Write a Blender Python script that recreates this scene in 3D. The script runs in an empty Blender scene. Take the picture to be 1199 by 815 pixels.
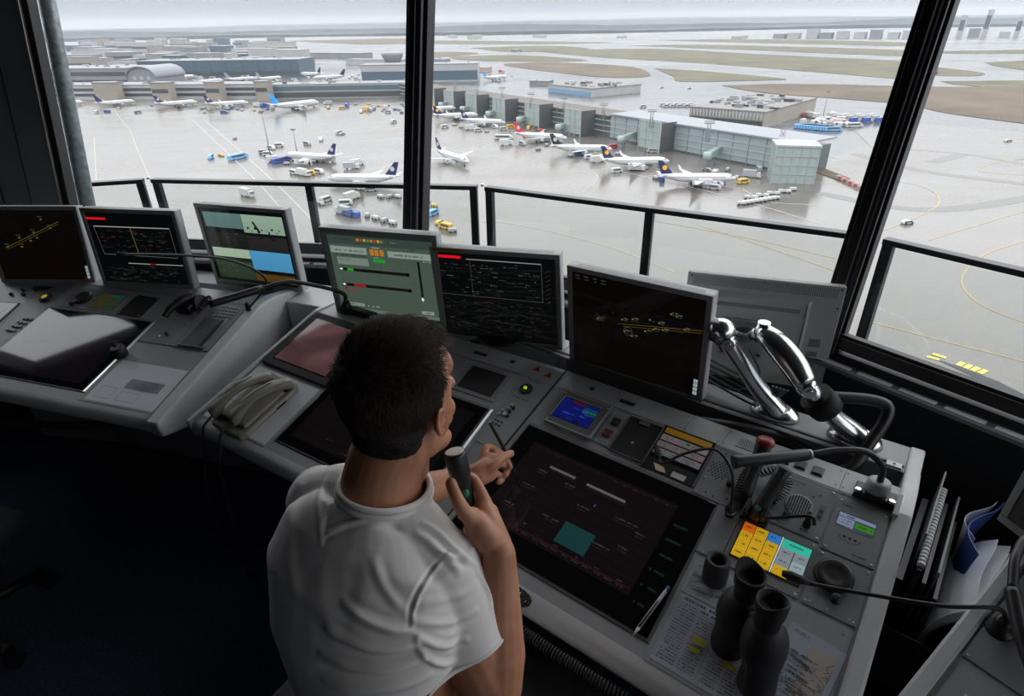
import bpy, bmesh, math, random
from mathutils import Vector, Matrix, Euler
R = math.radians
PI = math.pi
scene = bpy.context.scene
COL = scene.collection
# ------------------------------------------------------------------ camera
CAM_Z = 1.87
TOWER_H = 70.0                      # camera height above the apron
GZ = CAM_Z - TOWER_H                # apron level (tower floor = 0)
F_PX = 700.0
cam_d = bpy.data.cameras.new('camera')
cam = bpy.data.objects.new('camera', cam_d)
COL.objects.link(cam)
cam_d.sensor_width = 36.0
cam_d.lens = F_PX / 1199 * 36
cam_d.clip_start = 0.05
cam_d.clip_end = 60000
_p = math.atan((407.5 - 28.0) / F_PX)
_r = R(-0.9)
_fw = Vector((0, math.cos(_p), -math.sin(_p)))
_up = Vector((0, math.sin(_p), math.cos(_p)))
_rt = Vector((1, 0, 0))
_rt2 = _rt * math.cos(_r) + _up * math.sin(_r)
_up2 = -_rt * math.sin(_r) + _up * math.cos(_r)
m3 = Matrix((_rt2, _up2, -_fw)).transposed()
cam.matrix_world = Matrix.Translation((0, 0, CAM_Z)) @ m3.to_4x4()
scene.camera = cam
scene.view_settings.view_transform = 'Standard'
scene.view_settings.look = 'None'
scene.view_settings.exposure = 0.0
scene.view_settings.gamma = 1.0
scene.view_settings.use_curve_mapping = False

def pray(x, y):
    return _fw * F_PX + _rt2 * (x - 599.5) - _up2 * (y - 407.5)
def G(x, y, h=0.0):
    """point of the airfield seen at a photo pixel, h metres above the apron"""
    r = pray(x, y)
    return Vector((0, 0, CAM_Z)) + r * ((GZ + h - CAM_Z) / r.z)

# ------------------------------------------------------------------ materials
def s2l(c):
    return tuple((v / 12.92 if v <= .04045 else ((v + .055) / 1.055) ** 2.4) for v in c)
def rgb(r, g, b):
    return s2l((r / 255, g / 255, b / 255))
MATS = {}
def mat(name, col, rough=.5, metal=0.0, noise=None, bump=None, emit=None, spec=None, coat=0, alpha=None):
    if name in MATS: return MATS[name]
    m = bpy.data.materials.new(name); m.use_nodes = True
    nt = m.node_tree; b = nt.nodes['Principled BSDF']
    b.inputs['Base Color'].default_value = (*col, 1)
    b.inputs['Roughness'].default_value = rough
    b.inputs['Metallic'].default_value = metal
    if spec is not None: b.inputs['Specular IOR Level'].default_value = spec
    if coat: b.inputs['Coat Weight'].default_value = coat
    tc = None
    if noise or bump:
        tc = nt.nodes.new('ShaderNodeTexCoord')
    if noise:                        # (scale, amount, stretch)
        n = nt.nodes.new('ShaderNodeTexNoise'); n.inputs['Scale'].default_value = noise[0]
        n.inputs['Detail'].default_value = 6
        nt.links.new(tc.outputs['Object'], n.inputs['Vector'])
        r = nt.nodes.new('ShaderNodeValToRGB')
        a = noise[1]
        r.color_ramp.elements[0].position = .3; r.color_ramp.elements[1].position = .7
        r.color_ramp.elements[0].color = (*[c * (1 - a) for c in col], 1)
        r.color_ramp.elements[1].color = (*[min(1, c * (1 + a)) for c in col], 1)
        nt.links.new(n.outputs['Fac'], r.inputs['Fac'])
        nt.links.new(r.outputs['Color'], b.inputs['Base Color'])
    if bump:                         # (scale, strength, distance)
        n2 = nt.nodes.new('ShaderNodeTexNoise'); n2.inputs['Scale'].default_value = bump[0]
        n2.inputs['Detail'].default_value = 4
        nt.links.new(tc.outputs['Object'], n2.inputs['Vector'])
        bu = nt.nodes.new('ShaderNodeBump'); bu.inputs['Strength'].default_value = bump[1]
        bu.inputs['Distance'].default_value = bump[2]
        nt.links.new(n2.outputs['Fac'], bu.inputs['Height'])
        nt.links.new(bu.outputs['Normal'], b.inputs['Normal'])
    if emit:
        b.inputs['Emission Color'].default_value = (*emit[0], 1)
        b.inputs['Emission Strength'].default_value = emit[1]
    MATS[name] = m
    return m
def attr_mat(name, emissive, strength=1.0, rough=.4):
    if name in MATS: return MATS[name]
    m = bpy.data.materials.new(name); m.use_nodes = True
    nt = m.node_tree; b = nt.nodes['Principled BSDF']
    a = nt.nodes.new('ShaderNodeVertexColor'); a.layer_name = 'Col'
    b.inputs['Roughness'].default_value = rough
    if emissive:
        b.inputs['Base Color'].default_value = (.01, .01, .01, 1)
        nt.links.new(a.outputs['Color'], b.inputs['Emission Color'])
        b.inputs['Emission Strength'].default_value = strength
    else:
        nt.links.new(a.outputs['Color'], b.inputs['Base Color'])
    MATS[name] = m
    return m

M_desk = mat('desk_grey', (.31, .32, .325), .42, noise=(14, .06), bump=(400, .12, .0005))
M_desk_light = mat('desk_light_grey', (.56, .57, .58), .38, noise=(6, .05))
M_panel = mat('panel_grey', (.24, .245, .25), .45, noise=(30, .06))
M_panel_dark = mat('panel_dark_grey', (.105, .11, .115), .5)
M_black = mat('black_plastic', (.012, .012, .013), .45)
M_black_matt = mat('black_matt', (.010, .010, .011), .7)
M_rubber = mat('black_rubber', (.014, .014, .015), .62, bump=(300, .2, .0006))
M_glass_blk = mat('black_screen_glass', (.006, .006, .007), .06)
M_silver = mat('silver_trim', (.62, .63, .64), .3, 1.0)
M_chrome = mat('brushed_chrome', (.62, .63, .65), .22, 1.0, noise=(5, .12))
M_screw = mat('screw_steel', (.55, .56, .57), .35, 1.0)
M_mon = mat('monitor_housing', (.56, .57, .58), .42)
M_frame = mat('window_frame_black', (.008, .008, .009), .45)
M_white = mat('white_plastic', (.75, .75, .74), .4)
M_pix = attr_mat('screen_pixels', True, 1.0, .05)
M_print = attr_mat('printed_marks', False, rough=.5)
M_print_gl = attr_mat('printed_marks_under_gloss', False, rough=.22)

# ------------------------------------------------------------------ mesh helpers
def tag(o, label=None, cat=None, group=None, kind=None):
    if label: o['label'] = label
    if cat: o['category'] = cat
    if group: o['group'] = group
    if kind: o['kind'] = kind
    return o
def thing(name, label, cat, M=None, group=None, loc=None, rotz=0):
    o = bpy.data.objects.new(name, None); COL.objects.link(o)
    o.empty_display_size = .05
    if M is not None: o.matrix_world = M
    elif loc is not None:
        o.location = loc; o.rotation_euler = (0, 0, rotz)
    return tag(o, label, cat, group)
def obj(name, bm, m, parent=None, M=None, bev=0, smooth=None, sub=0):
    me = bpy.data.meshes.new(name)
    if smooth:
        for f in bm.faces: f.smooth = True
    bm.normal_update()
    bm.to_mesh(me); bm.free()
    o = bpy.data.objects.new(name, me); COL.objects.link(o)
    if isinstance(m, (list, tuple)):
        for k in m: me.materials.append(k)
    else: me.materials.append(m)
    if parent is not None: o.parent = parent
    if M is not None: o.matrix_world = M
    if smooth and smooth is not True:
        es = o.modifiers.new('es', 'EDGE_SPLIT'); es.split_angle = R(smooth)
    if bev:
        b = o.modifiers.new('bev', 'BEVEL'); b.width = bev; b.segments = 2; b.limit_method = 'ANGLE'; b.angle_limit = R(40)
        b.harden_normals = False
    if sub:
        s = o.modifiers.new('sub', 'SUBSURF'); s.levels = sub; s.render_levels = sub
    return o
def T(x, y, z): return Matrix.Translation((x, y, z))
def box(bm, c, s, rot=None, mi=0):
    M = T(*c)
    if rot is not None: M = M @ rot.to_4x4()
    r = bmesh.ops.create_cube(bm, size=1, matrix=M @ Matrix.Diagonal((s[0], s[1], s[2], 1)))
    if mi:
        for v in r['verts']:
            for f in v.link_faces: f.material_index = mi
    return r['verts']
def box2(bm, x0, x1, y0, y1, z0, z1, mi=0):
    return box(bm, ((x0 + x1) / 2, (y0 + y1) / 2, (z0 + z1) / 2), (abs(x1 - x0), abs(y1 - y0), abs(z1 - z0)), None, mi)
def prism(bm, poly, a0, a1, axis='x'):
    """extrude a 2-D polygon along an axis; axis x: poly is (y,z); y: (x,z); z: (x,y)"""
    def P(p, a):
        return {'x': (a, p[0], p[1]), 'y': (p[0], a, p[1]), 'z': (p[0], p[1], a)}[axis]
    lo = [bm.verts.new(P(p, a0)) for p in poly]; hi = [bm.verts.new(P(p, a1)) for p in poly]
    n = len(poly); fs = []
    fs.append(bm.faces.new(lo)); fs.append(bm.faces.new(hi[::-1]))
    for i in range(n):
        fs.append(bm.faces.new((lo[i], hi[i], hi[(i + 1) % n], lo[(i + 1) % n])))
    bmesh.ops.recalc_face_normals(bm, faces=fs)
    return fs
def frame_of(d):
    d = d.normalized()
    a = Vector((0, 0, 1)) if abs(d.z) < .9 else Vector((1, 0, 0))
    x = a.cross(d).normalized(); return x, d.cross(x)
def cyl(bm, p0, p1, r0, r1=None, seg=16, caps=True, mi=0):
    p0 = Vector(p0); p1 = Vector(p1); r1 = r0 if r1 is None else r1
    x, y = frame_of(p1 - p0)
    a = [bm.verts.new(p0 + (x * math.cos(2 * PI * i / seg) + y * math.sin(2 * PI * i / seg)) * r0) for i in range(seg)]
    b = [bm.verts.new(p1 + (x * math.cos(2 * PI * i / seg) + y * math.sin(2 * PI * i / seg)) * r1) for i in range(seg)]
    fs = [bm.faces.new((a[i], a[(i + 1) % seg], b[(i + 1) % seg], b[i])) for i in range(seg)]
    for f in fs: f.smooth = True
    if caps:
        fs += [bm.faces.new(a[::-1]), bm.faces.new(b)]
    for f in fs: f.material_index = mi
    return fs
def tube(bm, pts, rad, seg=10, caps=True, squash=None):
    pts = [Vector(p) for p in pts]; n = len(pts)
    rad = rad if isinstance(rad, (list, tuple)) else [rad] * n
    tans = []
    for i in range(n):
        d = (pts[min(i + 1, n - 1)] - pts[max(i - 1, 0)]); tans.append(d.normalized())
    x, _ = frame_of(tans[0]); rings = []
    for i in range(n):
        t = tans[i]; x = (x - t * x.dot(t)).normalized(); y = t.cross(x)
        sq = squash[i] if squash else 1
        rings.append([bm.verts.new(pts[i] + (x * math.cos(2 * PI * k / seg) + y * math.sin(2 * PI * k / seg) * sq) * rad[i]) for k in range(seg)])
    for i in range(n - 1):
        for k in range(seg):
            f = bm.faces.new((rings[i][k], rings[i][(k + 1) % seg], rings[i + 1][(k + 1) % seg], rings[i + 1][k])); f.smooth = True
    if caps:
        bm.faces.new(rings[0][::-1]); bm.faces.new(rings[-1])
    return rings
def spline(pts, n=8):
    """Catmull-Rom through the points"""
    P = [Vector(p) for p in pts]; P = [P[0] * 2 - P[1]] + P + [P[-1] * 2 - P[-2]]
    out = []
    for i in range(1, len(P) - 2):
        for k in range(n):
            t = k / n
            out.append(.5 * ((2 * P[i]) + (-P[i - 1] + P[i + 1]) * t + (2 * P[i - 1] - 5 * P[i] + 4 * P[i + 1] - P[i + 2]) * t * t
                             + (-P[i - 1] + 3 * P[i] - 3 * P[i + 1] + P[i + 2]) * t ** 3))
    out.append(P[-2]); return out
def lathe(bm, prof, seg=24, M=None, close=True):
    rings = []
    for r, z in prof:
        rings.append([bm.verts.new((r * math.cos(2 * PI * k / seg), r * math.sin(2 * PI * k / seg), z)) for k in range(seg)])
    fs = []
    for i in range(len(prof) - 1):
        for k in range(seg):
            f = bm.faces.new((rings[i][k], rings[i][(k + 1) % seg], rings[i + 1][(k + 1) % seg], rings[i + 1][k])); f.smooth = True; fs.append(f)
    if close:
        bm.faces.new(rings[0][::-1]); bm.faces.new(rings[-1])
    if M is not None:
        bmesh.ops.transform(bm, matrix=M, verts=[v for r in rings for v in r])
    return fs
def sphere(bm, c, s, rot=None, u=20, v=14):
    M = T(*c)
    if rot is not None: M = M @ rot.to_4x4()
    sc = s if isinstance(s, (tuple, list)) else (s, s, s)
    r = bmesh.ops.create_uvsphere(bm, u_segments=u, v_segments=v, radius=1, matrix=M @ Matrix.Diagonal((*sc, 1)))
    for vv in r['verts']:
        for f in vv.link_faces: f.smooth = True
    return r['verts']
def xform(bm, M):
    bmesh.ops.transform(bm, matrix=M, verts=bm.verts[:])

class Marks:
    """coloured flat marks (print, or pixels of a lit screen) lying on a surface given by a frame"""
    def __init__(s): s.q = []
    def quad(s, pts, col): s.q.append((pts, col))
    def rect(s, x0, y0, x1, y1, col, a=0.0):
        if a:
            cx, cy = (x0 + x1) / 2, (y0 + y1) / 2; c_, s_ = math.cos(a), math.sin(a)
            P = [(cx + (x - cx) * c_ - (y - cy) * s_, cy + (x - cx) * s_ + (y - cy) * c_) for x, y in ((x0, y0), (x1, y0), (x1, y1), (x0, y1))]
        else: P = [(x0, y0), (x1, y0), (x1, y1), (x0, y1)]
        s.q.append((P, col))
    def line(s, a, b, w, col):
        d = Vector((b[0] - a[0], b[1] - a[1]))
        if d.length == 0: return
        n = Vector((-d.y, d.x)).normalized() * (w / 2)
        s.q.append(([(a[0] - n.x, a[1] - n.y), (b[0] - n.x, b[1] - n.y), (b[0] + n.x, b[1] + n.y), (a[0] + n.x, a[1] + n.y)], col))
    def path(s, pts, w, col):
        for i in range(len(pts) - 1): s.line(pts[i], pts[i + 1], w, col)
    def disc(s, x, y, r, col, n=16, ry=None):
        ry = ry or r
        s.q.append(([(x + r * math.cos(2 * PI * k / n), y + ry * math.sin(2 * PI * k / n)) for k in range(n)], col))
    def textish(s, x, y, w, h, col, rnd, fill=.75):
        """a line too small to read: short strokes"""
        cx = x
        while cx < x + w:
            d = h * rnd.uniform(.3, .9)
            if rnd.random() < fill: s.rect(cx, y, min(cx + d, x + w), y + h, col)
            cx += d + h * .25
    def build(s, name, fn, m, parent, step=2e-5, n0=0.0):
        """fn(x, y, height) -> 3-D local point"""
        verts, faces, cols = [], [], []
        for i, (P, c) in enumerate(s.q):
            b = len(verts); h = n0 + step * i
            verts += [fn(x, y, h) for x, y in P]; faces.append(list(range(b, b + len(P)))); cols.append((c, len(P)))
        me = bpy.data.meshes.new(name); me.from_pydata([tuple(v) for v in verts], [], faces)
        ca = me.color_attributes.new('Col', 'BYTE_COLOR', 'CORNER')
        k = 0
        for c, n in cols:
            for _ in range(n):
                ca.data[k].color = (*c, 1); k += 1
        o = bpy.data.objects.new(name, me); COL.objects.link(o); me.materials.append(m)
        if parent is not None: o.parent = parent
        return o
def text_mesh(bm_name, s, size, m, parent, M):
    cu = bpy.data.curves.new(bm_name, 'FONT'); cu.body = s; cu.size = size; cu.align_x = 'CENTER'; cu.align_y = 'CENTER'
    tmp = bpy.data.objects.new('tmp', cu)
    COL.objects.link(tmp)
    dg = bpy.context.evaluated_depsgraph_get(); dg.update()
    me = bpy.data.meshes.new_from_object(tmp.evaluated_get(dg))
    bpy.data.objects.remove(tmp)
    o = bpy.data.objects.new(bm_name, me); COL.objects.link(o); me.materials.clear(); me.materials.append(m)
    o.parent = parent; o.matrix_local = M
    return o
def copy_tree(o, parent=None):
    c = o.copy(); COL.objects.link(c)
    if parent is not None: c.parent = parent
    for ch in list(o.children): copy_tree(ch, c)
    return c
# ================================================================== sky and daylight
world = bpy.data.worlds.new('overcast_sky'); scene.world = world; world.use_nodes = True
nt = world.node_tree; nt.nodes.clear()
out = nt.nodes.new('ShaderNodeOutputWorld'); bg = nt.nodes.new('ShaderNodeBackground')
tc = nt.nodes.new('ShaderNodeTexCoord'); sep = nt.nodes.new('ShaderNodeSeparateXYZ')
ramp = nt.nodes.new('ShaderNodeValToRGB')
nt.links.new(tc.outputs['Generated'], sep.inputs[0]); nt.links.new(sep.outputs['Z'], ramp.inputs['Fac'])
cr = ramp.color_ramp
cr.elements[0].position = 0.0; cr.elements[0].color = (.45, .49, .565, 1)
cr.elements[1].position = .95; cr.elements[1].color = (3.0, 3.0, 3.05, 1)
e = cr.elements.new(.05); e.color = (.50, .525, .59, 1)
e = cr.elements.new(.09); e.color = (.72, .74, .81, 1)
e = cr.elements.new(.17); e.color = (1.9, 1.94, 2.02, 1)
e = cr.elements.new(.30); e.color = (2.8, 2.82, 2.9, 1)
noi = nt.nodes.new('ShaderNodeTexNoise'); noi.inputs['Scale'].default_value = 2.2; noi.inputs['Detail'].default_value = 5
mp = nt.nodes.new('ShaderNodeMapping'); mp.inputs['Scale'].default_value = (1, 1, 5)
nt.links.new(tc.outputs['Generated'], mp.inputs[0]); nt.links.new(mp.outputs[0], noi.inputs['Vector'])
mr = nt.nodes.new('ShaderNodeMapRange'); mr.inputs['To Min'].default_value = .93; mr.inputs['To Max'].default_value = 1.07
nt.links.new(noi.outputs['Fac'], mr.inputs['Value'])
mx = nt.nodes.new('ShaderNodeVectorMath'); mx.operation = 'SCALE'
nt.links.new(ramp.outputs['Color'], mx.inputs[0]); nt.links.new(mr.outputs[0], mx.inputs['Scale'])
nt.links.new(mx.outputs[0], bg.inputs['Color']); bg.inputs['Strength'].default_value = 1.0
nt.links.new(bg.outputs[0], out.inputs['Surface'])

# ================================================================== cab of the tower
CC = Vector((-1.97, -1.59, 0)); RC = 4.49; SILL = .95; LEAN = math.tan(R(14)); TOPZ = 3.0
ANG = [47.9 + .3 + 22.4 * k for k in range(-3, 13)]
ANG = [48.3 - 22.2 * 3, 48.3 - 22.2 * 2, 48.3 - 22.2, 47.75, 69.95, 92.45] + [92.45 + 22.7 * k for k in range(1, 11)]
def corner(a, h, r0=RC, lean=True):
    r = r0 + ((h - SILL) * LEAN if lean and h > SILL else 0)
    return Vector((CC.x + r * math.cos(R(a)), CC.y + r * math.sin(R(a)), h))
def struct(name, bm, m, **k):
    o = obj(name, bm, m, **k); o['kind'] = 'structure'; return o
M_floor = mat('blue_carpet', (.058, .090, .13), .95, noise=(120, .5), bump=(500, .5, .002))
M_ceil = mat('dark_ceiling', (.06, .06, .06), .8)
M_wall = mat('dark_wall_panel', (.022, .026, .028), .55)
M_col = mat('anthracite_panel', (.10, .118, .13), .5, noise=(3, .05))
M_sill = mat('sill_metal', (.16, .175, .19), .35, .6)

bm = bmesh.new(); n = len(ANG)
vs = [bm.verts.new(corner(a, 0, RC + .1, False)) for a in ANG]; bm.faces.new(vs)
r = bmesh.ops.extrude_face_region(bm, geom=bm.faces[:]); bmesh.ops.translate(bm, verts=[v for v in r['geom'] if isinstance(v, bmesh.types.BMVert)], vec=(0, 0, -.2))
bmesh.ops.recalc_face_normals(bm, faces=bm.faces[:])
struct('floor', bm, M_floor)
bm = bmesh.new()
vs = [bm.verts.new(corner(a, TOPZ, RC + .5)) for a in ANG]; bm.faces.new(vs)
r = bmesh.ops.extrude_face_region(bm, geom=bm.faces[:]); bmesh.ops.translate(bm, verts=[v for v in r['geom'] if isinstance(v, bmesh.types.BMVert)], vec=(0, 0, .25))
bmesh.ops.recalc_face_normals(bm, faces=bm.faces[:])
struct('ceiling', bm, M_ceil)
def glass_mix(nt, mxs):
    lw = nt.nodes.new('ShaderNodeLayerWeight'); lw.inputs['Blend'].default_value = .5
    pw = nt.nodes.new('ShaderNodeMath'); pw.operation = 'POWER'; pw.inputs[1].default_value = 4.0
    ma = nt.nodes.new('ShaderNodeMath'); ma.operation = 'MULTIPLY_ADD'; ma.inputs[1].default_value = .75; ma.inputs[2].default_value = .045
    nt.links.new(lw.outputs['Facing'], pw.inputs[0]); nt.links.new(pw.outputs[0], ma.inputs[0]); nt.links.new(ma.outputs[0], mxs.inputs[0])
M_glass = bpy.data.materials.new('window_glass'); M_glass.use_nodes = True
nt = M_glass.node_tree; nt.nodes.clear()
o_ = nt.nodes.new('ShaderNodeOutputMaterial'); tr = nt.nodes.new('ShaderNodeBsdfTransparent'); gl = nt.nodes.new('ShaderNodeBsdfGlossy')
tr.inputs[0].default_value = (.93, .955, .95, 1); gl.inputs['Roughness'].default_value = .02
mxs = nt.nodes.new('ShaderNodeMixShader')
glass_mix(nt, mxs); nt.links.new(tr.outputs[0], mxs.inputs[1]); nt.links.new(gl.outputs[0], mxs.inputs[2])
nt.links.new(mxs.outputs[0], o_.inputs['Surface'])

SOLID = 5                           # the facet left of the galvanised pole is closed
FACET = {2: 'right', 3: 'front_right', 4: 'front_left', 5: 'left'}
for i in range(n):
    a0, a1 = ANG[i], ANG[(i + 1) % n]
    if i == n - 1: a1 += 360
    nm = FACET.get(i, 'back_%d' % i)
    # breast wall below the sill
    bm = bmesh.new()
    P = [corner(a0, 0, RC, False), corner(a1, 0, RC, False), corner(a1, 0, RC + .12, False), corner(a0, 0, RC + .12, False)]
    lo = [bm.verts.new(p) for p in P]; hi = [bm.verts.new(p + Vector((0, 0, SILL - .045))) for p in P]
    for k in range(4): bm.faces.new((lo[k], lo[(k + 1) % 4], hi[(k + 1) % 4], hi[k]))
    bm.faces.new(lo[::-1]); bm.faces.new(hi)
    bmesh.ops.recalc_face_normals(bm, faces=bm.faces[:])
    struct('wall_' + nm, bm, M_wall)
    c0, c1 = corner(a0, SILL), corner(a1, SILL); d = (c1 - c0).normalized(); nrm = Vector((d.y, -d.x, 0))
    if nrm.dot(c0 - CC) < 0: nrm = -nrm
    L = (c1 - c0).length
    if (i > SOLID and i < 16):  # unseen rear walls added to keep daylight off the man's back
        bm = bmesh.new(); q = [corner(a0, SILL - .045), corner(a1, SILL - .045), corner(a1, TOPZ), corner(a0, TOPZ)]
        lo = [bm.verts.new(p) for p in q]; hi = [bm.verts.new(p + nrm * .1) for p in q]
        for k in range(4): bm.faces.new((lo[k], lo[(k + 1) % 4], hi[(k + 1) % 4], hi[k]))
        bm.faces.new(lo[::-1]); bm.faces.new(hi); bmesh.ops.recalc_face_normals(bm, faces=bm.faces[:])
        struct('wall_shade_added_%d' % i, bm, M_col); continue
    if i == SOLID:
        bm = bmesh.new()
        A, B = corner(a0, SILL - .04, RC), corner(a1, SILL - .04, RC); A2, B2 = corner(a0, TOPZ, RC), corner(a1, TOPZ, RC)
        # slab with a raised border strip and seams
        def slab(u0, u1, off, th, z0=0., z1=1.):
            q = []
            for u, z in ((u0, z0), (u1, z0), (u1, z1), (u0, z1)):
                q.append(A.lerp(B, u).lerp(A2.lerp(B2, u), z) - nrm * off)
            lo = [bm.verts.new(p) for p in q]; hi = [bm.verts.new(p + nrm * th) for p in q]
            for k in range(4): bm.faces.new((lo[k], lo[(k + 1) % 4], hi[(k + 1) % 4], hi[k]))
            bm.faces.new(lo[::-1]); bm.faces.new(hi)
        slab(0.02, .26, 0, .1); slab(.02, .085, .03, .03); slab(.088, .15, .022, .03); slab(.155, .26, .022, .03, .22, 1); slab(.155, .26, .03, .03, 0, .2); slab(.26, 1, .0, .1, .60, 1); slab(.72, 1, .0, .1, 0, .6)  # last two slabs: unseen, added to cut the window reflection in the left screen
        bmesh.ops.recalc_face_normals(bm, faces=bm.faces[:])
        struct('wall_left_panel', bm, M_col)
        bm = bmesh.new(); tube(bm, [A.lerp(B, .012) - nrm * .055, A2.lerp(B2, .012) - nrm * .055], .004, 8)
        struct('trim_1', bm, mat('trim_bronze', (.42, .36, .31), .35, .8))
        a0 = None
    # window: frame rails and one pane
    if i == SOLID:
        c0 = corner(ANG[i], SILL).lerp(c1, .26); t0 = corner(ANG[i], TOPZ).lerp(corner(a1, TOPZ), .26); t1 = corner(a1, TOPZ); L = (c1 - c0).length
    else: t0, t1 = corner(a0, TOPZ), corner(a1, TOPZ)
    wt = bpy.data.objects.new('window_%d' % (i + 1), None); COL.objects.link(wt); wt['kind'] = 'structure'
    bm = bmesh.new()
    def rail(p, q, w, dpt):
        x, y = frame_of(q - p)
        tube_pts = (p, q)
        ax = (q - p).normalized(); up_ = ((t0 - c0).normalized()); side = up_.cross(ax).normalized()
        vs_ = []
        for pt in tube_pts:
            vs_.append([bm.verts.new(pt + up_ * (w * s1) + side * (dpt * s2)) for s1, s2 in ((-.5, -.5), (.5, -.5), (.5, .5), (-.5, .5))])
        for k in range(4): bm.faces.new((vs_[0][k], vs_[0][(k + 1) % 4], vs_[1][(k + 1) % 4], vs_[1][k]))
        bm.faces.new(vs_[0][::-1]); bm.faces.new(vs_[1])
    rail(c0, c1, .036, .09); rail(t0, t1, .12, .1)
    rail(c0 + Vector((0, 0, .022)), c1 + Vector((0, 0, .022)), .014, .05)
    bmesh.ops.recalc_face_normals(bm, faces=bm.faces[:])
    obj('window_frame', bm, M_frame, wt)
    bm = bmesh.new()
    g = [bm.verts.new(p + nrm * .02) for p in (c0, c1, t1, t0)]; bm.faces.new(g)
    obj('pane', bm, M_glass, wt)
    # grey metal sill strip with slots
    if i in (2, 3, 4):
        bm = bmesh.new(); q0, q1 = c0 - nrm * .085, c1 - nrm * .085
        q0.z = q1.z = SILL - .045
        rz = Matrix.Rotation(math.atan2(d.y, d.x), 3, 'Z')
        box(bm, (q0 + q1) / 2, (L * .99, .05, .012), rz)
        obj('sill_ledge', bm, M_sill, wt)
        bm = bmesh.new(); k = 0; st = .12
        while (k + 1) * st < L:
            p = q0 + d * (k + .5) * st + Vector((0, 0, .0065)); box(bm, p, (.098, .022, .003), rz); k += 1
        obj('air_slots', bm, mat('slot_grey', (.62, .65, .68), .4), wt)
# mullions
for i, a in enumerate(ANG):
    p0, p1 = corner(a, SILL - .04), corner(a, TOPZ)
    er = Vector((math.cos(R(a)), math.sin(R(a)), 0)); et = Vector((-er.y, er.x, 0))
    ax = (p1 - p0).normalized(); er2 = et.cross(ax).normalized()
    bm = bmesh.new()
    def bar(w, dp, off, so=0.):
        vs_ = []
        for pt in (p0, p1):
            vs_.append([bm.verts.new(pt + et * (w * s1 / 2 + so) + er2 * (dp * s2 / 2 + off)) for s1, s2 in ((-1, -1), (1, -1), (1, 1), (-1, 1))])
        for k in range(4): bm.faces.new((vs_[0][k], vs_[0][(k + 1) % 4], vs_[1][(k + 1) % 4], vs_[1][k]))
        bm.faces.new(vs_[0][::-1]); bm.faces.new(vs_[1])
    W = .074 if i not in (5, 6) else .03
    s_ = 1 if er2.dot(er) > 0 else -1
    bar(W, .07, 0)
    if i != 5: bar(W * .55, .05, -s_ * .055, W * .1); bar(.012, .02, -s_ * .07, -W * .33); bar(.012, .03, -s_ * .06, W * .47)
    bmesh.ops.recalc_face_normals(bm, faces=bm.faces[:])
    struct('trim_%d' % (i + 2), bm, M_frame, bev=.003)
    if i in (3, 4):
        bm = bmesh.new()
        tube(bm, [p0 - er2 * s_ * .0805 - et * W * .05, p1 - er2 * s_ * .0805 - et * W * .05], .0022, 6)
        struct('trim_%d' % (i + 20), bm, mat('frame_edge_metal', (.25, .25, .25), .4, .8))
# galvanised pole just outside the left corner
bm = bmesh.new()
a = ANG[5] - .05
q0, q1 = corner(a, .2, RC + .13), corner(a, TOPZ + .4, RC + .13)
q0 = corner(a, SILL, RC + .13) - (q1 - corner(a, SILL, RC + .13)).normalized() * .8
tube(bm, [q0, q1], .036, 20)
o = obj('galvanised_pole', bm, mat('galvanised_steel', (.30, .34, .36), .45, .35, noise=(35, .35)))
tag(o, 'leaning galvanised steel pole outside the left window corner', 'pole')

# ---- balcony outside: floor and framed glass railing
M_rail = mat('railing_anthracite', (.022, .027, .031), .35, .3)
bm = bmesh.new()
inn = [bm.verts.new(corner(a, -.05, RC + .13, False)) for a in ANG]; outr = [bm.verts.new(corner(a, -.05, 5.42, False)) for a in ANG]
for i in range(n):
    bm.faces.new((inn[i], outr[i], outr[(i + 1) % n], inn[(i + 1) % n]))
r = bmesh.ops.extrude_face_region(bm, geom=bm.faces[:]); bmesh.ops.translate(bm, verts=[v for v in r['geom'] if isinstance(v, bmesh.types.BMVert)], vec=(0, 0, -.25))
bmesh.ops.recalc_face_normals(bm, faces=bm.faces[:])
struct('trim_30', bm, mat('balcony_concrete', (.3, .3, .3), .8, noise=(8, .1)))
M_rglass = bpy.data.materials.new('railing_glass'); M_rglass.use_nodes = True
nt = M_rglass.node_tree; nt.nodes.clear()
o_ = nt.nodes.new('ShaderNodeOutputMaterial'); tr = nt.nodes.new('ShaderNodeBsdfTransparent'); gl = nt.nodes.new('ShaderNodeBsdfGlossy')
tr.inputs[0].default_value = (.86, .89, .875, 1); gl.inputs['Roughness'].default_value = .03
mxs = nt.nodes.new('ShaderNodeMixShader')
glass_mix(nt, mxs); nt.links.new(tr.outputs[0], mxs.inputs[1]); nt.links.new(gl.outputs[0], mxs.inputs[2])
nt.links.new(mxs.outputs[0], o_.inputs['Surface'])
RL = {2: 'dark metal balcony railing panel with glass, right of the right window post',
      3: 'dark metal balcony railing panel with glass, between the two window posts',
      4: 'dark metal balcony railing panel with glass, left of the middle window post',
      5: 'short piece of dark balcony railing beside the galvanised pole'}
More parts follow.
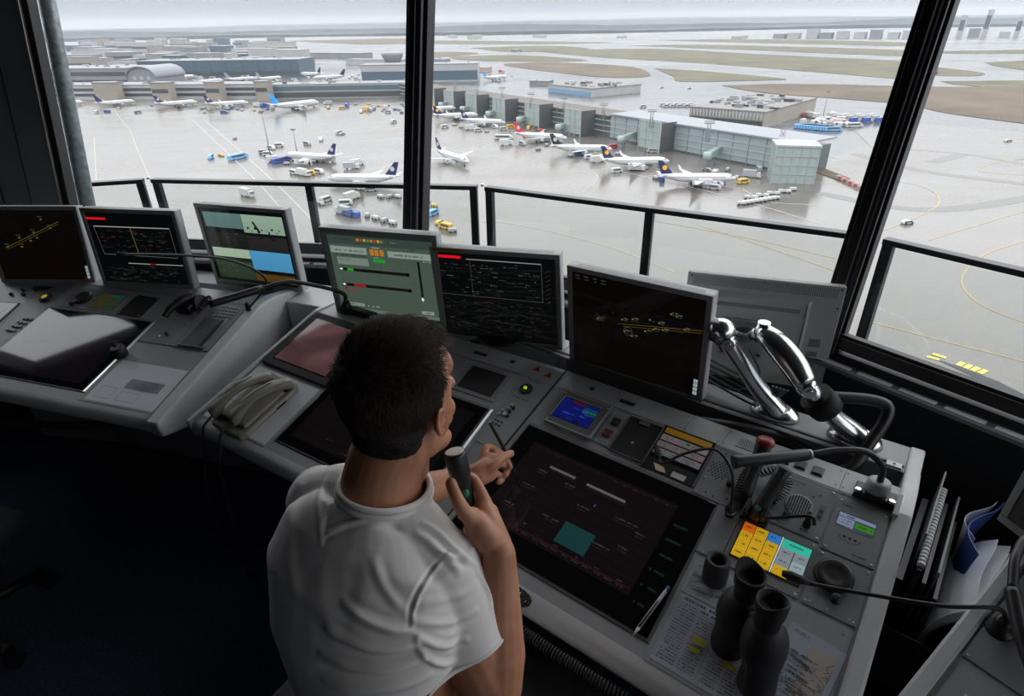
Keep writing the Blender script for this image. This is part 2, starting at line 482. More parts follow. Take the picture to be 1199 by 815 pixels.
for i in (2, 3, 4, 5):
    RR = 5.3; H = 1.075
    RA = dict(enumerate(ANG)); RA[3] = 48.7; p0 = corner(RA[i], 0, RR, False); p1 = corner(RA[i + 1], 0, RR, False)
    d = (p1 - p0).normalized(); p0 = p0 + d * .028; p1 = p1 - d * .028; L = (p1 - p0).length
    t = thing('balcony_railing', RL[i], 'railing', loc=p0, rotz=math.atan2(d.y, d.x), group=None)
    bm = bmesh.new(); box(bm, (L / 2, 0, H - .012), (L, .05, .024)); obj('handrail', bm, M_rail, t, bev=.003)
    bm = bmesh.new(); box(bm, (L / 2, 0, .1), (L, .03, .04)); obj('bottom_rail', bm, M_rail, t)
    for x in (.022, L / 2, L - .022):
        bm = bmesh.new(); box(bm, (x, 0, (H - .024) / 2 - .05), (.042, .035, H - .024 + .1)); obj('post', bm, M_rail, t, bev=.002)
    for x0, x1 in ((.043, L / 2 - .021), (L / 2 + .021, L - .043)):
        bm = bmesh.new(); v = [bm.verts.new((x, .012, z)) for x, z in ((x0, .12), (x1, .12), (x1, H - .03), (x0, H - .03))]; bm.faces.new(v)
        obj('glass_infill', bm, M_rglass, t)
    bm = bmesh.new(); tube(bm, [(-.028, .0, H - .004), (-.028, 0, H + .008)], .01, 8); obj('end_knob', bm, M_screw, t)
# ================================================================== control desks
SL = R(16.6)
def desk_frame(x, y, az):
    """frame of a sloping desk top: u along the desk, v up the slope, n out of the surface; z of the origin .85 above the floor"""
    a = R(az)
    X = Vector((math.cos(a), math.sin(a), 0)); U = Vector((-math.sin(a), math.cos(a), 0))
    V = U * math.cos(SL) + Vector((0, 0, math.sin(SL))); N = X.cross(V)
    M = Matrix((X, V, N)).transposed().to_4x4(); M.translation = Vector((x, y, .85)); return M
def desk_level(x, y, az):
    """same desk, but with level axes (u, depth, z)"""
    return T(x, y, .85) @ Matrix.Rotation(R(az), 4, 'Z')
FB, LB = desk_frame(.046, 1.413, -37.5), desk_level(.046, 1.413, -37.5)
FA, LA = desk_frame(-.547, 1.797, -32.6), desk_level(-.547, 1.797, -32.6)
FL, LL = desk_frame(-1.934, 2.298, -17.2), desk_level(-1.934, 2.298, -17.2)
azL0 = -9.5
_w = FL @ Vector((-.15, 0, 0))
_d0 = Vector((math.cos(R(azL0)), math.sin(R(azL0)), 0))
_o0 = _w - _d0 * .575
FL0, LL0 = desk_frame(_o0.x, _o0.y, azL0), desk_level(_o0.x, _o0.y, azL0)
cs, sn = math.cos(SL), math.sin(SL)
def sv(v, n=0): return (v * cs - n * sn, v * sn + n * cs)          # slope coords -> (depth, z)
VT = .165                                                            # top of the sloping field
LD, LZ = sv(VT)                                                      # start of the level ledge
def body_profile(back=.50, slab=.012):
    """cross section of the desk: sloping top, level ledge, tray, raised slab and foot"""
    return [sv(-.405), sv(VT), (LD, LZ), (LD + .098, LZ), (LD + .098, -.035), (.375, -.035), (.375, slab), (back, slab), (back, -.85), (.16, -.85),
            (.16, -.30), (-.02, -.27), (-.30, -.185), sv(-.405, -.055)]
def lip_profile():
    a = [sv(-.405), sv(-.425, -.001), sv(-.440, -.007), sv(-.450, -.020), sv(-.450, -.036), sv(-.440, -.050), sv(-.405, -.057)]
    return a
def clean(poly):
    o = []
    for p in poly:
        if not o or (Vector(p) - Vector(o[-1])).length > 1e-4: o.append(p)
    return o
def loft(bm, prof, Ma, ua, Mb, ub):
    """skin a profile between two level desk frames (used for wedge pieces)"""
    a = [bm.verts.new(Ma @ Vector((ua, p[0], p[1]))) for p in prof]; b = [bm.verts.new(Mb @ Vector((ub, p[0], p[1]))) for p in prof]
    n = len(prof)
    for i in range(n):
        bm.faces.new((a[i], b[i], b[(i + 1) % n], a[(i + 1) % n]))
    bm.faces.new(a[::-1]); bm.faces.new(b)
    bmesh.ops.recalc_face_normals(bm, faces=bm.faces[:])
PR = clean(body_profile()); LP = lip_profile()
def inv(M, bm): bmesh.ops.transform(bm, matrix=M.inverted(), verts=bm.verts[:])
def desk_part(name, root, prof, Ma, ua, Mb, ub, m, bev=0, smooth=None):
    bm = bmesh.new(); loft(bm, prof, Ma, ua, Mb, ub); inv(root.matrix_world, bm)
    return obj(name, bm, m, root, bev=bev, smooth=smooth)
def cheek_profile(h=.006, back=.505):
    return [sv(-.448, .004), sv(-.44, .009), sv(-.40, h + .004), sv(VT, h), (LD + .03, LZ + h), (LD + .098, LZ + h), (.372, LZ * .6), (.385, .016), (back, .016), (back, -.85), (.16, -.85), (.16, -.33), (-.02, -.30), (-.30, -.21), sv(-.43, -.066), sv(-.453, -.05)]

# the three desks: seams, fields
desk_main = thing('control_desk', 'long light grey angled controller desk the man sits at, with sloping top', 'desk', M=LB)
def box_desk(root, F, LV, u0, u1, first):
    pass
desk_part('worktop', desk_main, PR, LB, -.018, LB, .892, M_desk)
desk_part('front_lip', desk_main, LP, LB, -.018, LB, .892, M_desk_light, smooth=50)
desk_part('worktop', desk_main, PR, LA, -.345, LA, .592, M_desk)
desk_part('front_lip', desk_main, LP, LA, -.345, LA, .592, M_desk_light, smooth=50)
desk_part('wedge_panel', desk_main, PR, LA, .594, LB, -.020, M_panel)
desk_part('front_lip', desk_main, LP, LA, .592, LB, -.018, M_desk_light, smooth=50)
CH = cheek_profile()
desk_part('side_panel', desk_main, CH, LB, .892, LB, .927, M_desk_light, bev=.006)
desk_part('side_panel', desk_main, CH, LA, -.362, LA, -.345, M_desk_light, bev=.003)
desk_left = thing('control_desk', 'light grey controller desk at the left with bright window reflections in its screen', 'desk', M=LL)
desk_part('worktop', desk_left, PR, LL, -.018, LL, .885, M_desk)
desk_part('front_lip', desk_left, LP, LL, -.018, LL, .885, M_desk_light, smooth=50)
PR2 = clean(body_profile(.378))
desk_part('wedge_panel', desk_left, PR2, LL0, .58, LL, -.020, M_panel)
desk_part('front_lip', desk_left, LP, LL0, .578, LL, -.018, M_desk_light, smooth=50)
desk_part('worktop', desk_left, PR2, LL0, .14, LL0, .578, M_desk)
desk_part('front_lip', desk_left, LP, LL0, .14, LL0, .578, M_desk_light, smooth=50)
desk_part('side_panel', desk_left, CH, LL, .885, LL, .935, M_desk_light, bev=.008)
# piece of shelf bridging the two desks behind the gap
bm = bmesh.new()
_a = LL @ Vector((.94, .30, .010)); _b = LL @ Vector((.94, .50, .010)); _c = LA @ Vector((-.365, .50, .010)); _d = LA @ Vector((-.365, .26, .010))
vs = [bm.verts.new(p) for p in (_a, _d, _c, _b)]; bm.faces.new(vs)
r = bmesh.ops.extrude_face_region(bm, geom=bm.faces[:]); bmesh.ops.translate(bm, verts=[v for v in r['geom'] if isinstance(v, bmesh.types.BMVert)], vec=(0, 0, -.86))
bmesh.ops.recalc_face_normals(bm, faces=bm.faces[:])
o = obj('corner_cabinet', bm, M_desk_light, M=None, bev=.006)
tag(o, 'light grey cabinet filling the gap between the left desk and the main desk', 'cabinet')

# right desk (only its left end shows)
FC, LC = desk_frame(.92, .805, -56), desk_level(.92, .805, -56)

desk_right = thing('control_desk', 'dark grey end of another controller desk in the bottom right corner', 'desk', M=LC)
desk_part('worktop', desk_right, PR, LC, .03, LC, 1.0, M_desk)
desk_part('front_lip', desk_right, LP, LC, .03, LC, 1.0, M_desk_light, smooth=50)
desk_part('side_panel', desk_right, CH, LC, .0, LC, .03, M_desk_light, bev=.006)

# ---------------------------------------------------------------- things built into or lying on the sloping fields
def place(F, u, v, n=0.0, rz=0.0): return F @ T(u, v, n) @ Matrix.Rotation(rz, 4, 'Z')
rnd = random.Random(5)
def flatfn(x, y, h): return (x, y, h)
def screws(t, pts, n=.0016, r=.003):
    for x, y in pts:
        bm = bmesh.new(); lathe(bm, [(r, 0), (r, .0008), (r * .6, .0014)], 10, T(x, y, n)); obj('screw', bm, M_screw, t)
def plate(name, label, cat, F, u0, u1, v0, v1, m=None, th=.003, sc=True, group=None, bev=.0008):
    """a panel screwed into the desk; origin at its lower left corner"""
    t = thing(name, label, cat, M=place(F, u0, v0))
    bm = bmesh.new(); box2(bm, .0012, u1 - u0 - .0012, .0012, v1 - v0 - .0012, -.004, th); obj('face_plate', bm, m or M_panel, t, bev=bev)
    w, h = u1 - u0, v1 - v0
    if sc: screws(t, [(.008, .008), (w - .008, .008), (.008, h - .008), (w - .008, h - .008)], th)
    return t, w, h

def touch_display(label, F, u0, u1, v0, v1, border, fn):
    t = thing('touch_display', label, 'display', M=place(F, u0, v0))
    w, h = u1 - u0, v1 - v0
    bm = bmesh.new(); box2(bm, 0, w, 0, h, -.02, .004); gl_ = obj('glass', bm, M_glass_blk, t, bev=.0015)
    mk = Marks(); fn(mk, w, h, border)
    if mk.q: mk.build('screen_image', flatfn, M_pix, gl_, n0=.0043)
    bm = bmesh.new(); s = .0035
    box2(bm, -s, 0, -s, h + s, -.01, .003); box2(bm, w, w + s, -s, h + s, -.01, .003); box2(bm, 0, w, -s, 0, -.01, .003); box2(bm, 0, w, h, h + s, -.01, .003)
    obj('edge_trim', bm, M_panel_dark, t)
    return t, w, h
W_ = rgb(60, 55, 58)
def strips_screen(mk, w, h, b):
    base = rgb(11, 6, 8); mk.rect(.05, .06, w - .075, h - .045, base)
    x0, x1, y0, y1 = .055, w - .08, .065, h - .05
    c1 = rgb(50, 40, 44)
    mk.rect(x0 + .01, y1 - .004, x1, y1 - .0032, rgb(60, 20, 28)); mk.rect(x0 + .01, y0 + .01, x1, y0 + .011, rgb(70, 30, 35))
    for i in range(14):
        mk.textish(x0 + .02 + i * (x1 - x0) / 14.5, y1 - .010, .012, .003, c1, rnd, .6)
        mk.textish(x0 + .01 + i * (x1 - x0) / 14.5, y0 + .003, .020, .004, rgb(48, 35, 38), rnd)
        if i % 2: mk.textish(x0 + .01 + i * (x1 - x0) / 14.5, y0 + .014, .012, .003, rgb(60, 46, 50), rnd)
    for k in range(9):
        yy = y0 + .03 + k * (y1 - y0 - .05) / 9
        mk.rect(x0, yy, x1, yy + .0006, rgb(26, 18, 22))
    for (xx, yy, ww) in ((.11, .245, .03), (.20, .24, .03), (.10, .19, .045), (.26, .20, .035), (.36, .215, .06), (.20, .135, .05), (.09, .12, .03), (.33, .13, .05), (.40, .15, .03), (.42, .20, .025), (.15, .09, .03)):
        mk.textish(xx, yy, ww, .0042, rgb(52, 47, 50), rnd)
        mk.textish(xx + .004, yy - .008, ww * .8, .0032, rgb(36, 32, 35), rnd)
    mk.rect(.138, .262, .217, .269, rgb(84, 79, 79)); mk.rect(.252, .260, .362, .267, rgb(86, 83, 83))
    mk.rect(.262, .088, .345, .148, rgb(18, 50, 50)); mk.rect(.30, .215, .303, .222, rgb(80, 60, 140))
    mk.textish(.36, .13, .03, .003, rgb(60, 50, 54), rnd)
    for k in range(6): mk.textish(w - .062, .05 + k * .042, .035, .006, rgb(20, 34, 33), rnd)
touch_display('large black touch screen under the pen, with a teal square and two grey bars', FB, 0.002, .552, -.366, -.001, .03, strips_screen)
def dim_screen(mk, w, h, b):
    mk.rect(.03, .03, w - .03, h - .03, rgb(7, 5, 6))
    for k in range(16):
        mk.textish(rnd.uniform(.04, w - .12), rnd.uniform(.04, h - .04), rnd.uniform(.02, .06), .003, rgb(42, 38, 36), rnd)
    for k in range(8): mk.line((.05, .04 + k * .036), (w - .05, .04 + k * .036), .0007, rgb(34, 20, 22))
touch_display('large dark touch screen partly hidden behind the man\'s head', FA, 0.002, .562, -.366, -.001, .03, dim_screen)
def left_screen(mk, w, h, b):
    mk.rect(.03, .025, w - .03, h - .025, rgb(8, 5, 8))
    for k in range(10): mk.textish(rnd.uniform(.05, w - .12), rnd.uniform(.04, h - .04), rnd.uniform(.02, .06), .003, rgb(30, 26, 30), rnd)
touch_display('large touch screen on the left desk mirroring the bright window', FL, 0.002, .535, -.366, -.001, .03, left_screen)
touch_display('dark touch screen cut off by the left edge of the photo', FL0, .15, .555, -.366, -.001, .03, dim_screen)
for F_, L_, u_ in ((FA, 'bright metal edge strip between the half hidden touch screen and the narrow button panel', .568), (FL, 'bright metal edge strip at the right side of the left touch screen', .5405)):
    t = thing('edge_strip', L_, 'strip', M=place(F_, u_, -.37))
    bm = bmesh.new(); prism(bm, [(0, .0), (.013, 0), (.012, .006), (.002, .004)], 0, .372, 'y'); obj('strip', bm, M_silver, t)
# seams and border strip of the main fields
def seam(root, F, u0, v0, u1, v1, w=.0022):
    M = root.matrix_world.inverted() @ F
    mk = Marks(); mk.line((u0, v0), (u1, v1), w, (.012, .012, .013))
    o = mk.build('seam', lambda x, y, h: tuple(M @ Vector((x, y, h))), M_print, root, n0=.0006); return o
for F_, rt_ in ((FB, desk_main), (FA, desk_main), (FL, desk_left)):
    for (a, b, c, d) in ((0, VT - .004, .885, VT - .004), (0, .008, .56, .008), (0, -.372, .56, -.372)):
        if F_ is FA: a, c = a - .33 * (b > .1), min(c, .59)
        seam(rt_, F_, a, b, c, d, .0016)
seam(desk_main, FB, -.019, -.43, -.019, .26, .006)
# ledge line and joints (level ledge above the sloping field)
def ledge_M(F, L): return L @ T(0, LD, LZ)
QB, QA, QL = ledge_M(FB, LB), ledge_M(FA, LA), ledge_M(FL, LL)
def ledge_marks(root, Q, us, u1):
    M = root.matrix_world.inverted() @ Q; mk = Marks()
    for u in us: mk.line((u, .004), (u, .094), .0016, rgb(190, 192, 195)); mk.line((u + .002, .004), (u + .002, .094), .0012, (.01, .01, .01))
    mk.line((0, .003), (u1, .003), .0022, (.015, .015, .015)); mk.line((0, .0075), (u1, .0075), .001, rgb(150, 152, 155))
    for u in us:
        for dy in (.02, .08):
            for sgn in (-1, 1): mk.disc(u + sgn * .008, dy, .0022, (.02, .02, .02), 8)
    return mk.build('ledge_joints', lambda x, y, h: tuple(M @ Vector((x, y, h))), M_print, root, n0=.0008)
ledge_marks(desk_main, QB, (.17, .385, .49, .60, .775), .89)
ledge_marks(desk_main, QA, (.12, .3, .45), .59)
ledge_marks(desk_left, QL, (.2, .45, .7), .88)
# ================================================================== modules on the right field of the main desk
def knob(parent, x, y, n, r, h, m=None, name='knob'):
    bm = bmesh.new(); lathe(bm, [(r * 1.15, 0), (r * 1.15, h * .2), (r, h * .25), (r * .9, h), (r * .6, h * 1.03)], 20, T(x, y, n)); return obj(name, bm, m or M_black, parent)
def button(parent, x, y, n, w, h, th, m, name='button', bev=.0012):
    bm = bmesh.new(); box2(bm, x - w / 2, x + w / 2, y - h / 2, y + h / 2, n - .001, n + th); return obj(name, bm, m, parent, bev=bev)
# blue control screen
t, w, h = plate('control_screen', 'small lit blue screen in a silver edged frame above the large touch screen', 'display', FB, .03, .186, .032, .155, M_panel_dark, .010)
bm = bmesh.new(); box2(bm, w - .003, w + .004, -.003, h + .003, 0, .014); box2(bm, .004, w, -.004, .001, 0, .013)
obj('bright_edge', bm, M_silver, t, bev=.0006)
bm = bmesh.new(); box2(bm, .010, .0125, .02, h - .016, .010, .0115); box2(bm, .010, .132, h - .018, h - .016, .010, .0115); obj('inner_edge', bm, M_silver, t)
mk = Marks(); B_ = rgb(8, 17, 84)
mk.rect(.012, .022, .133, h - .019, (.004, .004, .006)); mk.rect(.014, .024, .131, h - .021, B_)
mk.rect(.045, h - .034, .085, h - .021, rgb(60, 12, 32)); mk.rect(.088, .066, .131, .09, rgb(12, 56, 70)); mk.rect(.088, .076, .131, .079, rgb(30, 88, 70))
mk.rect(.082, .024, .1, .036, rgb(6, 12, 50)); mk.rect(.0, 0, 0, 0, B_)
for k in range(5): mk.rect(.014, .034 + k * .012, .131, .0346 + k * .012, rgb(6, 12, 70))
for k in range(12): mk.textish(.02 + rnd.random() * .08, .028 + rnd.random() * .05, .018, .003, rgb(40, 60, 150), rnd)
mk.build('screen', flatfn, M_pix, t, n0=.0103)
# switch plate
t, w, h = plate('switch_panel', 'small grey plate with one black and one dark red square button', 'panel', FB, .192, .243, .030, .152)
bm = bmesh.new(); box2(bm, .016, .038, .076, .098, .003, .010); obj('button', bm, M_black, t, bev=.001)
bm = bmesh.new(); box2(bm, .013, .037, .030, .054, .003, .009); o = obj('button', bm, mat('dark_red_button', (.11, .018, .03), .35), t, bev=.001); o['label'] = 'dark red square button'
# black open tray
t = thing('storage_recess', 'black empty recess between the two button plate and the paper strips', 'recess', M=place(FB, .247, .028))
bm = bmesh.new(); box2(bm, 0, .096, 0, .126, -.002, .0035); obj('recess_floor', bm, M_black_matt, t)
bm = bmesh.new()
for a in ((-.002, .098, -.003, 0), (-.002, .098, .126, .129), (-.003, 0, 0, .126)): box2(bm, *a, 0, .006)
obj('rim', bm, M_panel_dark, t)
bm = bmesh.new(); lathe(bm, [(.004, 0), (.004, .002), (.002, .003)], 10, T(.045, .045, .0035)); obj('latch', bm, M_screw, t)
bm = bmesh.new(); box2(bm, .03, .06, .112, .124, .0035, .007); obj('catch', bm, M_panel_dark, t)
# flight strips in a tray
t = thing('strip_tray', 'shallow black tray holding the paper flight strips', 'tray', M=place(FB, .346, .018))
W, H = .138, .146
bm = bmesh.new(); box2(bm, 0, W, 0, H, -.002, .002); obj('tray_floor', bm, M_black_matt, t)
bm = bmesh.new(); box2(bm, -.003, 0, -.003, H + .003, 0, .009); box2(bm, W, W + .003, -.003, H + .003, 0, .009); box2(bm, 0, W, H, H + .003, 0, .009)
obj('tray_wall', bm, M_panel_dark, t, bev=.0006)
SP = [('yellow flight strip at the top of the strip tray', rgb(214, 160, 20), (.03, .03, .03), .121), ('white flight strip in a red holder directly under the yellow strip', rgb(196, 190, 192), (.22, .006, .03), .096),
      ('second white flight strip in a red holder, third from the top of the tray', rgb(190, 180, 182), (.24, .006, .03), .072), ('white flight strip in a black holder below the two red ones', rgb(180, 184, 190), (.012, .012, .012), .048)]
for k, (lb, c, hc, y) in enumerate(SP):
    s = thing('flight_strip', lb, 'strip', M=place(FB, .346 + .004, .018 + y, .002))
    bm = bmesh.new(); box2(bm, 0, W - .008, 0, .023, 0, .005); obj('holder', bm, mat('strip_holder_%d' % k, hc, .4), s, bev=.0006)
    bm = bmesh.new(); box2(bm, .002, W - .010, .0035, .0225, .005, .0058)
    pm = mat('strip_paper_%d' % k, c, .6); obj('paper', bm, pm, s)
    mk = Marks(); dk = tuple(v * .45 for v in c)
    if k:
        for j in range(3): mk.textish(.006 + j * .04, .013, .028, .004, dk, rnd, .7); mk.textish(.01 + j * .038, .006, .02, .003, dk, rnd, .5)
        for j in (.03, .07, .1): mk.rect(j, .004, j + .0008, .022, dk)
        if k == 1: mk.rect(.072, .012, .08, .019, rgb(60, 130, 50))
        mk.build('print', flatfn, M_print, s, n0=.006)
s = thing('paper_note', 'cream folded paper note at the lower end of the strip tray', 'paper', M=place(FB, .368, .024, .003, R(-4)))
bm = bmesh.new(); prism(bm, [(0, .018), (.03, .018), (.042, .004), (.016, 0)], 0, .001, 'z'); obj('sheet', bm, mat('cream_paper', rgb(214, 200, 160), .7), s)
s = thing('paper_note', 'small white card in the bottom right corner of the strip tray', 'paper', M=place(FB, .424, .022, .003))
bm = bmesh.new(); box2(bm, 0, .036, 0, .017, 0, .001); obj('card', bm, mat('card_white', rgb(196, 196, 196), .6), s)
# perforated speaker
def dots(t, cx, cy, r, st, n0, ex=.55, col=(.008, .008, .009)):
    mk = Marks(); k = int(r / st) + 1
    for i in range(-k, k + 1):
        for j in range(-k, k + 1):
            x = (i + (j % 2) * .5) * st; y = j * st * .87
            if x * x + y * y < r * r: mk.disc(cx + x, cy + y, st * .5 * ex, col, 8)
    return mk.build('speaker_holes', flatfn, M_print, t, n0=n0)
t, w, h = plate('speaker_panel', 'grey speaker panel with round pattern of holes beside the flight strips', 'panel', FB, .487, .60, .004, .158)
dots(t, .038, .092, .030, .0085, .0032)
knob(t, .070, .060, .003, .006, .014)
mk = Marks(); mk.disc(.012, .058, .003, rgb(150, 190, 60)); mk.disc(.012, .05, .0022, rgb(90, 100, 50))
for x, y in ((.03, .016), (.05, .012), (.08, .02), (.03, .145), (.045, .145), (.06, .145)): mk.disc(x, y, .0028, (.02, .02, .02), 10)
mk.build('marks', flatfn, M_print, t, n0=.0032)
# radio with slotted speaker
t, w, h = plate('radio_receiver', 'grey radio panel with round slotted speaker grille and small knobs', 'panel', FB, .635, .778, .012, .160)
bm = bmesh.new(); lathe(bm, [(.030, 0), (.030, .0012), (.028, .0018)], 30, T(.078, .072, .003)); obj('grille', bm, mat('grille_light', (.30, .31, .31), .4), t)
mk = Marks()
for k in range(-4, 5):
    x = .078 + k * .0055; hh = math.sqrt(max(0, .027 ** 2 - (k * .0055) ** 2)); mk.rect(x - .0014, .072 - hh, x + .0014, .072 + hh, (.01, .01, .01))
mk.build('grille_slots', flatfn, M_print, t, n0=.0051)
knob(t, .064, .034, .003, .008, .014); knob(t, .030, .052, .003, .0035, .006); knob(t, .030, .078, .003, .0035, .006)
mk = Marks()
mk.textish(.03, .132, .05, .005, rgb(70, 84, 110), rnd); mk.textish(.032, .124, .03, .004, rgb(60, 66, 76), rnd)
mk.rect(.118, .052, .132, .098, rgb(110, 114, 118)); mk.rect(.1205, .056, .1295, .068, (.02, .02, .02)); mk.rect(.1205, .072, .1295, .084, (.02, .02, .02))
for x, y in ((.02, .11), (.03, .1), (.1, .11), (.112, .12), (.05, .012), (.1, .014)): mk.disc(x, y, .0026, (.015, .015, .015), 8)
mk.build('marks', flatfn, M_print, t, n0=.0033)
bm = bmesh.new(); cyl(bm, (.108, .030, .003), (.108, .030, .012), .009, .009, 16); cyl(bm, (.108, .030, .012), (.106, .05, .03), .0065, .0055, 12); obj('plug', bm, M_black, t)
# radio with green screen
t, w, h = plate('radio_unit', 'grey radio unit with small lit screen, half green, at the right desk end', 'panel', FB, .782, .888, .002, .150)
mk = Marks(); mk.rect(.010, .072, .088, .112, (.03, .04, .06)); mk.rect(.013, .100, .086, .109, rgb(112, 124, 146)); mk.rect(.013, .076, .046, .098, rgb(110, 120, 138)); mk.rect(.048, .080, .086, .096, rgb(52, 112, 34))
mk.textish(.016, .102, .03, .004, rgb(40, 48, 64), rnd); mk.textish(.016, .09, .026, .003, rgb(60, 70, 90), rnd); mk.textish(.016, .082, .026, .003, rgb(60, 70, 90), rnd); mk.textish(.052, .086, .03, .004, rgb(30, 70, 20), rnd)
mk.rect(.03, .073, .07, .0755, rgb(70, 80, 100))
mk.build('screen', flatfn, M_pix, t, n0=.0034)
mk = Marks()
for k in range(9):
    a = PI + k * PI / 8; mk.rect(.047 + .020 * math.cos(a) - .0018, .050 + .012 * math.sin(a) - .0012, .047 + .020 * math.cos(a) + .0018, .050 + .012 * math.sin(a) + .0012, rgb(60, 84, 128))
for x in (.036, .047, .058): mk.disc(x, .050, .0032, (.01, .01, .012), 10)
mk.textish(.06, .012, .03, .004, rgb(60, 64, 68), rnd); mk.textish(.012, .13, .02, .003, rgb(60, 64, 68), rnd)
mk.build('marks', flatfn, M_print, t, n0=.0033)
# coloured key panel
t, w, h = plate('key_panel', 'lit key panel with rows of yellow, one orange, one blue and one turquoise key', 'keypad', FB, .612, .778, -.136, .008, M_panel, .003)
x0, y0, kw, kh = .014, .030, .0375, .0215
Y_ = rgb(226, 182, 34); cols = {}
kx = lambda c: x0 + c * (kw + .002)
bm = bmesh.new(); box2(bm, x0 - .003, x0 + .146, y0 - .004, y0 + 4 * (kh + .0015) + .002, .002, .0045); obj('key_bed', bm, M_black, t)
def key(x, y, ww, hh, c, nm='key'):
    bm = bmesh.new(); box2(bm, x, x + ww, y, y + hh, .004, .0085)
    k_ = mat('key_%d_%d_%d' % tuple(int(v * 999) for v in c), c, .35, emit=(c, .45)); o = obj(nm, bm, k_, t, bev=.0008)
    mk.textish(x + ww * .25, y + hh * .42, ww * .5, .0035, tuple(v * .35 for v in c), rnd, .8)
mk = Marks(); kw2 = .026
for c in range(3):
    for r_ in range(4):
        col = Y_
        if (c, r_) == (0, 3): col = rgb(236, 116, 34)
        if (c, r_) == (2, 3): col = rgb(60, 140, 220)
        key(x0 + c * (kw2 + .0016), y0 + r_ * (kh + .0015), kw2, kh, col)
xx = x0 + 3 * (kw2 + .0016) + .004
key(xx, y0 + 3 * (kh + .0015), .058, kh, rgb(66, 214, 184))
for c in range(2):
    for r_ in (1, 2): key(xx + c * .030, y0 + r_ * (kh + .0015), .028, kh, rgb(150, 158, 166) if (c, r_) != (1, 1) else rgb(166, 188, 196))
key(xx, y0, .032, kh, Y_)
mk.build('key_legends', flatfn, M_print, t, n0=.0087)
bm = bmesh.new(); box2(bm, xx - .0035, xx - .0015, y0, y0 + 4 * (kh + .0015), .004, .0088); obj('divider', bm, mat('divider_white', rgb(235, 240, 240), .4, emit=((.8, .85, .85), .5)), t)
# handset / mouth-piece cup in panel : big black round recess with knob
t, w, h = plate('round_recess_panel', 'grey plate with a large black round cap and one small black knob', 'panel', FB, .782, .888, -.138, -.002, M_panel)
bm = bmesh.new(); lathe(bm, [(.036, 0), (.039, .004), (.037, .012), (.030, .015), (.02, .012), (.01, .011)], 32, T(.042, .086, .003)); obj('round_cap', bm, M_black, t)
knob(t, .058, .038, .003, .009, .014)
mk = Marks()
for x, y in ((.016, .012), (.09, .012), (.05, .012)): mk.disc(x, y, .0026, (.5, .5, .5), 8)
mk.build('marks', flatfn, M_print, t, n0=.0033)
screws(desk_main, [], 0)
# blank corner between touch screen and key panel
t, w, h = plate('cover_plate', 'blank grey plate between the touch screen corner and the coloured key panel', 'panel', FB, .556, .612, -.136, .004, M_panel, sc=False)
mk = Marks()
for x, y in ((.01, .01), (.018, .008), (.03, .012)): mk.disc(x, y, .0022, (.5, .5, .5), 8)
mk.build('marks', flatfn, M_print, t, n0=.0033)

# chart area: glass plate over maps and tables
t = thing('chart_board', 'grey clear covered writing surface with charts under it, below the key panel', 'board', M=place(FB, .560, -.405))
bm = bmesh.new(); box2(bm, 0, .326, 0, .258, -.002, .0015); obj('board', bm, mat('chart_board_grey', (.33, .345, .37), .30, noise=(10, .05)), t, bev=.0006)
mk = Marks()
for x, y in ((.012, .245), (.31, .243), (.016, .008)): mk.disc(x, y, .0035, rgb(140, 142, 145), 12)
mk.build('fixings', flatfn, M_print_gl, t, n0=.0017)
def sheet(label, u, v, w, h, rz, col, fn, n=.0018):
    t = thing('paper_sheet', label, 'paper', M=place(FB, u, v, n, rz))
    bm = bmesh.new(); box2(bm, 0, w, 0, h, 0, .0004); obj('paper', bm, mat('paper_%d' % int(col[0] * 255), col, .35), t)
    mk = Marks(); fn(mk, w, h); mk.build('print', flatfn, M_print_gl, t, n0=.0005, step=6e-6); return t
ink = rgb(92, 95, 104); lt = rgb(134, 138, 146)
def table_fn(mk, w, h):
    # bold heading row, then rows of figures with yellow highlights, vertical rules
    for k in range(20):
        y = .010 + k * .0065
        for (a, b) in ((.008, .045), (.052, .085), (.098, .13), (.135, .16), (.17, .2)):
            mk.textish(a, y, b - a, .003, ink if rnd.random() < .6 else lt, rnd, .8)
    for x in (.004, .092, .165, .205): mk.rect(x, .006, x + .0007, h - .01, ink)
    for k in range(12): mk.rect(.006, .012 + k * .011, .205, .0124 + k * .011, lt)
    mk.textish(.01, h - .012, .07, .006, ink, rnd, .9); mk.textish(.05, h - .022, .04, .005, ink, rnd, .9)
    for a in ((.058, .072, .085, .084), (.06, .052, .08, .062), (.12, .092, .15, .106), (.125, .058, .148, .068)): mk.rect(*a, rgb(168, 160, 50))
sheet('white table sheet with yellow highlights in the front left corner of the chart board', .572, -.396, .215, .155, R(0), rgb(176, 182, 196), table_fn)
def map_fn(mk, w, h):
    for k in range(26):
        a = (rnd.uniform(.01, w - .02), rnd.uniform(.02, h * .75)); pts = [a]
        for j in range(5): pts.append((min(w - .01, max(.01, pts[-1][0] + rnd.uniform(-.03, .04))), min(h - .02, max(.01, pts[-1][1] + rnd.uniform(-.015, .015)))))
        mk.path(pts, .0007, lt if k % 2 else ink)
    for k in range(14): mk.textish(rnd.uniform(.01, w - .05), rnd.uniform(.01, h * .7), .03, .0028, ink, rnd)
    mk.textish(.012, h - .012, .04, .004, lt, rnd)
sheet('grey airport map sheet lying under the small black cup', .566, -.236, .165, .082, R(0), rgb(168, 172, 178), map_fn, .0022)
def map2_fn(mk, w, h):
    mk.rect(w * .45, .01, w - .01, h - .02, rgb(186, 178, 168)); map_fn(mk, w, h)
    for k in range(10): mk.textish(.01, .02 + k * .01, .05, .003, ink, rnd)
sheet('chart sheet with a pinkish map right of the binoculars', .765, -.35, .105, .165, R(-6), rgb(172, 178, 190), map2_fn, .0021)

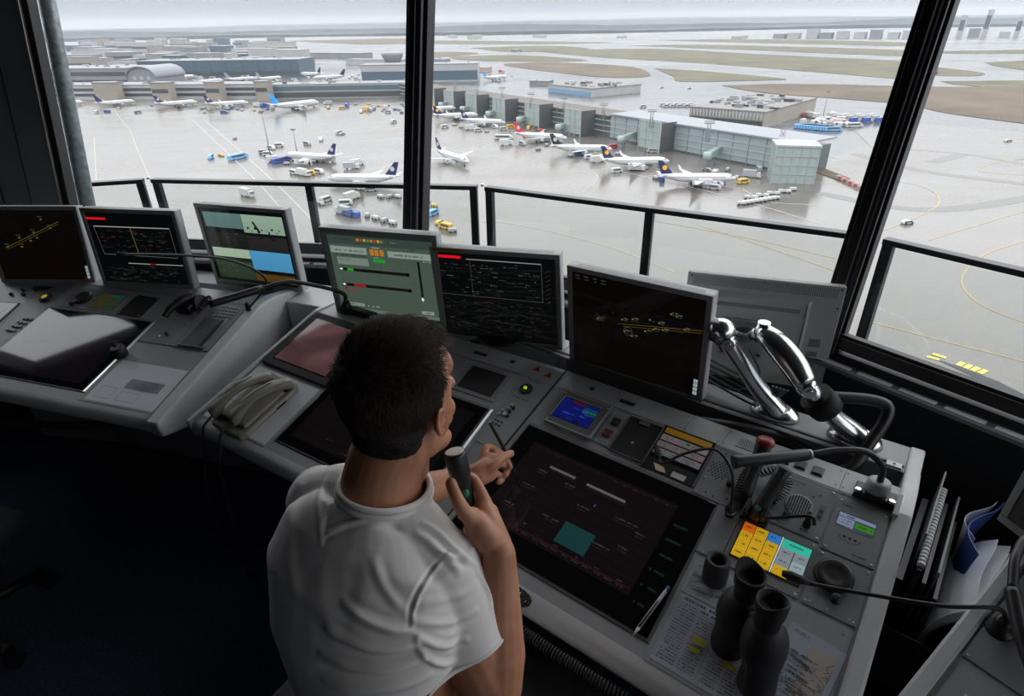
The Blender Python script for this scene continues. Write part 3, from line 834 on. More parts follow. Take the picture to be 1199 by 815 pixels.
# ballpoint pen
t = thing('ballpoint_pen', 'clear ballpoint pen with blue end lying at the left edge of the chart board', 'pen', M=place(FB, .542, -.256, .0065, R(-98)))
bm = bmesh.new(); cyl(bm, (.0, 0, 0), (.10, 0, 0), .0042, .0042, 10); cyl(bm, (.1, 0, 0), (.122, 0, 0), .0042, .001, 10); obj('barrel', bm, mat('clear_plastic', (.6, .62, .64), .15), t)
bm = bmesh.new(); cyl(bm, (.03, 0, .0036), (.1, 0, .0036), .0018, .0018, 8); obj('ink_tube', bm, M_black, t)
bm = bmesh.new(); cyl(bm, (-.012, 0, 0), (0, 0, 0), .0046, .0046, 10); obj('end_cap', bm, mat('pen_blue', (.03, .05, .3), .3), t)
bm = bmesh.new(); box2(bm, -.004, .03, -.0012, .0012, .0045, .0065); obj('clip', bm, M_white, t)
# small cup
t = thing('cup', 'small black open cylinder standing on the map sheet left of the binoculars', 'cup', M=place(FB, .618, -.178, .003) @ Matrix.Rotation(-SL, 4, 'X'))
bm = bmesh.new(); lathe(bm, [(.0, -.004), (.024, -.004), (.026, .0), (.027, .03), (.0255, .06), (.023, .062), (.0165, .060), (.015, .03), (.014, .012), (0, .011)], 28, close=False); obj('shell', bm, M_rubber, t)

# binoculars standing on their front lenses
t = thing('binoculars', 'black rubber armoured binoculars standing upright on the chart board', 'binoculars', M=place(FB, .728, -.318, .004) @ Matrix.Rotation(-SL + R(1), 4, 'X') @ Matrix.Rotation(R(-36), 4, 'Z') @ Matrix.Scale(1.1, 4))
for s in (-1, 1):
    ox = .040 * s
    bm = bmesh.new()
    prof = [(.0255, 0), (.031, .002), (.0325, .01), (.0315, .03), (.029, .05), (.030, .075), (.034, .095), (.0355, .115), (.034, .135), (.028, .15), (.0225, .158)]
    rings = []
    for r_, z in prof:
        cx = ox - s * .012 * max(0, (z - .05) / .11) if z > .05 else ox
        rings.append([bm.verts.new((cx + r_ * math.cos(2 * PI * k / 28), r_ * (1 + .12 * (.06 < z < .14)) * math.sin(2 * PI * k / 28), z - .004)) for k in range(28)])
    for i in range(len(rings) - 1):
        for k in range(28):
            f = bm.faces.new((rings[i][k], rings[i][(k + 1) % 28], rings[i + 1][(k + 1) % 28], rings[i + 1][k])); f.smooth = True
    bm.faces.new(rings[0][::-1]); bm.faces.new(rings[-1]); obj('barrel', bm, M_rubber, t, sub=1)
    bm = bmesh.new(); cx = ox - s * .012
    # eyepiece with an angled eyecup
    pr = [(.0195, .150), (.0205, .160), (.0205, .176), (.0235, .180), (.025, .196), (.0255, .205), (.0235, .2055), (.019, .190), (.0, .188)]
    rs = []
    for j, (r_, z) in enumerate(pr):
        rs.append([bm.verts.new((cx + r_ * math.cos(2 * PI * k / 28), r_ * math.sin(2 * PI * k / 28), z + (max(0, s * math.cos(2 * PI * k / 28)) ** 2 * .014 if .19 < z < .21 and r_ > .02 else 0))) for k in range(28)])
    for i in range(len(rs) - 1):
        for k in range(28):
            if pr[i + 1][0] == 0 and k == 27: pass
            f = bm.faces.new((rs[i][k], rs[i][(k + 1) % 28], rs[i + 1][(k + 1) % 28], rs[i + 1][k])); f.smooth = True
    obj('eyecup', bm, M_black_matt, t)
bm = bmesh.new(); tube(bm, [(0, 0, .06), (0, 0, .12)], .014, 16); box2(bm, -.03, .03, -.012, .012, .105, .125); obj('bridge', bm, M_rubber, t, bev=.002)
bm = bmesh.new(); lathe(bm, [(.013, .122), (.014, .126), (.014, .142), (.012, .146)], 20); obj('focus_wheel', bm, M_black, t)
bm = bmesh.new(); mk = Marks(); bm.free(); mk.disc(0, 0, .004, rgb(60, 60, 62)); mk.build('emblem', lambda x, y, h: (.046 + x, -.0400, .085 + y), M_print, t)

# switches on the level ledge
QLB = lambda u, d, n=0: QB @ T(u, d, n)
for u, lb in ((.645, 'leftmost of three black rocker switches on the desk ledge'), (.683, 'middle of three black rocker switches on the desk ledge'), (.722, 'right of three black rocker switches on the desk ledge')):
    t = thing('rocker_switch', lb, 'switch', M=QLB(u, .045))
    bm = bmesh.new(); box2(bm, -.0135, .0135, -.017, .017, 0, .003); obj('frame', bm, M_panel_dark, t, bev=.0008)
    bm = bmesh.new(); box2(bm, -.011, .011, -.0145, .0145, .002, .0065); obj('rocker', bm, M_black, t, bev=.0012)
mk = Marks(); 
t = thing('ledge_speaker', 'small group of speaker holes in the desk ledge beside the red cap', 'speaker', M=QLB(.548, .05))
bm = bmesh.new(); box2(bm, -.022, .022, -.022, .022, 0, .0015); obj('plate', bm, M_panel, t)
dots(t, 0, 0, .020, .0072, .0017)
for u, d, wd, lb in ((.085, .05, .014, 'small black slot in the desk ledge left of the long one'), (.205, .045, .045, 'long black slot in the desk ledge above the blue screen')):
    t = thing('cable_slot', lb, 'slot', M=QLB(u, d)); bm = bmesh.new(); box2(bm, -wd / 2, wd / 2, -.008, .008, 0, .002); obj('slot', bm, M_black, t, bev=.0008)
for u, d, wd, lb in ((.395, .045, .05, 'black slot in the desk ledge under the map monitor foot'), (.515, .055, .016, 'small square black slot in the ledge near the narrow button panel')):
    t = thing('cable_slot', lb, 'slot', M=QA @ T(u, d, 0)); bm = bmesh.new(); box2(bm, -wd / 2, wd / 2, -.008, .008, 0, .002); obj('slot', bm, M_black, t, bev=.0008)
# white plate at the right end of the ledge
t = thing('metal_plate', 'bright white metal plate at the right end of the desk ledge', 'plate', M=FB @ T(.889, .150, .002))
bm = bmesh.new(); box2(bm, 0, .012, 0, .060, 0, .012); obj('plate', bm, mat('bright_metal', (.85, .86, .87), .25, .3), t, bev=.001)

# equipment rail on the shelf behind the ledge
t = thing('equipment_rail', 'dark slotted rail on the shelf that carries the monitor arms', 'rail', M=LB @ T(-.3, .375, -.036))
bm = bmesh.new(); prism(bm, [(-.005, .0), (.03, .0), (.03, .052), (.022, .052), (.022, .044), (.004, .044), (.004, .052), (-.005, .052)], 0, 1.19, 'x'); obj('rail', bm, M_panel_dark, t)
bm = bmesh.new(); box2(bm, 1.150, 1.185, .002, .024, .052, .056); obj('end_block', bm, M_white, t, bev=.001)
bm = bmesh.new(); cyl(bm, (1.168, .013, .056), (1.168, .013, .0575), .003, .003, 10); obj('screw', bm, M_black, t)

# ================================================================== narrow button panel (wedge) between the two fields
t = thing('button_panel', 'narrow grey panel with warning triangles, glowing green button and small push buttons', 'panel', M=place(FB, -.135, -.12, .001))
bm = bmesh.new(); prism(bm, [(.026, .0), (.112, .0), (.112, .34), (-.004, .34)], 0, .002, 'z'); obj('face_plate', bm, mat('panel_mid_grey', (.27, .28, .285), .45, noise=(20, .05)), t)
mk = Marks(); og = rgb(150, 70, 20)
for cx, cy in ((.030, .322), (.078, .314)):
    mk.quad([(cx - .016, cy - .012), (cx + .016, cy - .012), (cx, cy + .014)], og); mk.quad([(cx - .009, cy - .0085), (cx + .009, cy - .0085), (cx, cy + .006)], rgb(60, 26, 14))
mk.textish(.02, .276, .07, .005, rgb(70, 72, 74), rnd); mk.textish(.03, .268, .05, .004, rgb(70, 72, 74), rnd); mk.textish(.03, .19, .06, .004, rgb(50, 52, 54), rnd)
mk.build('print', flatfn, M_print, t, n0=.0023)
bm = bmesh.new(); lathe(bm, [(.021, 0), (.021, .004), (.019, .006), (.015, .005)], 28, T(.048, .232, .002)); obj('dial', bm, M_black, t)
mk = Marks(); 
for k in range(3): mk.rect(.040 + k * .004, .226, .043 + k * .004, .238, rgb(160, 200, 30), .3)
mk.build('green_light', flatfn, M_pix, t, n0=.0085)
for i, (x, y) in enumerate(((.045, .158), (.058, .150), (.042, .143), (.055, .134), (.034, .128), (.047, .118), (.030, .112), (.060, .117))):
    bm = bmesh.new(); lathe(bm, [(.006, 0), (.006, .003), (.0045, .006)], 14, T(x, y, .002)); obj('push_button', bm, M_white if i in (5,) else (M_black if i % 2 else mat('button_grey', (.4, .41, .42), .4)), t)
for k in range(6):
    bm = bmesh.new(); lathe(bm, [(.003, 0), (.003, .002)], 8, T(.034 + .012 * (k % 3), .09 - .014 * (k // 3), .002)); obj('pin', bm, M_black, t)

# ================================================================== modules of the middle field
t, w, h = plate('blank_display', 'dark grey blank square display right of the man\'s forehead', 'display', FA, .395, .562, .028, .155, M_panel)
bm = bmesh.new(); box2(bm, .018, .148, .016, .112, .003, .0045); obj('dark_glass', bm, mat('dark_grey_glass', (.018, .019, .02), .35), t, bev=.0005)
t, w, h = plate('key_panel', 'plain grey panel strip hidden mostly behind the man\'s hair', 'panel', FA, .0, .392, .028, .155, M_panel)
t, w, h = plate('touch_display', 'smaller touch screen showing a dull red image left of the man\'s head', 'display', FA, -.332, -.004, -.136, .156, M_black_matt, .012, sc=False, bev=.004)
mk = Marks()
def grad(x, y):
    a = .5 + .5 * math.sin(x * 23 + 3 * math.sin(y * 17)); b = .5 + .5 * math.sin(y * 31 + 2 * math.sin(x * 19)); k = .6 + .5 * a * b
    return tuple(v * k for v in rgb(84, 58, 60))
NX, NY = 26, 22
for i in range(NX):
    for j in range(NY):
        xa, xb = .035 + i * .26 / NX, .035 + (i + 1) * .26 / NX; ya, yb = .035 + j * .22 / NY, .035 + (j + 1) * .22 / NY
        mk.rect(xa, ya, xb, yb, grad(xa, ya))
mk.build('screen_image', flatfn, M_pix, t, n0=.0125, step=0)
bm = bmesh.new(); box2(bm, .03, .30, .03, .26, .0105, .0122); obj('glass', bm, M_glass_blk, t)
t = thing('chart_board', 'pale covered paper board under the two telephone handsets', 'board', M=place(FA, -.338, -.405))
bm = bmesh.new(); box2(bm, 0, .325, 0, .262, -.002, .0015); obj('board', bm, mat('chart_board_grey', (.33, .345, .37), .3), t, bev=.0006)
bm = bmesh.new(); box2(bm, .006, .318, .008, .255, .0015, .0019); obj('paper', bm, mat('board_paper', rgb(222, 226, 232), .25), t)
mk = Marks()
for k in range(30): mk.textish(rnd.uniform(.01, .2), rnd.uniform(.01, .24), .05, .0035, rgb(150, 156, 166), rnd)
mk.line((.02, .02), (.02, .09), .0012, rgb(120, 126, 136)); mk.line((.02, .09), (.1, .09), .0012, rgb(120, 126, 136)); mk.line((.1, .09), (.1, .02), .0012, rgb(120, 126, 136)); mk.line((.1, .02), (.02, .02), .0012, rgb(120, 126, 136))
mk.build('print', flatfn, M_print_gl, t, n0=.0021)

# ================================================================== telephone handsets on a cradle base
M_phone = mat('phone_grey_beige', (.245, .235, .20), .38, noise=(8, .06))
t = thing('telephone_cradle', 'grey beige double cradle that the two telephone handsets rest on', 'telephone', M=place(FA, -.172, -.296, .002, R(88)))
bm = bmesh.new(); prism(bm, [(-.125, -.075), (-.10, -.085), (.115, -.085), (.13, -.07), (.13, .07), (.115, .085), (-.10, .085), (-.125, .075)], 0, .022, 'z'); obj('base', bm, M_phone, t, bev=.008)
bm = bmesh.new(); box2(bm, -.09, .10, -.068, -.012, .02, .032); box2(bm, -.09, .10, .012, .068, .02, .032); obj('cradle', bm, M_phone, t, bev=.006)
bm = bmesh.new(); box2(bm, .02, .06, -.086, -.0845, .006, .014); obj('jack', bm, M_black, t)
def handset(label, u, v, rz):
    t = thing('telephone_handset', label, 'telephone', M=place(FA, u, v, .036, rz) @ Matrix.Diagonal((1, .84, 1, 1)))
    bm = bmesh.new(); rings = []
    pts = [(-.112, .006, .022, .026), (-.105, .010, .027, .030), (-.085, .016, .028, .031), (-.065, .026, .024, .022), (-.04, .034, .020, .015), (0, .038, .019, .0135), (.04, .034, .020, .015), (.065, .026, .024, .021), (.085, .016, .028, .029), (.105, .010, .027, .028), (.113, .006, .021, .024)]
    sp = []
    for i in range(len(pts)): sp.append(pts[i])
    for x, z, wy, hz in sp:
        ring = []
        for k in range(20):
            a = 2 * PI * k / 20; ca, sa = math.cos(a), math.sin(a)
            e = .62; px = math.copysign(abs(ca) ** e, ca) * wy; pz = math.copysign(abs(sa) ** e, sa) * hz * .62
            ring.append(bm.verts.new((x, px, z + pz)))
        rings.append(ring)
    for i in range(len(rings) - 1):
        for k in range(20):
            f = bm.faces.new((rings[i][k], rings[i][(k + 1) % 20], rings[i + 1][(k + 1) % 20], rings[i + 1][k])); f.smooth = True
    bm.faces.new(rings[0][::-1]); bm.faces.new(rings[-1]); bmesh.ops.recalc_face_normals(bm, faces=bm.faces[:])
    obj('grip', bm, M_phone, t, sub=1)
    bm = bmesh.new(); tube(bm, [(-.08, .0215, .030), (-.05, .0195, .043), (0, .018, .050), (.05, .0195, .043), (.08, .022, .030)], .0022, 6)
    obj('edge_ridge', bm, mat('phone_edge', (.55, .53, .48), .3), t)
    bm = bmesh.new(); lathe(bm, [(.018, -.012), (.018, -.006)], 18, T(-.088, 0, .004)); lathe(bm, [(.018, -.012), (.018, -.006)], 18, T(.088, 0, .004)); obj('ear_caps', bm, M_black, t)
    return t
h1 = handset('left one of the two beige telephone handsets, nearer the pale board', -.222, -.296, R(74))
h2 = handset('right one of the two beige telephone handsets, nearer the dark touch screen', -.128, -.288, R(74))
def cord(label, pts, r, name='hanging_cord', m=None):
    bm = bmesh.new(); tube(bm, spline(pts, 8), r, 8); o = obj(name, bm, m or M_black, None)
    return tag(o, label, 'cord')
def coil(pts, r, R_, turns):
    P = spline(pts, 24); out = []; n = turns * 10; L = len(P)
    x = None
    for i in range(n + 1):
        s = i / n * (L - 1); k = min(int(s), L - 2); p = P[k].lerp(P[k + 1], s - k); tn = (P[k + 1] - P[k]).normalized()
        if x is None: x, _ = frame_of(tn)
        x = (x - tn * x.dot(tn)).normalized(); y = tn.cross(x); a = i / 10 * 2 * PI
        out.append(p + (x * math.cos(a) + y * math.sin(a)) * R_)
    bm = bmesh.new(); tube(bm, out, r, 5); return bm
A_ = lambda u, v, n=0: FA @ Vector((u, v, n))
for lb, u, v, du, dz in (('thin black cord hanging from the left telephone handset over the desk edge', -.242, -.405, .012, .32), ('long black cord hanging from the right telephone handset down into the dark', -.158, -.400, .03, .52)):
    p = A_(u, v, .045); q = A_(u - .004, v - .04, .03); e_ = A_(u - .005, -.468, -.012)
    o_ = Vector((-.54, -.84, 0)); cord(lb, [p, q, e_, e_ + o_ * .02 + Vector((0, 0, -.08)), e_ + o_ * .045 + Vector((du * .6, 0, -dz * .5)), e_ + o_ * .06 + Vector((du, 0, -dz)), e_ + o_ * .06 + Vector((du + .014, 0, -dz + .03))], .0055 if du > .02 else .0038, m=mat('cord_black', (.03, .031, .033), .4))
# ================================================================== monitors
def monitor(label, P, az, tilt, W, H, fn, shelf, foot=True, roll=0.0, vents=True, buttons=True, back=False):
    """P: upper left corner of the front face (world, z above floor); az: direction of the width; the stand reaches down to 'shelf'"""
    a = R(az); X = Vector((math.cos(a), math.sin(a), 0)); U = Vector((-math.sin(a), math.cos(a), 0))
    C = Vector(P) + X * W / 2 + Vector((0, 0, -H)) + U * (H * math.sin(R(tilt)))
    Mt = T(C.x, C.y, C.z) @ Matrix.Rotation(a, 4, 'Z') @ Matrix.Rotation(R(tilt), 4, 'X') @ Matrix.Rotation(-R(roll), 4, 'Y')
    t = thing('computer_monitor', label, 'monitor', M=Mt)
    D = .058; b = .0165
    bm = bmesh.new(); box2(bm, -W / 2, W / 2, .004, .044, 0, H); box2(bm, -W / 2 + .045, W / 2 - .045, .044, D + .01, .03, H - .045); obj('housing', bm, M_mon, t, bev=.003)
    bm = bmesh.new()
    box2(bm, -W / 2, W / 2, 0, .012, H - b, H); box2(bm, -W / 2, W / 2, 0, .012, 0, b * 1.1)
    box2(bm, -W / 2, -W / 2 + b, 0, .012, b * 1.1, H - b); box2(bm, W / 2 - b, W / 2, 0, .012, b * 1.1, H - b); obj('bezel', bm, mat('monitor_bezel', (.27, .275, .28), .4), t, bev=.0015)
    w, h = W - 2 * b, H - 2.1 * b
    if fn:
        bm = bmesh.new(); box2(bm, -w / 2, w / 2, .0035, .012, b * 1.1, b * 1.1 + h); sc_ = obj('screen', bm, M_glass_blk, t)
        mk = Marks(); fn(mk, w, h)
        mk.build('screen_image', lambda x, y, hh: (-w / 2 + x, .0033 - hh, b * 1.1 + y), M_pix, sc_, step=4e-6)
    mk = Marks()
    if vents:
        k = 0
        x = -W / 2 + .03
        while x < W / 2 - .03:
            for yy in (.012, .018, .024): mk.rect(x, yy, x + .0035, yy + .003, (.05, .05, .055))
            x += .0065
        mk.build('vent_slots', lambda x, y, hh: (x, y, H + .0003 + hh), M_print, t, step=0)
    if False:
        bm = bmesh.new()
        for k in range(4): box2(bm, W / 2 - .0145 - .014, W / 2 - .0145 - .003, -.0015, .002, .022 + k * .0145, .0335 + k * .0145)
        obj('buttons', bm, mat('pale_buttons', rgb(176, 196, 196), .4), t, bev=.0006)
    if foot:
        zf = shelf - C.z
        bm = bmesh.new(); box2(bm, -.028, .028, .046, .07, zf + .012, .16); obj('neck', bm, M_black, t, bev=.004)
        bm = bmesh.new(); lathe(bm, [(.0, 0), (.098, 0), (.10, .004), (.092, .011), (.0, .015)], 40, T(0, .055, zf + .001), close=False); obj('foot', bm, M_black, t)
    return t, w, h, H, W
GR = rgb(60, 62, 60)
def scr_map1(mk, w, h):
    mk.rect(0, 0, w, h, rgb(8, 6, 4)); mk.rect(w * .93, 0, w, h * .05, rgb(50, 8, 10)); mk.rect(w * .4, 0, w * .9, h * .55, rgb(10, 5, 4))
    O_ = rgb(84, 74, 30)
    mk.line((.12 * w, .46 * h), (.80 * w, .84 * h), .0022, O_); mk.line((.14 * w, .44 * h), (.80 * w, .81 * h), .0012, O_)
    for x, y in ((.3, .47), (.42, .56), (.5, .6), (.3, .6), (.48, .68), (.68, .74), (.6, .86), (.14, .47)):
        mk.rect(x * w, y * h, x * w + .010, y * h + .006, rgb(88, 84, 44)); mk.textish(x * w - .008, y * h + .012, .022, .004, rgb(56, 66, 42), rnd)
    mk.textish(.02 * w, .92 * h, .03, .004, GR, rnd); corner_keys(mk, w)
def scr_table(sticker, tint):
    def f(mk, w, h):
        mk.rect(0, 0, w, h, rgb(5, 6, 6))
        mk.rect(0, h * .935, w * .225, h * .965, rgb(214, 16, 30))
        L_ = rgb(130, 130, 128)
        mk.rect(w * .27, h * .93, w * .89, h * .94, L_)
        mk.line((w * .89, h * .935), (w * .89, h * .50), .0012, rgb(86, 86, 86)); mk.line((w * .30, h * .935), (w * .30, h * .50), .0012, rgb(70, 70, 68))
        mk.line((0, h * .51), (w * .89, h * .505), .0013, rgb(76, 76, 76))
        for k in range(95):
            x, y = rnd.uniform(.02, .84), rnd.uniform(.53, .9); c = rnd.choice([rgb(52, 56, 56), rgb(38, 44, 42), rgb(74, 78, 76), rgb(34, 24, 24)])
            mk.textish(x * w, y * h, rnd.uniform(.01, .03), .003, c, rnd, .7)
        for k in range(7): mk.rect(w * .31, (.56 + .05 * k) * h, w * .88, (.56 + .05 * k) * h + .0008, rgb(34, 36, 36))
        for k in range(60):
            a = (rnd.uniform(.03, .75) * w, rnd.uniform(.1, .45) * h); d = rnd.uniform(-.1, .1)
            mk.line(a, (a[0] + rnd.uniform(.03, .12), a[1] + d * .25), .0009, rnd.choice([rgb(32, 34, 34), rgb(42, 44, 44), rgb(38, 24, 26), rgb(26, 34, 28)]))
        for k in range(120):
            mk.textish(rnd.uniform(.03, .9) * w, rnd.uniform(.06, .46) * h, rnd.uniform(.006, .018), .003, rnd.choice([rgb(52, 52, 52), rgb(42, 44, 43), rgb(62, 30, 32), rgb(28, 46, 33)]), rnd, .6)
        for k in range(8): mk.line((w * .92, (.5 + .05 * k) * h), (w * .96, (.53 + .05 * k) * h), .001, GR)
    return f
def corner_keys(mk, w):
    for k in range(4): mk.rect(w - .014, .006 + k * .0145, w - .002, .0175 + k * .0145, rgb(150, 168, 168)); mk.rect(w - .010, .009 + k * .0145, w - .006, .0145 + k * .0145, rgb(90, 100, 100))
def scr_sector(mk, w, h):
    mk.rect(0, 0, w, h, rgb(4, 6, 6)); mk.rect(0, h * .90, w * .225, h * .93, rgb(200, 20, 26))
    a = rgb(150, 150, 144); b = rgb(96, 98, 96)
    mk.rect(w * .06, h * .80, w * .93, h * .812, a); mk.line((w * .06, h * .8), (w * .09, h * .40), .0013, b); mk.line((w * .93, h * .80), (w * .94, h * .39), .0013, b); mk.line((w * .09, h * .41), (w * .94, h * .39), .0018, b)
    mk.line((w * .48, h * .8), (w * .50, h * .41), .0016, rgb(120, 124, 80)); mk.rect(w * .34, h * .28, w * .98, h * .29, a); mk.rect(w * .60, h * .275, w * .67, h * .295, rgb(110, 20, 34))
    for k in range(70): mk.textish(rnd.uniform(.1, .88) * w, rnd.uniform(.42, .77) * h, .02, .003, rnd.choice([rgb(40, 62, 52), rgb(60, 50, 40), rgb(46, 46, 46), rgb(84, 40, 30)]), rnd, .6)
    for k in range(70): mk.textish(rnd.uniform(.05, .9) * w, rnd.uniform(.02, .26) * h, .02, .003, rnd.choice([rgb(36, 56, 48), rgb(64, 56, 40), rgb(50, 52, 50)]), rnd, .6)
def scr_cams(mk, w, h):
    mk.rect(0, 0, w, h, rgb(5, 8, 8)); x0, y0, x1, y1 = w * .04, h * .04, w * .98, h * .95; xm = w * .50; ym = h * .47
    def view(xa, ya, xb, yb, sky, gnd, hor, dark):
        N = 24
        for j in range(N):
            ya_, yb_ = ya + (yb - ya) * j / N, ya + (yb - ya) * (j + 1) / N; f = j / N
            c = gnd if f < hor - .12 else (dark if f < hor else sky); k = .8 + .25 * f if f >= hor else .75 + .4 * f
            mk.rect(xa, ya_, xb, yb_, tuple(v * k for v in c))
    view(x0, ym, xm, y1, rgb(84, 112, 108), rgb(30, 32, 28), .55, rgb(14, 20, 18))
    view(xm, ym, x1, y1, rgb(134, 158, 140), rgb(40, 38, 38), .50, rgb(16, 18, 18))
    view(x0, y0, xm, ym, rgb(148, 168, 146), rgb(44, 58, 40), .68, rgb(22, 34, 22))
    view(xm, y0, x1, ym, rgb(70, 140, 182), rgb(84, 62, 22), .36, rgb(12, 12, 8))
    for k in range(26):
        x = xm + rnd.uniform(.05, .9) * (x1 - xm); y = ym + (y1 - ym) * rnd.uniform(.3, .62); mk.rect(x, y, x + rnd.uniform(.003, .014), y + rnd.uniform(.002, .012), rgb(16, 18, 20))
    for k in range(16):
        x = x0 + rnd.uniform(.05, .9) * (xm - x0); y = y0 + (ym - y0) * rnd.uniform(.15, .6); mk.rect(x, y, x + .005, y + .003, rnd.choice([rgb(110, 120, 104), rgb(30, 40, 30)]))
    for k in range(12):
        x = x0 + rnd.uniform(.05, .9) * (xm - x0); y = ym + (y1 - ym) * rnd.uniform(.1, .5); mk.rect(x, y, x + .008, y + .003, rgb(70, 70, 62))
    mk.quad([(xm + .05, ym + .125), (xm + .058, ym + .13), (xm + .085, ym + .085), (xm + .075, ym + .082)], rgb(14, 16, 18))
    mk.line((xm, y0), (xm, y1), .0015, rgb(10, 16, 14)); mk.line((x0, ym), (x1, ym), .0015, rgb(10, 16, 14))
def scr_green(mk, w, h):
    mk.rect(0, 0, w, h, rgb(28, 38, 33)); mk.rect(.01, .008, w - .004, h - .01, rgb(66, 80, 70)); mk.rect(.01, h - .042, w - .004, h - .01, rgb(52, 64, 60))
    lg = rgb(128, 140, 132); bk = rgb(10, 14, 12)
    for k in range(8): mk.rect(.13 + k * .014, h - .028, .14 + k * .014, h - .018, [rgb(170, 120, 30), rgb(170, 60, 30), rgb(180, 150, 40), rgb(100, 120, 40)][k % 4])
    mk.textish(.03, h - .026, .09, .005, rgb(40, 50, 48), rnd); mk.textish(.25, h - .026, .04, .004, rgb(100, 110, 106), rnd)
    mk.rect(.015, h - .078, .165, h - .052, lg); mk.textish(.02, h - .07, .13, .006, rgb(60, 72, 66), rnd, .6); mk.textish(.03, h - .088, .13, .006, rgb(44, 56, 50), rnd)
    mk.rect(.035, h - .123, .165, h - .094, rgb(112, 122, 116)); mk.textish(.04, h - .105, .05, .004, rgb(70, 80, 74), rnd)
    mk.rect(.25, h - .080, w - .012, h - .056, lg); mk.textish(.26, h - .072, .14, .006, rgb(60, 72, 66), rnd, .6); mk.textish(.33, h - .048, .03, .004, rgb(40, 52, 46), rnd)
    for x in (.178, .197, .218): mk.rect(x, h - .078, x + .016, h - .055, rgb(176, 110, 34))
    mk.rect(.188, h - .05, .22, h - .046, lg); mk.rect(.188, h - .104, .235, h - .092, rgb(18, 150, 34)); mk.textish(.19, h - .088, .03, .004, lg, rnd)
    for y, c, xa, xb in ((h - .142, rgb(20, 160, 30), .07, .095), (h - .205, rgb(150, 20, 40), .085, .135)):
        mk.rect(.035, y - .006, .325, y + .006, bk); mk.rect(xa, y - .005, xb, y + .005, c); mk.quad([(.035, y), (.045, y + .005), (.052, y), (.045, y - .005)], rgb(210, 220, 212)); mk.rect(.31, y - .007, .325, y + .007, (.0, .0, .0))
    mk.rect(.362, h - .24, .371, h - .088, bk); mk.quad([(.366, h - .245), (.372, h - .236), (.366, h - .226), (.36, h - .236)], rgb(210, 220, 212)); mk.textish(.385, h - .088, .03, .005, lg, rnd)
    mk.rect(.045, h - .226, .056, h - .212, rgb(130, 26, 44)); mk.textish(.06, h - .228, .04, .006, rgb(140, 26, 44), rnd)
    mk.rect(.04, .033, .115, .045, lg); mk.textish(.045, .036, .06, .006, rgb(70, 84, 76), rnd); mk.textish(.13, .034, .05, .006, lg, rnd); mk.rect(.355, .028, .405, .042, lg); mk.textish(.362, .032, .03, .006, rgb(60, 70, 64), rnd)
    mk.rect(.01, .008, w - .004, .022, rgb(92, 104, 96))
def scr_radar(mk, w, h):
    mk.rect(0, 0, w, h, rgb(5, 4, 3)); mk.rect(w * .04, 0, w * .9, h * .5, rgb(8, 5, 4))
    O_ = rgb(88, 66, 18)
    mk.line((w * .38, h * .555), (w * .99, h * .70), .0018, O_); mk.line((w * .42, h * .54), (w * .99, h * .675), .0012, rgb(90, 70, 22)); mk.line((w * .12, h * .55), (w * .62, h * .64), .0007, rgb(46, 46, 34))
    for k in range(8):
        y = h * (.96 - .03 * (k // 4)); mk.textish(w * (.03 + .07 * (k % 4)), y, .016, .0035, GR, rnd)
    for x, y in ((.42, .62), (.50, .65), (.63, .69), (.70, .68), (.60, .56), (.78, .80), (.82, .79), (.88, .68), (.44, .50), (.22, .56), (.50, .47), (.66, .60), (.73, .62)):
        mk.textish(x * w, y * h, .016, .004, rgb(92, 92, 80), rnd); mk.textish(x * w, y * h - .007, .012, .003, rgb(66, 66, 56), rnd); mk.disc(x * w - .004, y * h - .003, .003, rgb(120, 100, 40), 8)
    c = (w * .46, h * .50)
    for k in range(14):
        a = k * 2 * PI / 14; mk.line((c[0] + .014 * math.cos(a), c[1] + .014 * math.sin(a)), (c[0] + .014 * math.cos(a + .3), c[1] + .014 * math.sin(a + .3)), .0012, rgb(96, 96, 84))
    for k in range(10): mk.line((w * rnd.uniform(.18, .3), h * rnd.uniform(.5, .62)), (w * rnd.uniform(.18, .3), h * rnd.uniform(.5, .62)), .0007, rgb(50, 50, 44))
    corner_keys(mk, w)
    
def sticker(t, H, W, b=.0165, text=None):
    mk = Marks(); Y2, O2 = rgb(140, 124, 24), rgb(150, 84, 24)
    mk.rect(-W / 2 + .014, .002, -W / 2 + .118, .015, Y2)
    mk.textish(-W / 2 + .02, .006, .09, .005, O2, rnd, .8)
    mk.build('yellow_sticker', lambda x, y, hh: (x, -.0004 - hh, H - .0165 + y), M_print, t)
S = .93
t, w, h, H_, W_m = monitor('black map monitor with a faint yellow diagonal line, at the left edge', (-2.426 * S, 2.721 * S, CAM_Z - .694 * S), -3.5, -7.6, .465 * S, .36 * S, scr_map1, .87)
t, w, h, H_, W_m = monitor('tilted black monitor with red bar and white frame lines on the left desk', (-1.908 * S, 2.634 * S, CAM_Z - .689 * S), -9.3, -2.4, .465 * S, .36 * S, scr_sector, .87, buttons=False)
sticker(t, H_, W_m)
t, *_ = monitor('monitor showing four camera views with blue sky lower right', (-1.335, 2.52, CAM_Z - .644), -19.3, 1.3, .465, .36, scr_cams, .862, roll=.7, buttons=False)
t, *_ = monitor('monitor with a grey green weather and wind display', (-.69, 2.112, CAM_Z - .632), -18.2, 3.2, .465, .36, scr_green, .862, roll=.8, buttons=False)
t, w, h, H_, W_m = monitor('black monitor with red bar and white grid, above the man\'s forehead', (-.269, 1.973, CAM_Z - .661), -19.5, 3.6, .465, .36, scr_table(1, 0), .862, roll=2.1, buttons=False)
sticker(t, H_, W_m)
mk = Marks(); gy = rgb(150, 150, 150)
mk.rect(-.045, .0035, -.043, .0135, gy); mk.rect(.018, .0035, .020, .0135, gy); mk.build('label_edges', lambda x, y, hh: (x, -.0004, H_ - .0165 + y), M_print, t)
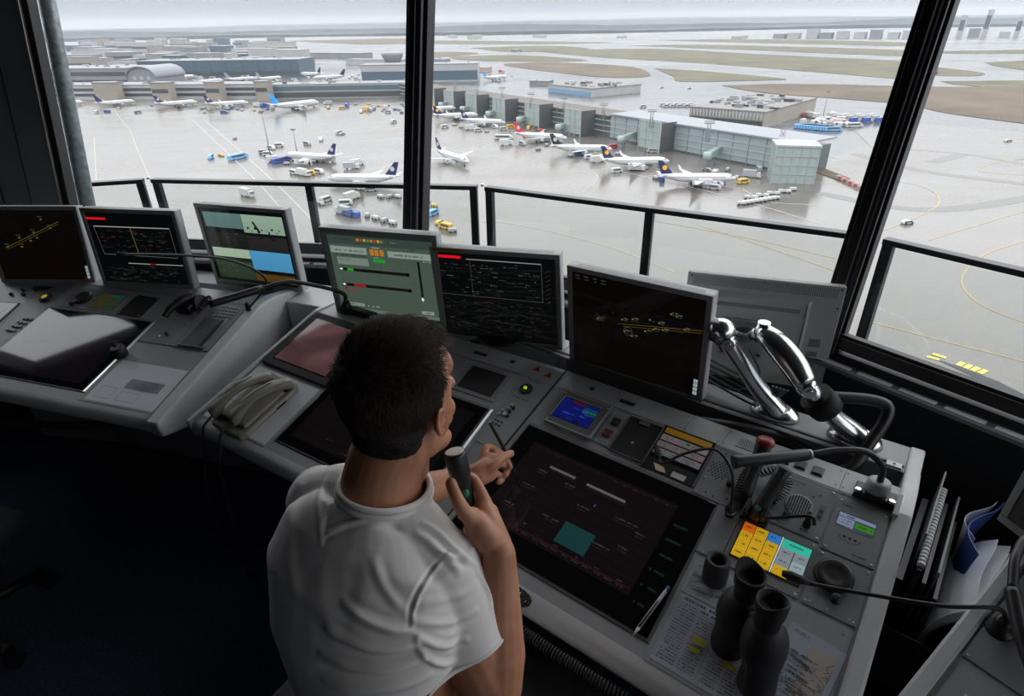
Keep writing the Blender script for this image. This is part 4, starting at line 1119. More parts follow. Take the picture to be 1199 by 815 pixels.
text_mesh('label_text', 'PHOENIX', .0115, mat('label_grey', rgb(170, 170, 170), .5), t, T(-.0125, -.0006, H_ - .0083) @ Matrix.Rotation(PI / 2, 4, 'X'))
bm = bmesh.new(); box2(bm, -.12, -.09, .0, .03, -.025, .0); obj('clip', bm, M_black, t, bev=.002)
t, *_ = monitor('large black radar map monitor with two orange lines, front of the chrome arms', (.18, 1.758, CAM_Z - .659), -37.1, 4.3, .465, .36, scr_radar, .862, foot=False, roll=1.1)
MON6 = t
# monitor seen from behind
def back_monitor():
    W, H = .465, .36
    a = R(-18.9); X = Vector((math.cos(a), math.sin(a), 0)); U = Vector((-math.sin(a), math.cos(a), 0)); P = Vector((.576, 1.818, CAM_Z - .714))
    C = P + X * W / 2 + Vector((0, 0, -H)) - U * H * math.sin(R(2.1))
    t = thing('computer_monitor', 'light grey monitor seen from behind, facing the window', 'monitor', M=T(C.x, C.y, C.z) @ Matrix.Rotation(a, 4, 'Z') @ Matrix.Rotation(R(-2.1), 4, 'X'))
    Mb = mat('monitor_back', (.40, .40, .39), .5)
    bm = bmesh.new(); box2(bm, -W / 2, W / 2, 0, .028, 0, H); obj('housing', bm, Mb, t, bev=.003)
    bm = bmesh.new()
    # raised back box with sloping edges
    o_ = [(-W / 2 + .055, .03), (W / 2 - .085, .03), (W / 2 - .085, H - .05), (-W / 2 + .055, H - .05)]; i_ = [(-W / 2 + .065, .04), (W / 2 - .10, .04), (W / 2 - .10, H - .062), (-W / 2 + .065, H - .062)]
    A = [bm.verts.new((x, 0, z)) for x, z in o_]; B = [bm.verts.new((x, -.022, z)) for x, z in i_]
    bm.faces.new(B)
    for k in range(4): bm.faces.new((A[k], A[(k + 1) % 4], B[(k + 1) % 4], B[k]))
    bmesh.ops.recalc_face_normals(bm, faces=bm.faces[:]); obj('back_cover', bm, Mb, t)
    bm = bmesh.new(); box2(bm, W / 2 - .098, W / 2 - .090, -.026, 0, .03, H - .06); obj('cover_edge', bm, mat('edge_pale', (.6, .61, .62), .4), t, bev=.001)
    mk = Marks()
    for r_ in range(5):
        x = -W / 2 + .02
        while x < W / 2 - .02: mk.rect(x, H - .012 - r_ * .0062, x + .0032, H - .0088 - r_ * .0062, (.03, .03, .03)); x += .0062
    mk.build('vent_slots', lambda x, y, hh: (x, -.0004, y), M_print, t)
    mk = Marks()
    for r_ in range(2):
        x = -W / 2 + .09
        while x < W / 2 - .12: mk.rect(x, H - .085 - r_ * .007, x + .0035, H - .0805 - r_ * .007, (.03, .03, .03)); x += .0065
    mk.build('vent_slots', lambda x, y, hh: (x, -.0226, y), M_print, t)
    mk = Marks(); pg = rgb(150, 152, 152)
    for (x, y, w_, h_) in ((W / 2 - .07, .15, .036, .03), (W / 2 - .07, .11, .034, .026), (W / 2 - .065, .075, .024, .02)):
        mk.rect(x, y, x + w_, y + h_, pg); mk.rect(x + .001, y + .001, x + w_ - .001, y + h_ - .001, rgb(118, 120, 120))
        for k in range(3): mk.textish(x + .004, y + .005 + k * h_ * .28, w_ * .7, .0028, rgb(60, 60, 60), rnd)
    mk.build('type_labels', lambda x, y, hh: (x, -.0004 - hh, y), M_print, t)
    for x, z in ((-W / 2 + .012, H - .01), (W / 2 - .012, H - .01), (W / 2 - .012, .012), (W / 2 - .012, H - .07), (.0, H - .01)):
        bm = bmesh.new(); cyl(bm, (x, -.0015, z), (x, .002, z), .003, .003, 10); obj('screw', bm, M_black, t)
    bm = bmesh.new(); box2(bm, -.10, .03, -.034, -.022, .10, .23); obj('mounting_plate', bm, mat('plate_metal', (.34, .35, .36), .35, .7), t, bev=.002)
    for x in (-.09, .02):
        for z in (.112, .218):
            bm = bmesh.new(); cyl(bm, (x, -.036, z), (x, -.03, z), .005, .005, 12); obj('mount_screw', bm, M_black, t)
    return t, T(C.x, C.y, C.z) @ Matrix.Rotation(a, 4, 'Z')
MON7, M7 = back_monitor()
# ================================================================== arms, microphones, lamps, folders
# chrome monitor arms clamped to the rail
def WP_(x, y, dist):
    return Vector((0, 0, CAM_Z)) + pray(x, y).normalized() * dist
def chrome_arm(label, base, elbow, wrist, head, top_ax):
    """base, elbow, wrist, head: world points"""
    t = thing('display_mount', label, 'monitor arm', loc=base)
    b = Vector(base); L = lambda p: Vector(p) - b
    ux = Vector((math.cos(R(-37.5)), math.sin(R(-37.5)), 0)); uy = Vector((-ux.y, ux.x, 0))
    # foot plate: rounded tongue
    bm = bmesh.new(); pts = []
    for k in range(24):
        a = 2 * PI * k / 24; pts.append((ux * math.cos(a) * .070 + uy * math.sin(a) * .052))
    lo = [bm.verts.new(p) for p in pts]; mid = [bm.verts.new(p * .92 + Vector((0, 0, .012))) for p in pts]; top = [bm.verts.new(p * .55 + Vector((0, 0, .026))) for p in pts]
    for A, B in ((lo, mid), (mid, top)):
        for k in range(24):
            f = bm.faces.new((A[k], A[(k + 1) % 24], B[(k + 1) % 24], B[k])); f.smooth = True
    bm.faces.new(lo[::-1]); bm.faces.new(top); obj('foot', bm, M_chrome, t)
    # lower arm: an oval tapering casting
    P = [L(base) + Vector((0, 0, .012)), L(base).lerp(L(elbow), .12) + Vector((0, 0, .01)), L(base).lerp(L(elbow), .4), L(base).lerp(L(elbow), .75), L(elbow)]
    bm = bmesh.new(); sp = spline(P, 5); n = len(sp); rd = [.046 - .014 * math.sin(PI * min(1, i / n * 1.3) / 2) for i in range(n)]
    tube(bm, sp, rd, 20, squash=[.72] * n); obj('lower_arm', bm, M_chrome, t)
    bm = bmesh.new(); d = (L(elbow) - L(base)).normalized(); s = d.cross(Vector((0, 0, 1))).normalized()
    c = L(elbow); sphere(bm, c, .026); cyl(bm, c - s * .034, c + s * .034, .017, .017, 20); cyl(bm, c - s * .038, c + s * .038, .008, .008, 16); obj('joint', bm, M_chrome, t)
    d2 = (L(wrist) - L(elbow)); bm = bmesh.new()
    up = Vector((0, 0, 1)); P = [L(elbow) + up * .004, L(elbow) + d2 * .3 + up * .016, L(elbow) + d2 * .7 + up * .014, L(wrist)]
    sp = spline(P, 5); n = len(sp); tube(bm, sp, [.029 + .009 * math.sin(PI * i / (n - 1)) for i in range(n)], 20, squash=[.8] * n); obj('upper_arm', bm, M_chrome, t)
    bm = bmesh.new(); tube(bm, [L(elbow) - up * .022, L(elbow) + d2 * .5 - up * .020, L(wrist) - up * .018], .014, 12); obj('under_cover', bm, M_black, t)
    bm = bmesh.new(); sphere(bm, L(wrist), .023); cyl(bm, L(wrist) - up * .03, L(wrist) + up * .028, .017, .017, 20); tube(bm, [L(wrist), L(head)], .016, 14); obj('head_joint', bm, M_chrome, t)
    return t, L
ZS = .862
def lp(u, d, z): return tuple(LB @ Vector((u, d, z)))
base1 = lp(.555, .452, .013); base2 = lp(.765, .452, .013)
# arm 1 carries the radar monitor, arm 2 the one seen from behind
e1 = WP_(850, 398, 1.755); w1 = WP_(838, 386, 1.77)
m6c = MON6.matrix_world @ Vector((.03, .06, .20))
t, L = chrome_arm('chrome monitor arm holding the radar map monitor, left of the two arms', base1, tuple(e1), tuple(w1), tuple(m6c), None)
m7c = MON7.matrix_world @ Vector((-.035, -.036, .165))
e2 = WP_(944, 452, 1.76); w2 = WP_(893, 388, 1.80)
t2, L2 = chrome_arm('chrome monitor arm with a black strap, holding the turned away monitor', base2, tuple(e2), tuple(w2), tuple(m7c), None)
bm = bmesh.new(); q0 = L2(base2).lerp(L2(e2), .56); q1 = L2(base2).lerp(L2(e2), .82)
tube(bm, [q0, q0.lerp(q1, .3), q1], [.042, .045, .043], 20); obj('strap', bm, M_black_matt, t2)
bm = bmesh.new(); sphere(bm, L2(tuple(m7c)) + Vector((0, -.012, .035)), (.05, .03, .022)); obj('tilt_cap', bm, M_chrome, t2)
# mounting disc behind the radar monitor
bm = bmesh.new(); box2(bm, -.02, .08, .058, .066, .14, .26); o = obj('mounting_plate', bm, M_panel_dark, MON6, bev=.002)
# cables round the arms
def at_l(u, d, z): return LB @ Vector((u, d, z))
cord('thick black cable looping down from the strap of the right chrome arm to the ledge', [e2 + Vector((.03, 0, -.03)), Vector(base2) + Vector((.055, .0, .11)), at_l(.80, .40, .04), at_l(.775, .33, -.005), at_l(.70, .31, -.02), at_l(.58, .33, -.025)], .016, 'arm_cable')
for k in range(5):
    o_ = .01 * k
    cord(['thin black cable hanging in a loop behind the radar monitor, topmost of five', 'second of five thin cables looping behind the radar monitor', 'middle one of five thin cables looping behind the radar monitor', 'fourth of five thin cables looping behind the radar monitor', 'lowest of five thin cables looping behind the radar monitor'][k],
         [m6c + Vector((.02, .03, .02 - o_)), m6c + Vector((.03 + o_, .07, -.06 - o_ * 2)), at_l(.44 + o_, .47 - o_, .09 - .014 * k), at_l(.52, .46 + o_, .06 - .012 * k), at_l(.535 + o_, .45, .10)], .0035, 'monitor_cable', mat('cable_grey', (.06, .06, .062), .5))
cord('black cable bundle lying on the shelf under the radar monitor', [at_l(.20, .30, -.02), at_l(.34, .29, -.005), at_l(.48, .33, .0), at_l(.60, .37, -.01), at_l(.68, .36, -.02)], .020, 'cable_bundle')
cord('thin black cable loop below the turned away monitor', [m7c + Vector((.02, -.02, -.03)), m7c + Vector((.06, -.04, -.11)), m7c + Vector((.02, -.05, -.16)), m7c + Vector((-.06, -.03, -.17))], .0035, 'monitor_cable', mat('cable_grey', (.06, .06, .062), .5))

# gooseneck lamp with long black head
def gooseneck(name, label, cat, base, pts, rn, head_len=None, head_r=0, M_=None, collar=None, plate_r=.02, head_n=0):
    t = thing(name, label, cat, loc=base)
    b = Vector(base); P = [Vector(p) - b for p in pts]
    bm = bmesh.new(); sp = spline(P, 10); tube(bm, sp, rn, 10); obj('gooseneck', bm, M_black, t)
    return t, b, P
base = at_l(.848, .185, .047)
bd = (base - Vector((0, 0, CAM_Z))).length
pts = [base + Vector((0, 0, .05)), WP_(1033, 547, bd - .07), WP_(1016, 530, bd - .10), WP_(985, 527, bd - .13), WP_(950, 532, bd - .16)]
t, b, P = gooseneck('gooseneck_lamp', 'black gooseneck desk lamp with a long tube head and white collar, right end of desk', 'lamp', base, pts, .0075)
bm = bmesh.new(); d = (P[-1] - P[-2]).normalized(); q = P[-1]; e_ = WP_(858, 541, bd - .22) - b
tube(bm, [q, q.lerp(e_, .04), q.lerp(e_, .06), q.lerp(e_, .9), q.lerp(e_, .97), e_], [.0085, .011, .0135, .0135, .016, .015], 18); obj('lamp_tube', bm, M_black, t)
bm = bmesh.new(); tube(bm, [q.lerp(e_, .0), q.lerp(e_, .05)], .0115, 16); obj('neck_ring', bm, mat('dull_steel', (.28, .28, .28), .4, .7), t)
bm = bmesh.new(); lathe(bm, [(.024, .004), (.026, .03), (.024, .046), (.016, .05)], 24); obj('collar', bm, mat('collar_grey', (.42, .43, .44), .45), t)
bm = bmesh.new(); box(bm, (0, 0, .006), (.085, .055, .012), Matrix.Rotation(R(-37.5), 3, 'Z')); box(bm, (0, 0, .014), (.05, .06, .016), Matrix.Rotation(R(-37.5), 3, 'Z')); obj('clamp', bm, M_black, t, bev=.003)
for s in (-1, 1):
    p = Vector((math.cos(R(-37.5)), math.sin(R(-37.5)), 0)) * .034 * s + Vector((-.01, -.012, .012))
    bm = bmesh.new(); lathe(bm, [(.009, 0), (.009, .006), (.006, .008)], 16, T(p.x, p.y, p.z)); obj('clamp_screw', bm, M_chrome, t)

# small gooseneck microphone over the flight strips
fb = lambda u, v, n=0: FB @ Vector((u, v, n))
base = fb(.589, -.012, .001)
t, b, P = gooseneck('gooseneck_microphone', 'thin gooseneck microphone arching over the flight strips', 'microphone', base,
    [fb(.589, -.012, .03), fb(.588, -.004, .07), fb(.570, .03, .115), fb(.52, .06, .125), fb(.455, .05, .085), fb(.405, .028, .040), fb(.385, .040, .028)], .0035)
bm = bmesh.new(); q = Vector(fb(.385, .040, .028)) - b; e_ = Vector(fb(.362, .075, .024)) - b; tube(bm, [q, q.lerp(e_, .3), e_], [.005, .009, .0075], 14); obj('microphone_head', bm, M_black_matt, t)
R3B = FB.to_3x3()
bm = bmesh.new(); lathe(bm, [(.011, 0), (.012, .01), (.012, .028), (.009, .034), (.006, .045)], 18, R3B.to_4x4()); obj('socket', bm, M_black, t)
bm = bmesh.new(); lathe(bm, [(.0125, .018), (.0125, .023)], 18, R3B.to_4x4()); obj('ring', bm, M_silver, t)

# handheld microphone standing in a clip, with coiled cord and red-topped neighbour
t = thing('handheld_microphone', 'dark grey handheld microphone with a green button leaning in its holder', 'microphone', M=FB @ T(.640, .010, .002))
a0 = Vector((0, -.01, .006)); a1 = Vector((.028, .085, .105)); dm = (a1 - a0).normalized()
bm = bmesh.new(); tube(bm, [a0, a0 + dm * .01, a0 + dm * .06, a0 + dm * .11, a1], [.014, .017, .0155, .015, .018], 20); obj('body', bm, mat('dark_grey_plastic', (.05, .052, .054), .4), t)
bm = bmesh.new(); p = a0 + dm * .035 + Vector((-.004, -.014, .008)); sphere(bm, p, (.007, .007, .005)); o = obj('button', bm, mat('green_button', (.02, .20, .12), .4), t); o['label'] = 'green button'
bm = bmesh.new(); box2(bm, -.03, .03, -.02, .02, 0, .012); box2(bm, -.024, -.014, -.016, .016, .01, .04); box2(bm, .014, .024, -.016, .016, .01, .04); obj('holder', bm, M_black, t, bev=.002)
bm = bmesh.new(); tube(bm, spline([a0 + Vector((.01, 0, .02)), Vector((.04, .005, .02)), Vector((.075, .022, .03)), Vector((.108, .035, .035)), Vector((.118, .028, .02))], 8), .0042, 8); obj('lead', bm, M_black, t)
t = thing('handset', 'black handset with a red cap wrapped in a coiled cord behind the lamp tube', 'handset', M=FB @ T(.598, .084, .002) @ Matrix.Diagonal((1, 1, .62, 1)))
bm = bmesh.new(); tube(bm, [(0, -.055, .012), (0, -.02, .02), (0, .04, .045), (0, .085, .075), (0, .10, .088)], [.021, .018, .015, .019, .020], 18); obj('body', bm, M_black, t)
bm = bmesh.new(); lathe(bm, [(.0215, 0), (.0225, .008), (.020, .016), (.012, .020), (0, .021)], 24, T(0, .098, .084) @ Matrix.Rotation(R(-35), 4, 'X'), close=False); o = obj('red_cap', bm, mat('red_cap', (.22, .012, .012), .35), t); o['label'] = 'red cap'
bm = coil([Vector((.012, .03, .03)), Vector((.05, .055, .045)), Vector((.078, .03, .04)), Vector((.07, -.01, .03)), Vector((.045, -.03, .022))], .0022, .0095, 24); obj('coiled_cord', bm, M_black, t)
bm = coil([Vector((-.004, .07, .06)), Vector((-.012, .02, .035)), Vector((-.010, -.04, .022))], .0022, .012, 16); obj('coiled_cord', bm, M_black, t)

# microphone reaching in from the right desk
fc = lambda u, v, n=0: FC @ Vector((u, v, n))
def WP(x, y, dist):
    r = pray(x, y).normalized() * dist; return Vector((0, 0, CAM_Z)) + r

def neck(t, pts, r, name='gooseneck', m=None, n=10):
    b = t.matrix_world.inverted(); bm = bmesh.new(); tube(bm, spline([b @ Vector(p) for p in pts], n), r, 10); return obj(name, bm, m or M_black, t)
def tub(t, pts, r, name, m=None, seg=14):
    b = t.matrix_world.inverted(); bm = bmesh.new(); tube(bm, [b @ Vector(p) for p in pts], r, seg); return obj(name, bm, m or M_black, t)
base = fc(.055, -.036, .002)
t = thing('gooseneck_microphone', 'long gooseneck microphone reaching left from the bottom right desk', 'microphone', M=T(*base))
P = [base + Vector((0, 0, .03)), WP(1174, 716, 1.50), WP(1158, 711, 1.47), WP(1100, 709, 1.44), WP(1000, 693, 1.42), WP(946, 683, 1.41)]
neck(t, P, .0042)
tub(t, [WP(948, 683, 1.41), WP(940, 680, 1.408), WP(925, 674, 1.405), WP(916, 671, 1.403)], [.004, .0085, .0095, .006], 'microphone_head', M_black_matt)
R3C = FC.to_3x3().to_4x4()
bm = bmesh.new(); lathe(bm, [(.024, 0), (.022, .004), (.014, .008), (.014, .03), (.008, .036)], 20, R3C); obj('socket', bm, M_black, t)
# modules of the right desk
t, w, h = plate('microphone_module', 'dark panel of the right desk where the long microphone is plugged in', 'panel', FC, .034, .18, -.13, .15)
dots(t, .10, .19, .028, .0085, .0033)
t, w, h = plate('microphone_module', 'second dark panel of the right desk, cut by the photo edge', 'panel', FC, .184, .40, -.13, .15)
t = thing('chart_board', 'dim paper board at the very bottom right corner of the photo', 'board', M=place(FC, .04, -.40))
bm = bmesh.new(); box2(bm, 0, .5, 0, .255, -.002, .0015); obj('board', bm, mat('chart_board_grey', (.33, .345, .37), .3), t)
bm = bmesh.new(); box2(bm, .03, .3, .01, .21, .0015, .002); obj('paper', bm, mat('board_paper', rgb(222, 226, 232), .25), t)
mk = Marks()
for k in range(22):
    for x in (.06, .12, .18): mk.textish(x, .03 + k * .008, .045, .0035, ink, rnd)
mk.build('print', flatfn, M_print_gl, t, n0=.0022)
t = thing('gooseneck_lamp', 'thick black lamp neck curving in from the right photo edge', 'lamp', M=T(*fc(.16, .06, 0)))
P = [fc(.16, .06, .02), fc(.155, .055, .10), WP(1216, 634, 1.40), WP(1191, 648, 1.34), WP(1185, 690, 1.30), WP(1197, 745, 1.27), WP(1216, 800, 1.25)]
neck(t, P[:5], .0075); neck(t, P[4:], .011, 'lamp_tube')
bm = bmesh.new(); lathe(bm, [(.026, 0), (.026, .03), (.014, .04)], 20); obj('socket', bm, M_black, t)
# monitor corner on the right desk
Pm = Vector((1.055, .955, CAM_Z - .965))
t, *_ = monitor('corner of a light grey monitor at the right photo edge', (Pm.x + .02, Pm.y + .015, Pm.z + .355), -78, -3, .465, .36, scr_map1, .862, buttons=False, foot=True)

# folder box hanging beside the main desk
BX = LB @ T(.936, .125, -.455) @ Matrix.Rotation(R(87), 4, 'Z')
t = thing('file_box', 'open black box full of folders hanging at the right end of the main desk', 'box', M=BX)
Lx, Wy, Hz = .38, .145, .20
bm = bmesh.new(); box2(bm, 0, Lx, -Wy, 0, 0, .006); box2(bm, 0, Lx, -Wy, -Wy + .005, 0, Hz); box2(bm, 0, Lx, -.005, 0, 0, Hz); box2(bm, 0, .005, -Wy, 0, 0, Hz); box2(bm, Lx - .005, Lx, -Wy, 0, 0, Hz)
obj('shell', bm, mat('box_black', (.016, .015, .014), .5), t, bev=.001)
bm = bmesh.new(); box2(bm, .05, .30, 0.0, .018, .05, .17); obj('bracket', bm, M_black, t)
def upright(label, x0, x1, y, h, th, lean, m, name='folder', cat='folder', wav=0, curl=0, yaw=0, z0=.008):
    t = thing(name, label, cat, M=BX @ T(x0, y * .62, z0) @ Matrix.Rotation(R(abs(lean) * .18), 4, 'X') @ Matrix.Rotation(R(yaw), 4, 'Z'))
    bm = bmesh.new(); L = x1 - x0; NX, NZ = 14, 10; g = {}
    for i in range(NX + 1):
        for j in range(NZ + 1):
            x = L * i / NX; z = h * j / NZ
            yy = wav * math.sin(x / L * PI * 1.5) * (z / h) ** 2 - curl * max(0, z / h - .45) ** 2
            zz = z - curl * .9 * max(0, z / h - .6) ** 2
            for s in (0, 1): g[i, j, s] = bm.verts.new((x, yy + s * th, zz))
    for i in range(NX):
        for j in range(NZ):
            for s in (0, 1):
                q = [g[i, j, s], g[i + 1, j, s], g[i + 1, j + 1, s], g[i, j + 1, s]]; bm.faces.new(q if s == 0 else q[::-1])
    for j in range(NZ):
        bm.faces.new((g[0, j, 0], g[0, j + 1, 0], g[0, j + 1, 1], g[0, j, 1])); bm.faces.new((g[NX, j, 1], g[NX, j + 1, 1], g[NX, j + 1, 0], g[NX, j, 0]))
    for i in range(NX):
        bm.faces.new((g[i, NZ, 0], g[i + 1, NZ, 0], g[i + 1, NZ, 1], g[i, NZ, 1])); bm.faces.new((g[i, 0, 1], g[i + 1, 0, 1], g[i + 1, 0, 0], g[i, 0, 0]))
    obj('cover' if name == 'folder' else 'sheet', bm, m, t); return t, L, h
K = mat('folder_black', (.02, .02, .022), .4); Kg = mat('folder_grey', (.20, .21, .22), .45); Pw = mat('loose_paper', (.85, .87, .92), .6); Pb = mat('blue_folder', (.06, .10, .38), .4)
upright('black folder at the left side of the box, next to the desk end', .02, .36, -.022, .33, .014, 2, K)
upright('thin pale edged folder standing highest at the left of the box', .10, .38, -.040, .42, .004, 3, Kg)
t, L, h = upright('booklet with a white comb binding along its top edge', .03, .37, -.066, .37, .010, 1, K, name='bound_booklet', cat='booklet')
for k in range(24):
    bm = bmesh.new(); x = .012 + k * .0137; lathe(bm, [(.0085, 0), (.0085, .0085)], 10, T(x, .005, h + .002) @ Matrix.Rotation(PI / 2, 4, 'Y')); obj('comb_ring', bm, mat('comb_white', (.72, .73, .74), .4), t)
upright('black folder right of the comb bound booklet', .03, .36, -.088, .34, .008, -3, K)
upright('grey clear folder leaning in the middle of the box', .06, .38, -.108, .36, .005, -8, Kg)
upright('second black folder in front of the grey clear folder', .03, .34, -.124, .31, .008, -11, K)
for k, (lb, y, hh, cu, wv) in enumerate((('loose paper sheets bulging over the box, innermost', -.128, .37, .22, .01), ('loose curled paper sheet, second from the outside of the box', -.134, .35, .30, .014), ('loose curled paper sheet, third from the outside of the box', -.141, .36, .26, .012), ('outermost curled paper sheet hanging over the front of the box', -.148, .34, .36, .016))):
    upright(lb, .03 + k * .012, .30 + k * .01, y, hh, .0012, -14 - 4 * k, Pw, name='paper_sheet', cat='paper', wav=wv, curl=cu)
upright('blue folder bending outwards at the right side of the box', .16, .41, -.168, .38, .002, -20, Pb, wav=.03, curl=.02)
upright('white sheet beside the blue folder pointing to the carpet', .22, .41, -.165, .37, .0012, -17, Pw, name='paper_sheet', cat='paper', wav=.028)

# ---------------------------------------------------------------- lamp of the middle field and things on the left desk
base = QA @ Vector((-.235, .05, .001))
t = thing('gooseneck_lamp', 'black gooseneck desk lamp whose tube points left in front of the camera view monitor', 'lamp', M=T(*base))
P = [base + Vector((0, 0, .045)), base + Vector((-.012, .0, .085)), WP(352, 331, 2.30), WP(330, 331, 2.28), WP(306, 338, 2.27)]
neck(t, P, .0075); tub(t, [WP(308, 337, 2.27), WP(300, 340, 2.265), WP(250, 355, 2.25), WP(245, 356, 2.25)], [.011, .0135, .0135, .0145], 'lamp_tube')
bm = bmesh.new(); lathe(bm, [(.018, 0), (.018, .035), (.012, .048)], 20); obj('collar', bm, M_black, t)
bm = bmesh.new(); box(bm, (0.05, -.02, .012), (.17, .035, .024), Matrix.Rotation(R(-32.6), 3, 'Z')); obj('clamp', bm, M_black, t, bev=.006)
base = FL @ Vector((.905, .13, .012))
t = thing('gooseneck_microphone', 'thin black gooseneck microphone stretching left across the tilted sector monitor', 'microphone', M=T(*base))
neck(t, [base, WP(312, 333, 2.36), WP(298, 316, 2.34), WP(270, 305, 2.31), WP(235, 300, 2.28), WP(180, 298, 2.24), WP(150, 298, 2.22)], .0042)
tub(t, [WP(153, 298, 2.22), WP(146, 298, 2.215), WP(136, 298, 2.21)], [.0042, .0065, .005], 'microphone_head', M_black_matt)
bm = bmesh.new(); lathe(bm, [(.010, -.005), (.010, .02), (.006, .028)], 16); obj('socket', bm, M_black, t)
fl = lambda u, v, n=0: FL @ Vector((u, v, n))
t = thing('handset', 'black handset in a clip between the left touch screen and its keypad', 'handset', M=FL @ T(.628, .085, .002))
bm = bmesh.new(); tube(bm, spline([(-.02, -.075, .03), (-.012, -.04, .045), (.01, .01, .05), (.025, .05, .04)], 5), [.013] * 4 + [.016] * 4 + [.018] * 5 + [.02] * 3, 16); obj('body', bm, M_black, t)
bm = bmesh.new(); box2(bm, -.025, .05, -.02, .045, 0, .035); obj('clip', bm, M_black, t, bev=.006)
bm = bmesh.new(); lathe(bm, [(.034, 0), (.036, .008), (.03, .02)], 22, T(.05, .04, .012) @ Matrix.Rotation(R(60), 4, 'Y')); obj('ear_cup', bm, M_rubber, t)
bm = coil([Vector((.06, .01, .02)), Vector((.09, -.01, .03)), Vector((.10, .04, .03)), Vector((.075, .07, .02))], .0025, .010, 16); obj('coiled_cord', bm, M_black, t)
t, w, h = plate('key_panel', 'dim olive green keypad behind the mirroring left touch screen', 'keypad', FL, .165, .315, .015, .135, M_panel)
mk = Marks()
for i in range(4):
    for j in range(4): mk.rect(.012 + i * .031, .012 + j * .024, .041 + i * .031, .034 + j * .024, rgb(20, 52, 46) if (j == 3 and i > 1) else rgb(44, 42, 20) if i < 2 else rgb(34, 44, 30))
mk.build('key_field', flatfn, M_pix, t, n0=.0034)
t, w, h = plate('storage_recess', 'black rectangular recess right of the dim olive keypad', 'recess', FL, .34, .46, .015, .14, M_black_matt)
t, w, h = plate('round_recess_panel', 'panel with black oval cap left of the dim olive keypad', 'panel', FL, .03, .160, .015, .140, M_panel)
bm = bmesh.new(); lathe(bm, [(.036, 0), (.038, .006), (.032, .012), (.02, .010)], 28, T(.078, .062, .003)); obj('round_cap', bm, M_black, t)
knob(t, .06, .018, .003, .009, .012)
t, w, h = plate('telephone', 'grey telephone panel with a number keypad and a long trough on the left desk', 'telephone', FL, .70, .882, -.105, .158, M_panel)
for i in range(5):
    for j in range(4):
        bm = bmesh.new(); box2(bm, .055 + i * .022, .072 + i * .022, .180 + j * .018, .193 + j * .018, .002, .006); obj('key', bm, mat('key_grey', (.30, .305, .31), .4), t, bev=.0015)
bm = bmesh.new(); box2(bm, .045, .150, .012, .165, .002, .0045); obj('trough_floor', bm, M_panel_dark, t)
bm = bmesh.new(); box2(bm, .150, .156, .008, .170, .002, .012); box2(bm, .04, .156, .006, .012, .002, .012); obj('trough_edge', bm, M_silver, t)
bm = bmesh.new(); box2(bm, .125, .148, .012, .165, .0045, .006); obj('trough_painted_shade', bm, M_black, t)  # black strip stands in for the shade inside the trough
t, w, h = plate('speaker_panel', 'grey panel with a small green lamp between left touch screen and telephone trough', 'panel', FL, .552, .697, -.105, .030, M_panel)
mk = Marks(); mk.disc(.075, .04, .004, rgb(120, 150, 90)); mk.disc(.05, .045, .003, rgb(90, 90, 60)); mk.build('lamp', flatfn, M_pix, t, n0=.0034)
knob(t, .105, .05, .003, .006, .014)
t = thing('chart_board', 'pale covered map board at the right side of the left desk', 'board', M=place(FL, .552, -.405))
bm = bmesh.new(); box2(bm, 0, .330, 0, .293, -.002, .0015); obj('board', bm, mat('chart_board_grey', (.33, .345, .37), .3), t)
bm = bmesh.new(); box2(bm, .02, .32, .008, .20, .0015, .0019); obj('paper', bm, mat('board_paper', rgb(222, 226, 232), .25), t)
mk = Marks(); g2 = rgb(136, 140, 150)
mk.rect(.13, .08, .28, .125, rgb(158, 162, 170))
for k in range(60): mk.textish(rnd.uniform(.14, .25), rnd.uniform(.085, .12), .02, .0025, g2, rnd)
for a in ((.06, .02, .12, .07), (.15, .02, .23, .06)): mk.path([(a[0], a[1]), (a[2], a[1]), (a[2], a[3]), (a[0], a[3]), (a[0], a[1])], .0014, g2)
mk.build('print', flatfn, M_print_gl, t, n0=.0021)
t = thing('gooseneck_microphone', 'black microphone socket with short head at the right edge of the left touch screen', 'microphone', M=FL @ T(.552, -.185, .004))
bm = bmesh.new(); lathe(bm, [(.024, 0), (.026, .012), (.026, .035), (.02, .042)], 20); obj('socket', bm, M_black, t)
bm = bmesh.new(); tube(bm, [(0, 0, .03), (-.03, .02, .04), (-.055, .03, .03)], [.012, .012, .009], 12); obj('microphone_head', bm, M_black_matt, t)
t = thing('green_button', 'yellow green glowing round button on the left desk', 'button', M=FL @ T(-.075, .050, .002))
bm = bmesh.new(); lathe(bm, [(.026, 0), (.026, .006), (.022, .010)], 24); obj('ring', bm, M_black, t)
mk = Marks(); mk.disc(0, 0, .012, rgb(140, 142, 30)); mk.build('light', flatfn, M_pix, t, n0=.0103)
t = thing('button_panel', 'group of small light push buttons on the left edge desk strip', 'buttons', M=FL @ T(-.09, -.16, .001))
for i in range(3):
    for j in range(4):
        bm = bmesh.new(); lathe(bm, [(.007, 0), (.007, .004), (.005, .006)], 12, T(.02 + i * .018 + j * .004, .01 + j * .024, 0)); obj('push_button', bm, mat('button_grey', (.4, .41, .42), .4), t)
for k, (x, y) in enumerate(((-.20, .05), (-.23, .075), (-.17, .09), (-.26, .04))):
    t = thing('rotary_knob', ['small black knob at the far left of the desk, nearest the screen', 'small black knob left of the glowing button, second from it', 'small black knob nearest the glowing yellow green button', 'leftmost small black knob on the left desk'][k], 'knob', M=FL @ T(x, y, .001))
    bm = bmesh.new(); lathe(bm, [(.008, 0), (.007, .012), (.004, .014)], 14); obj('cap', bm, M_black, t)
t = thing('cable_plug', 'white cable plug lying in front of the left map monitor', 'plug', M=QL @ T(-.02, .06, .014))
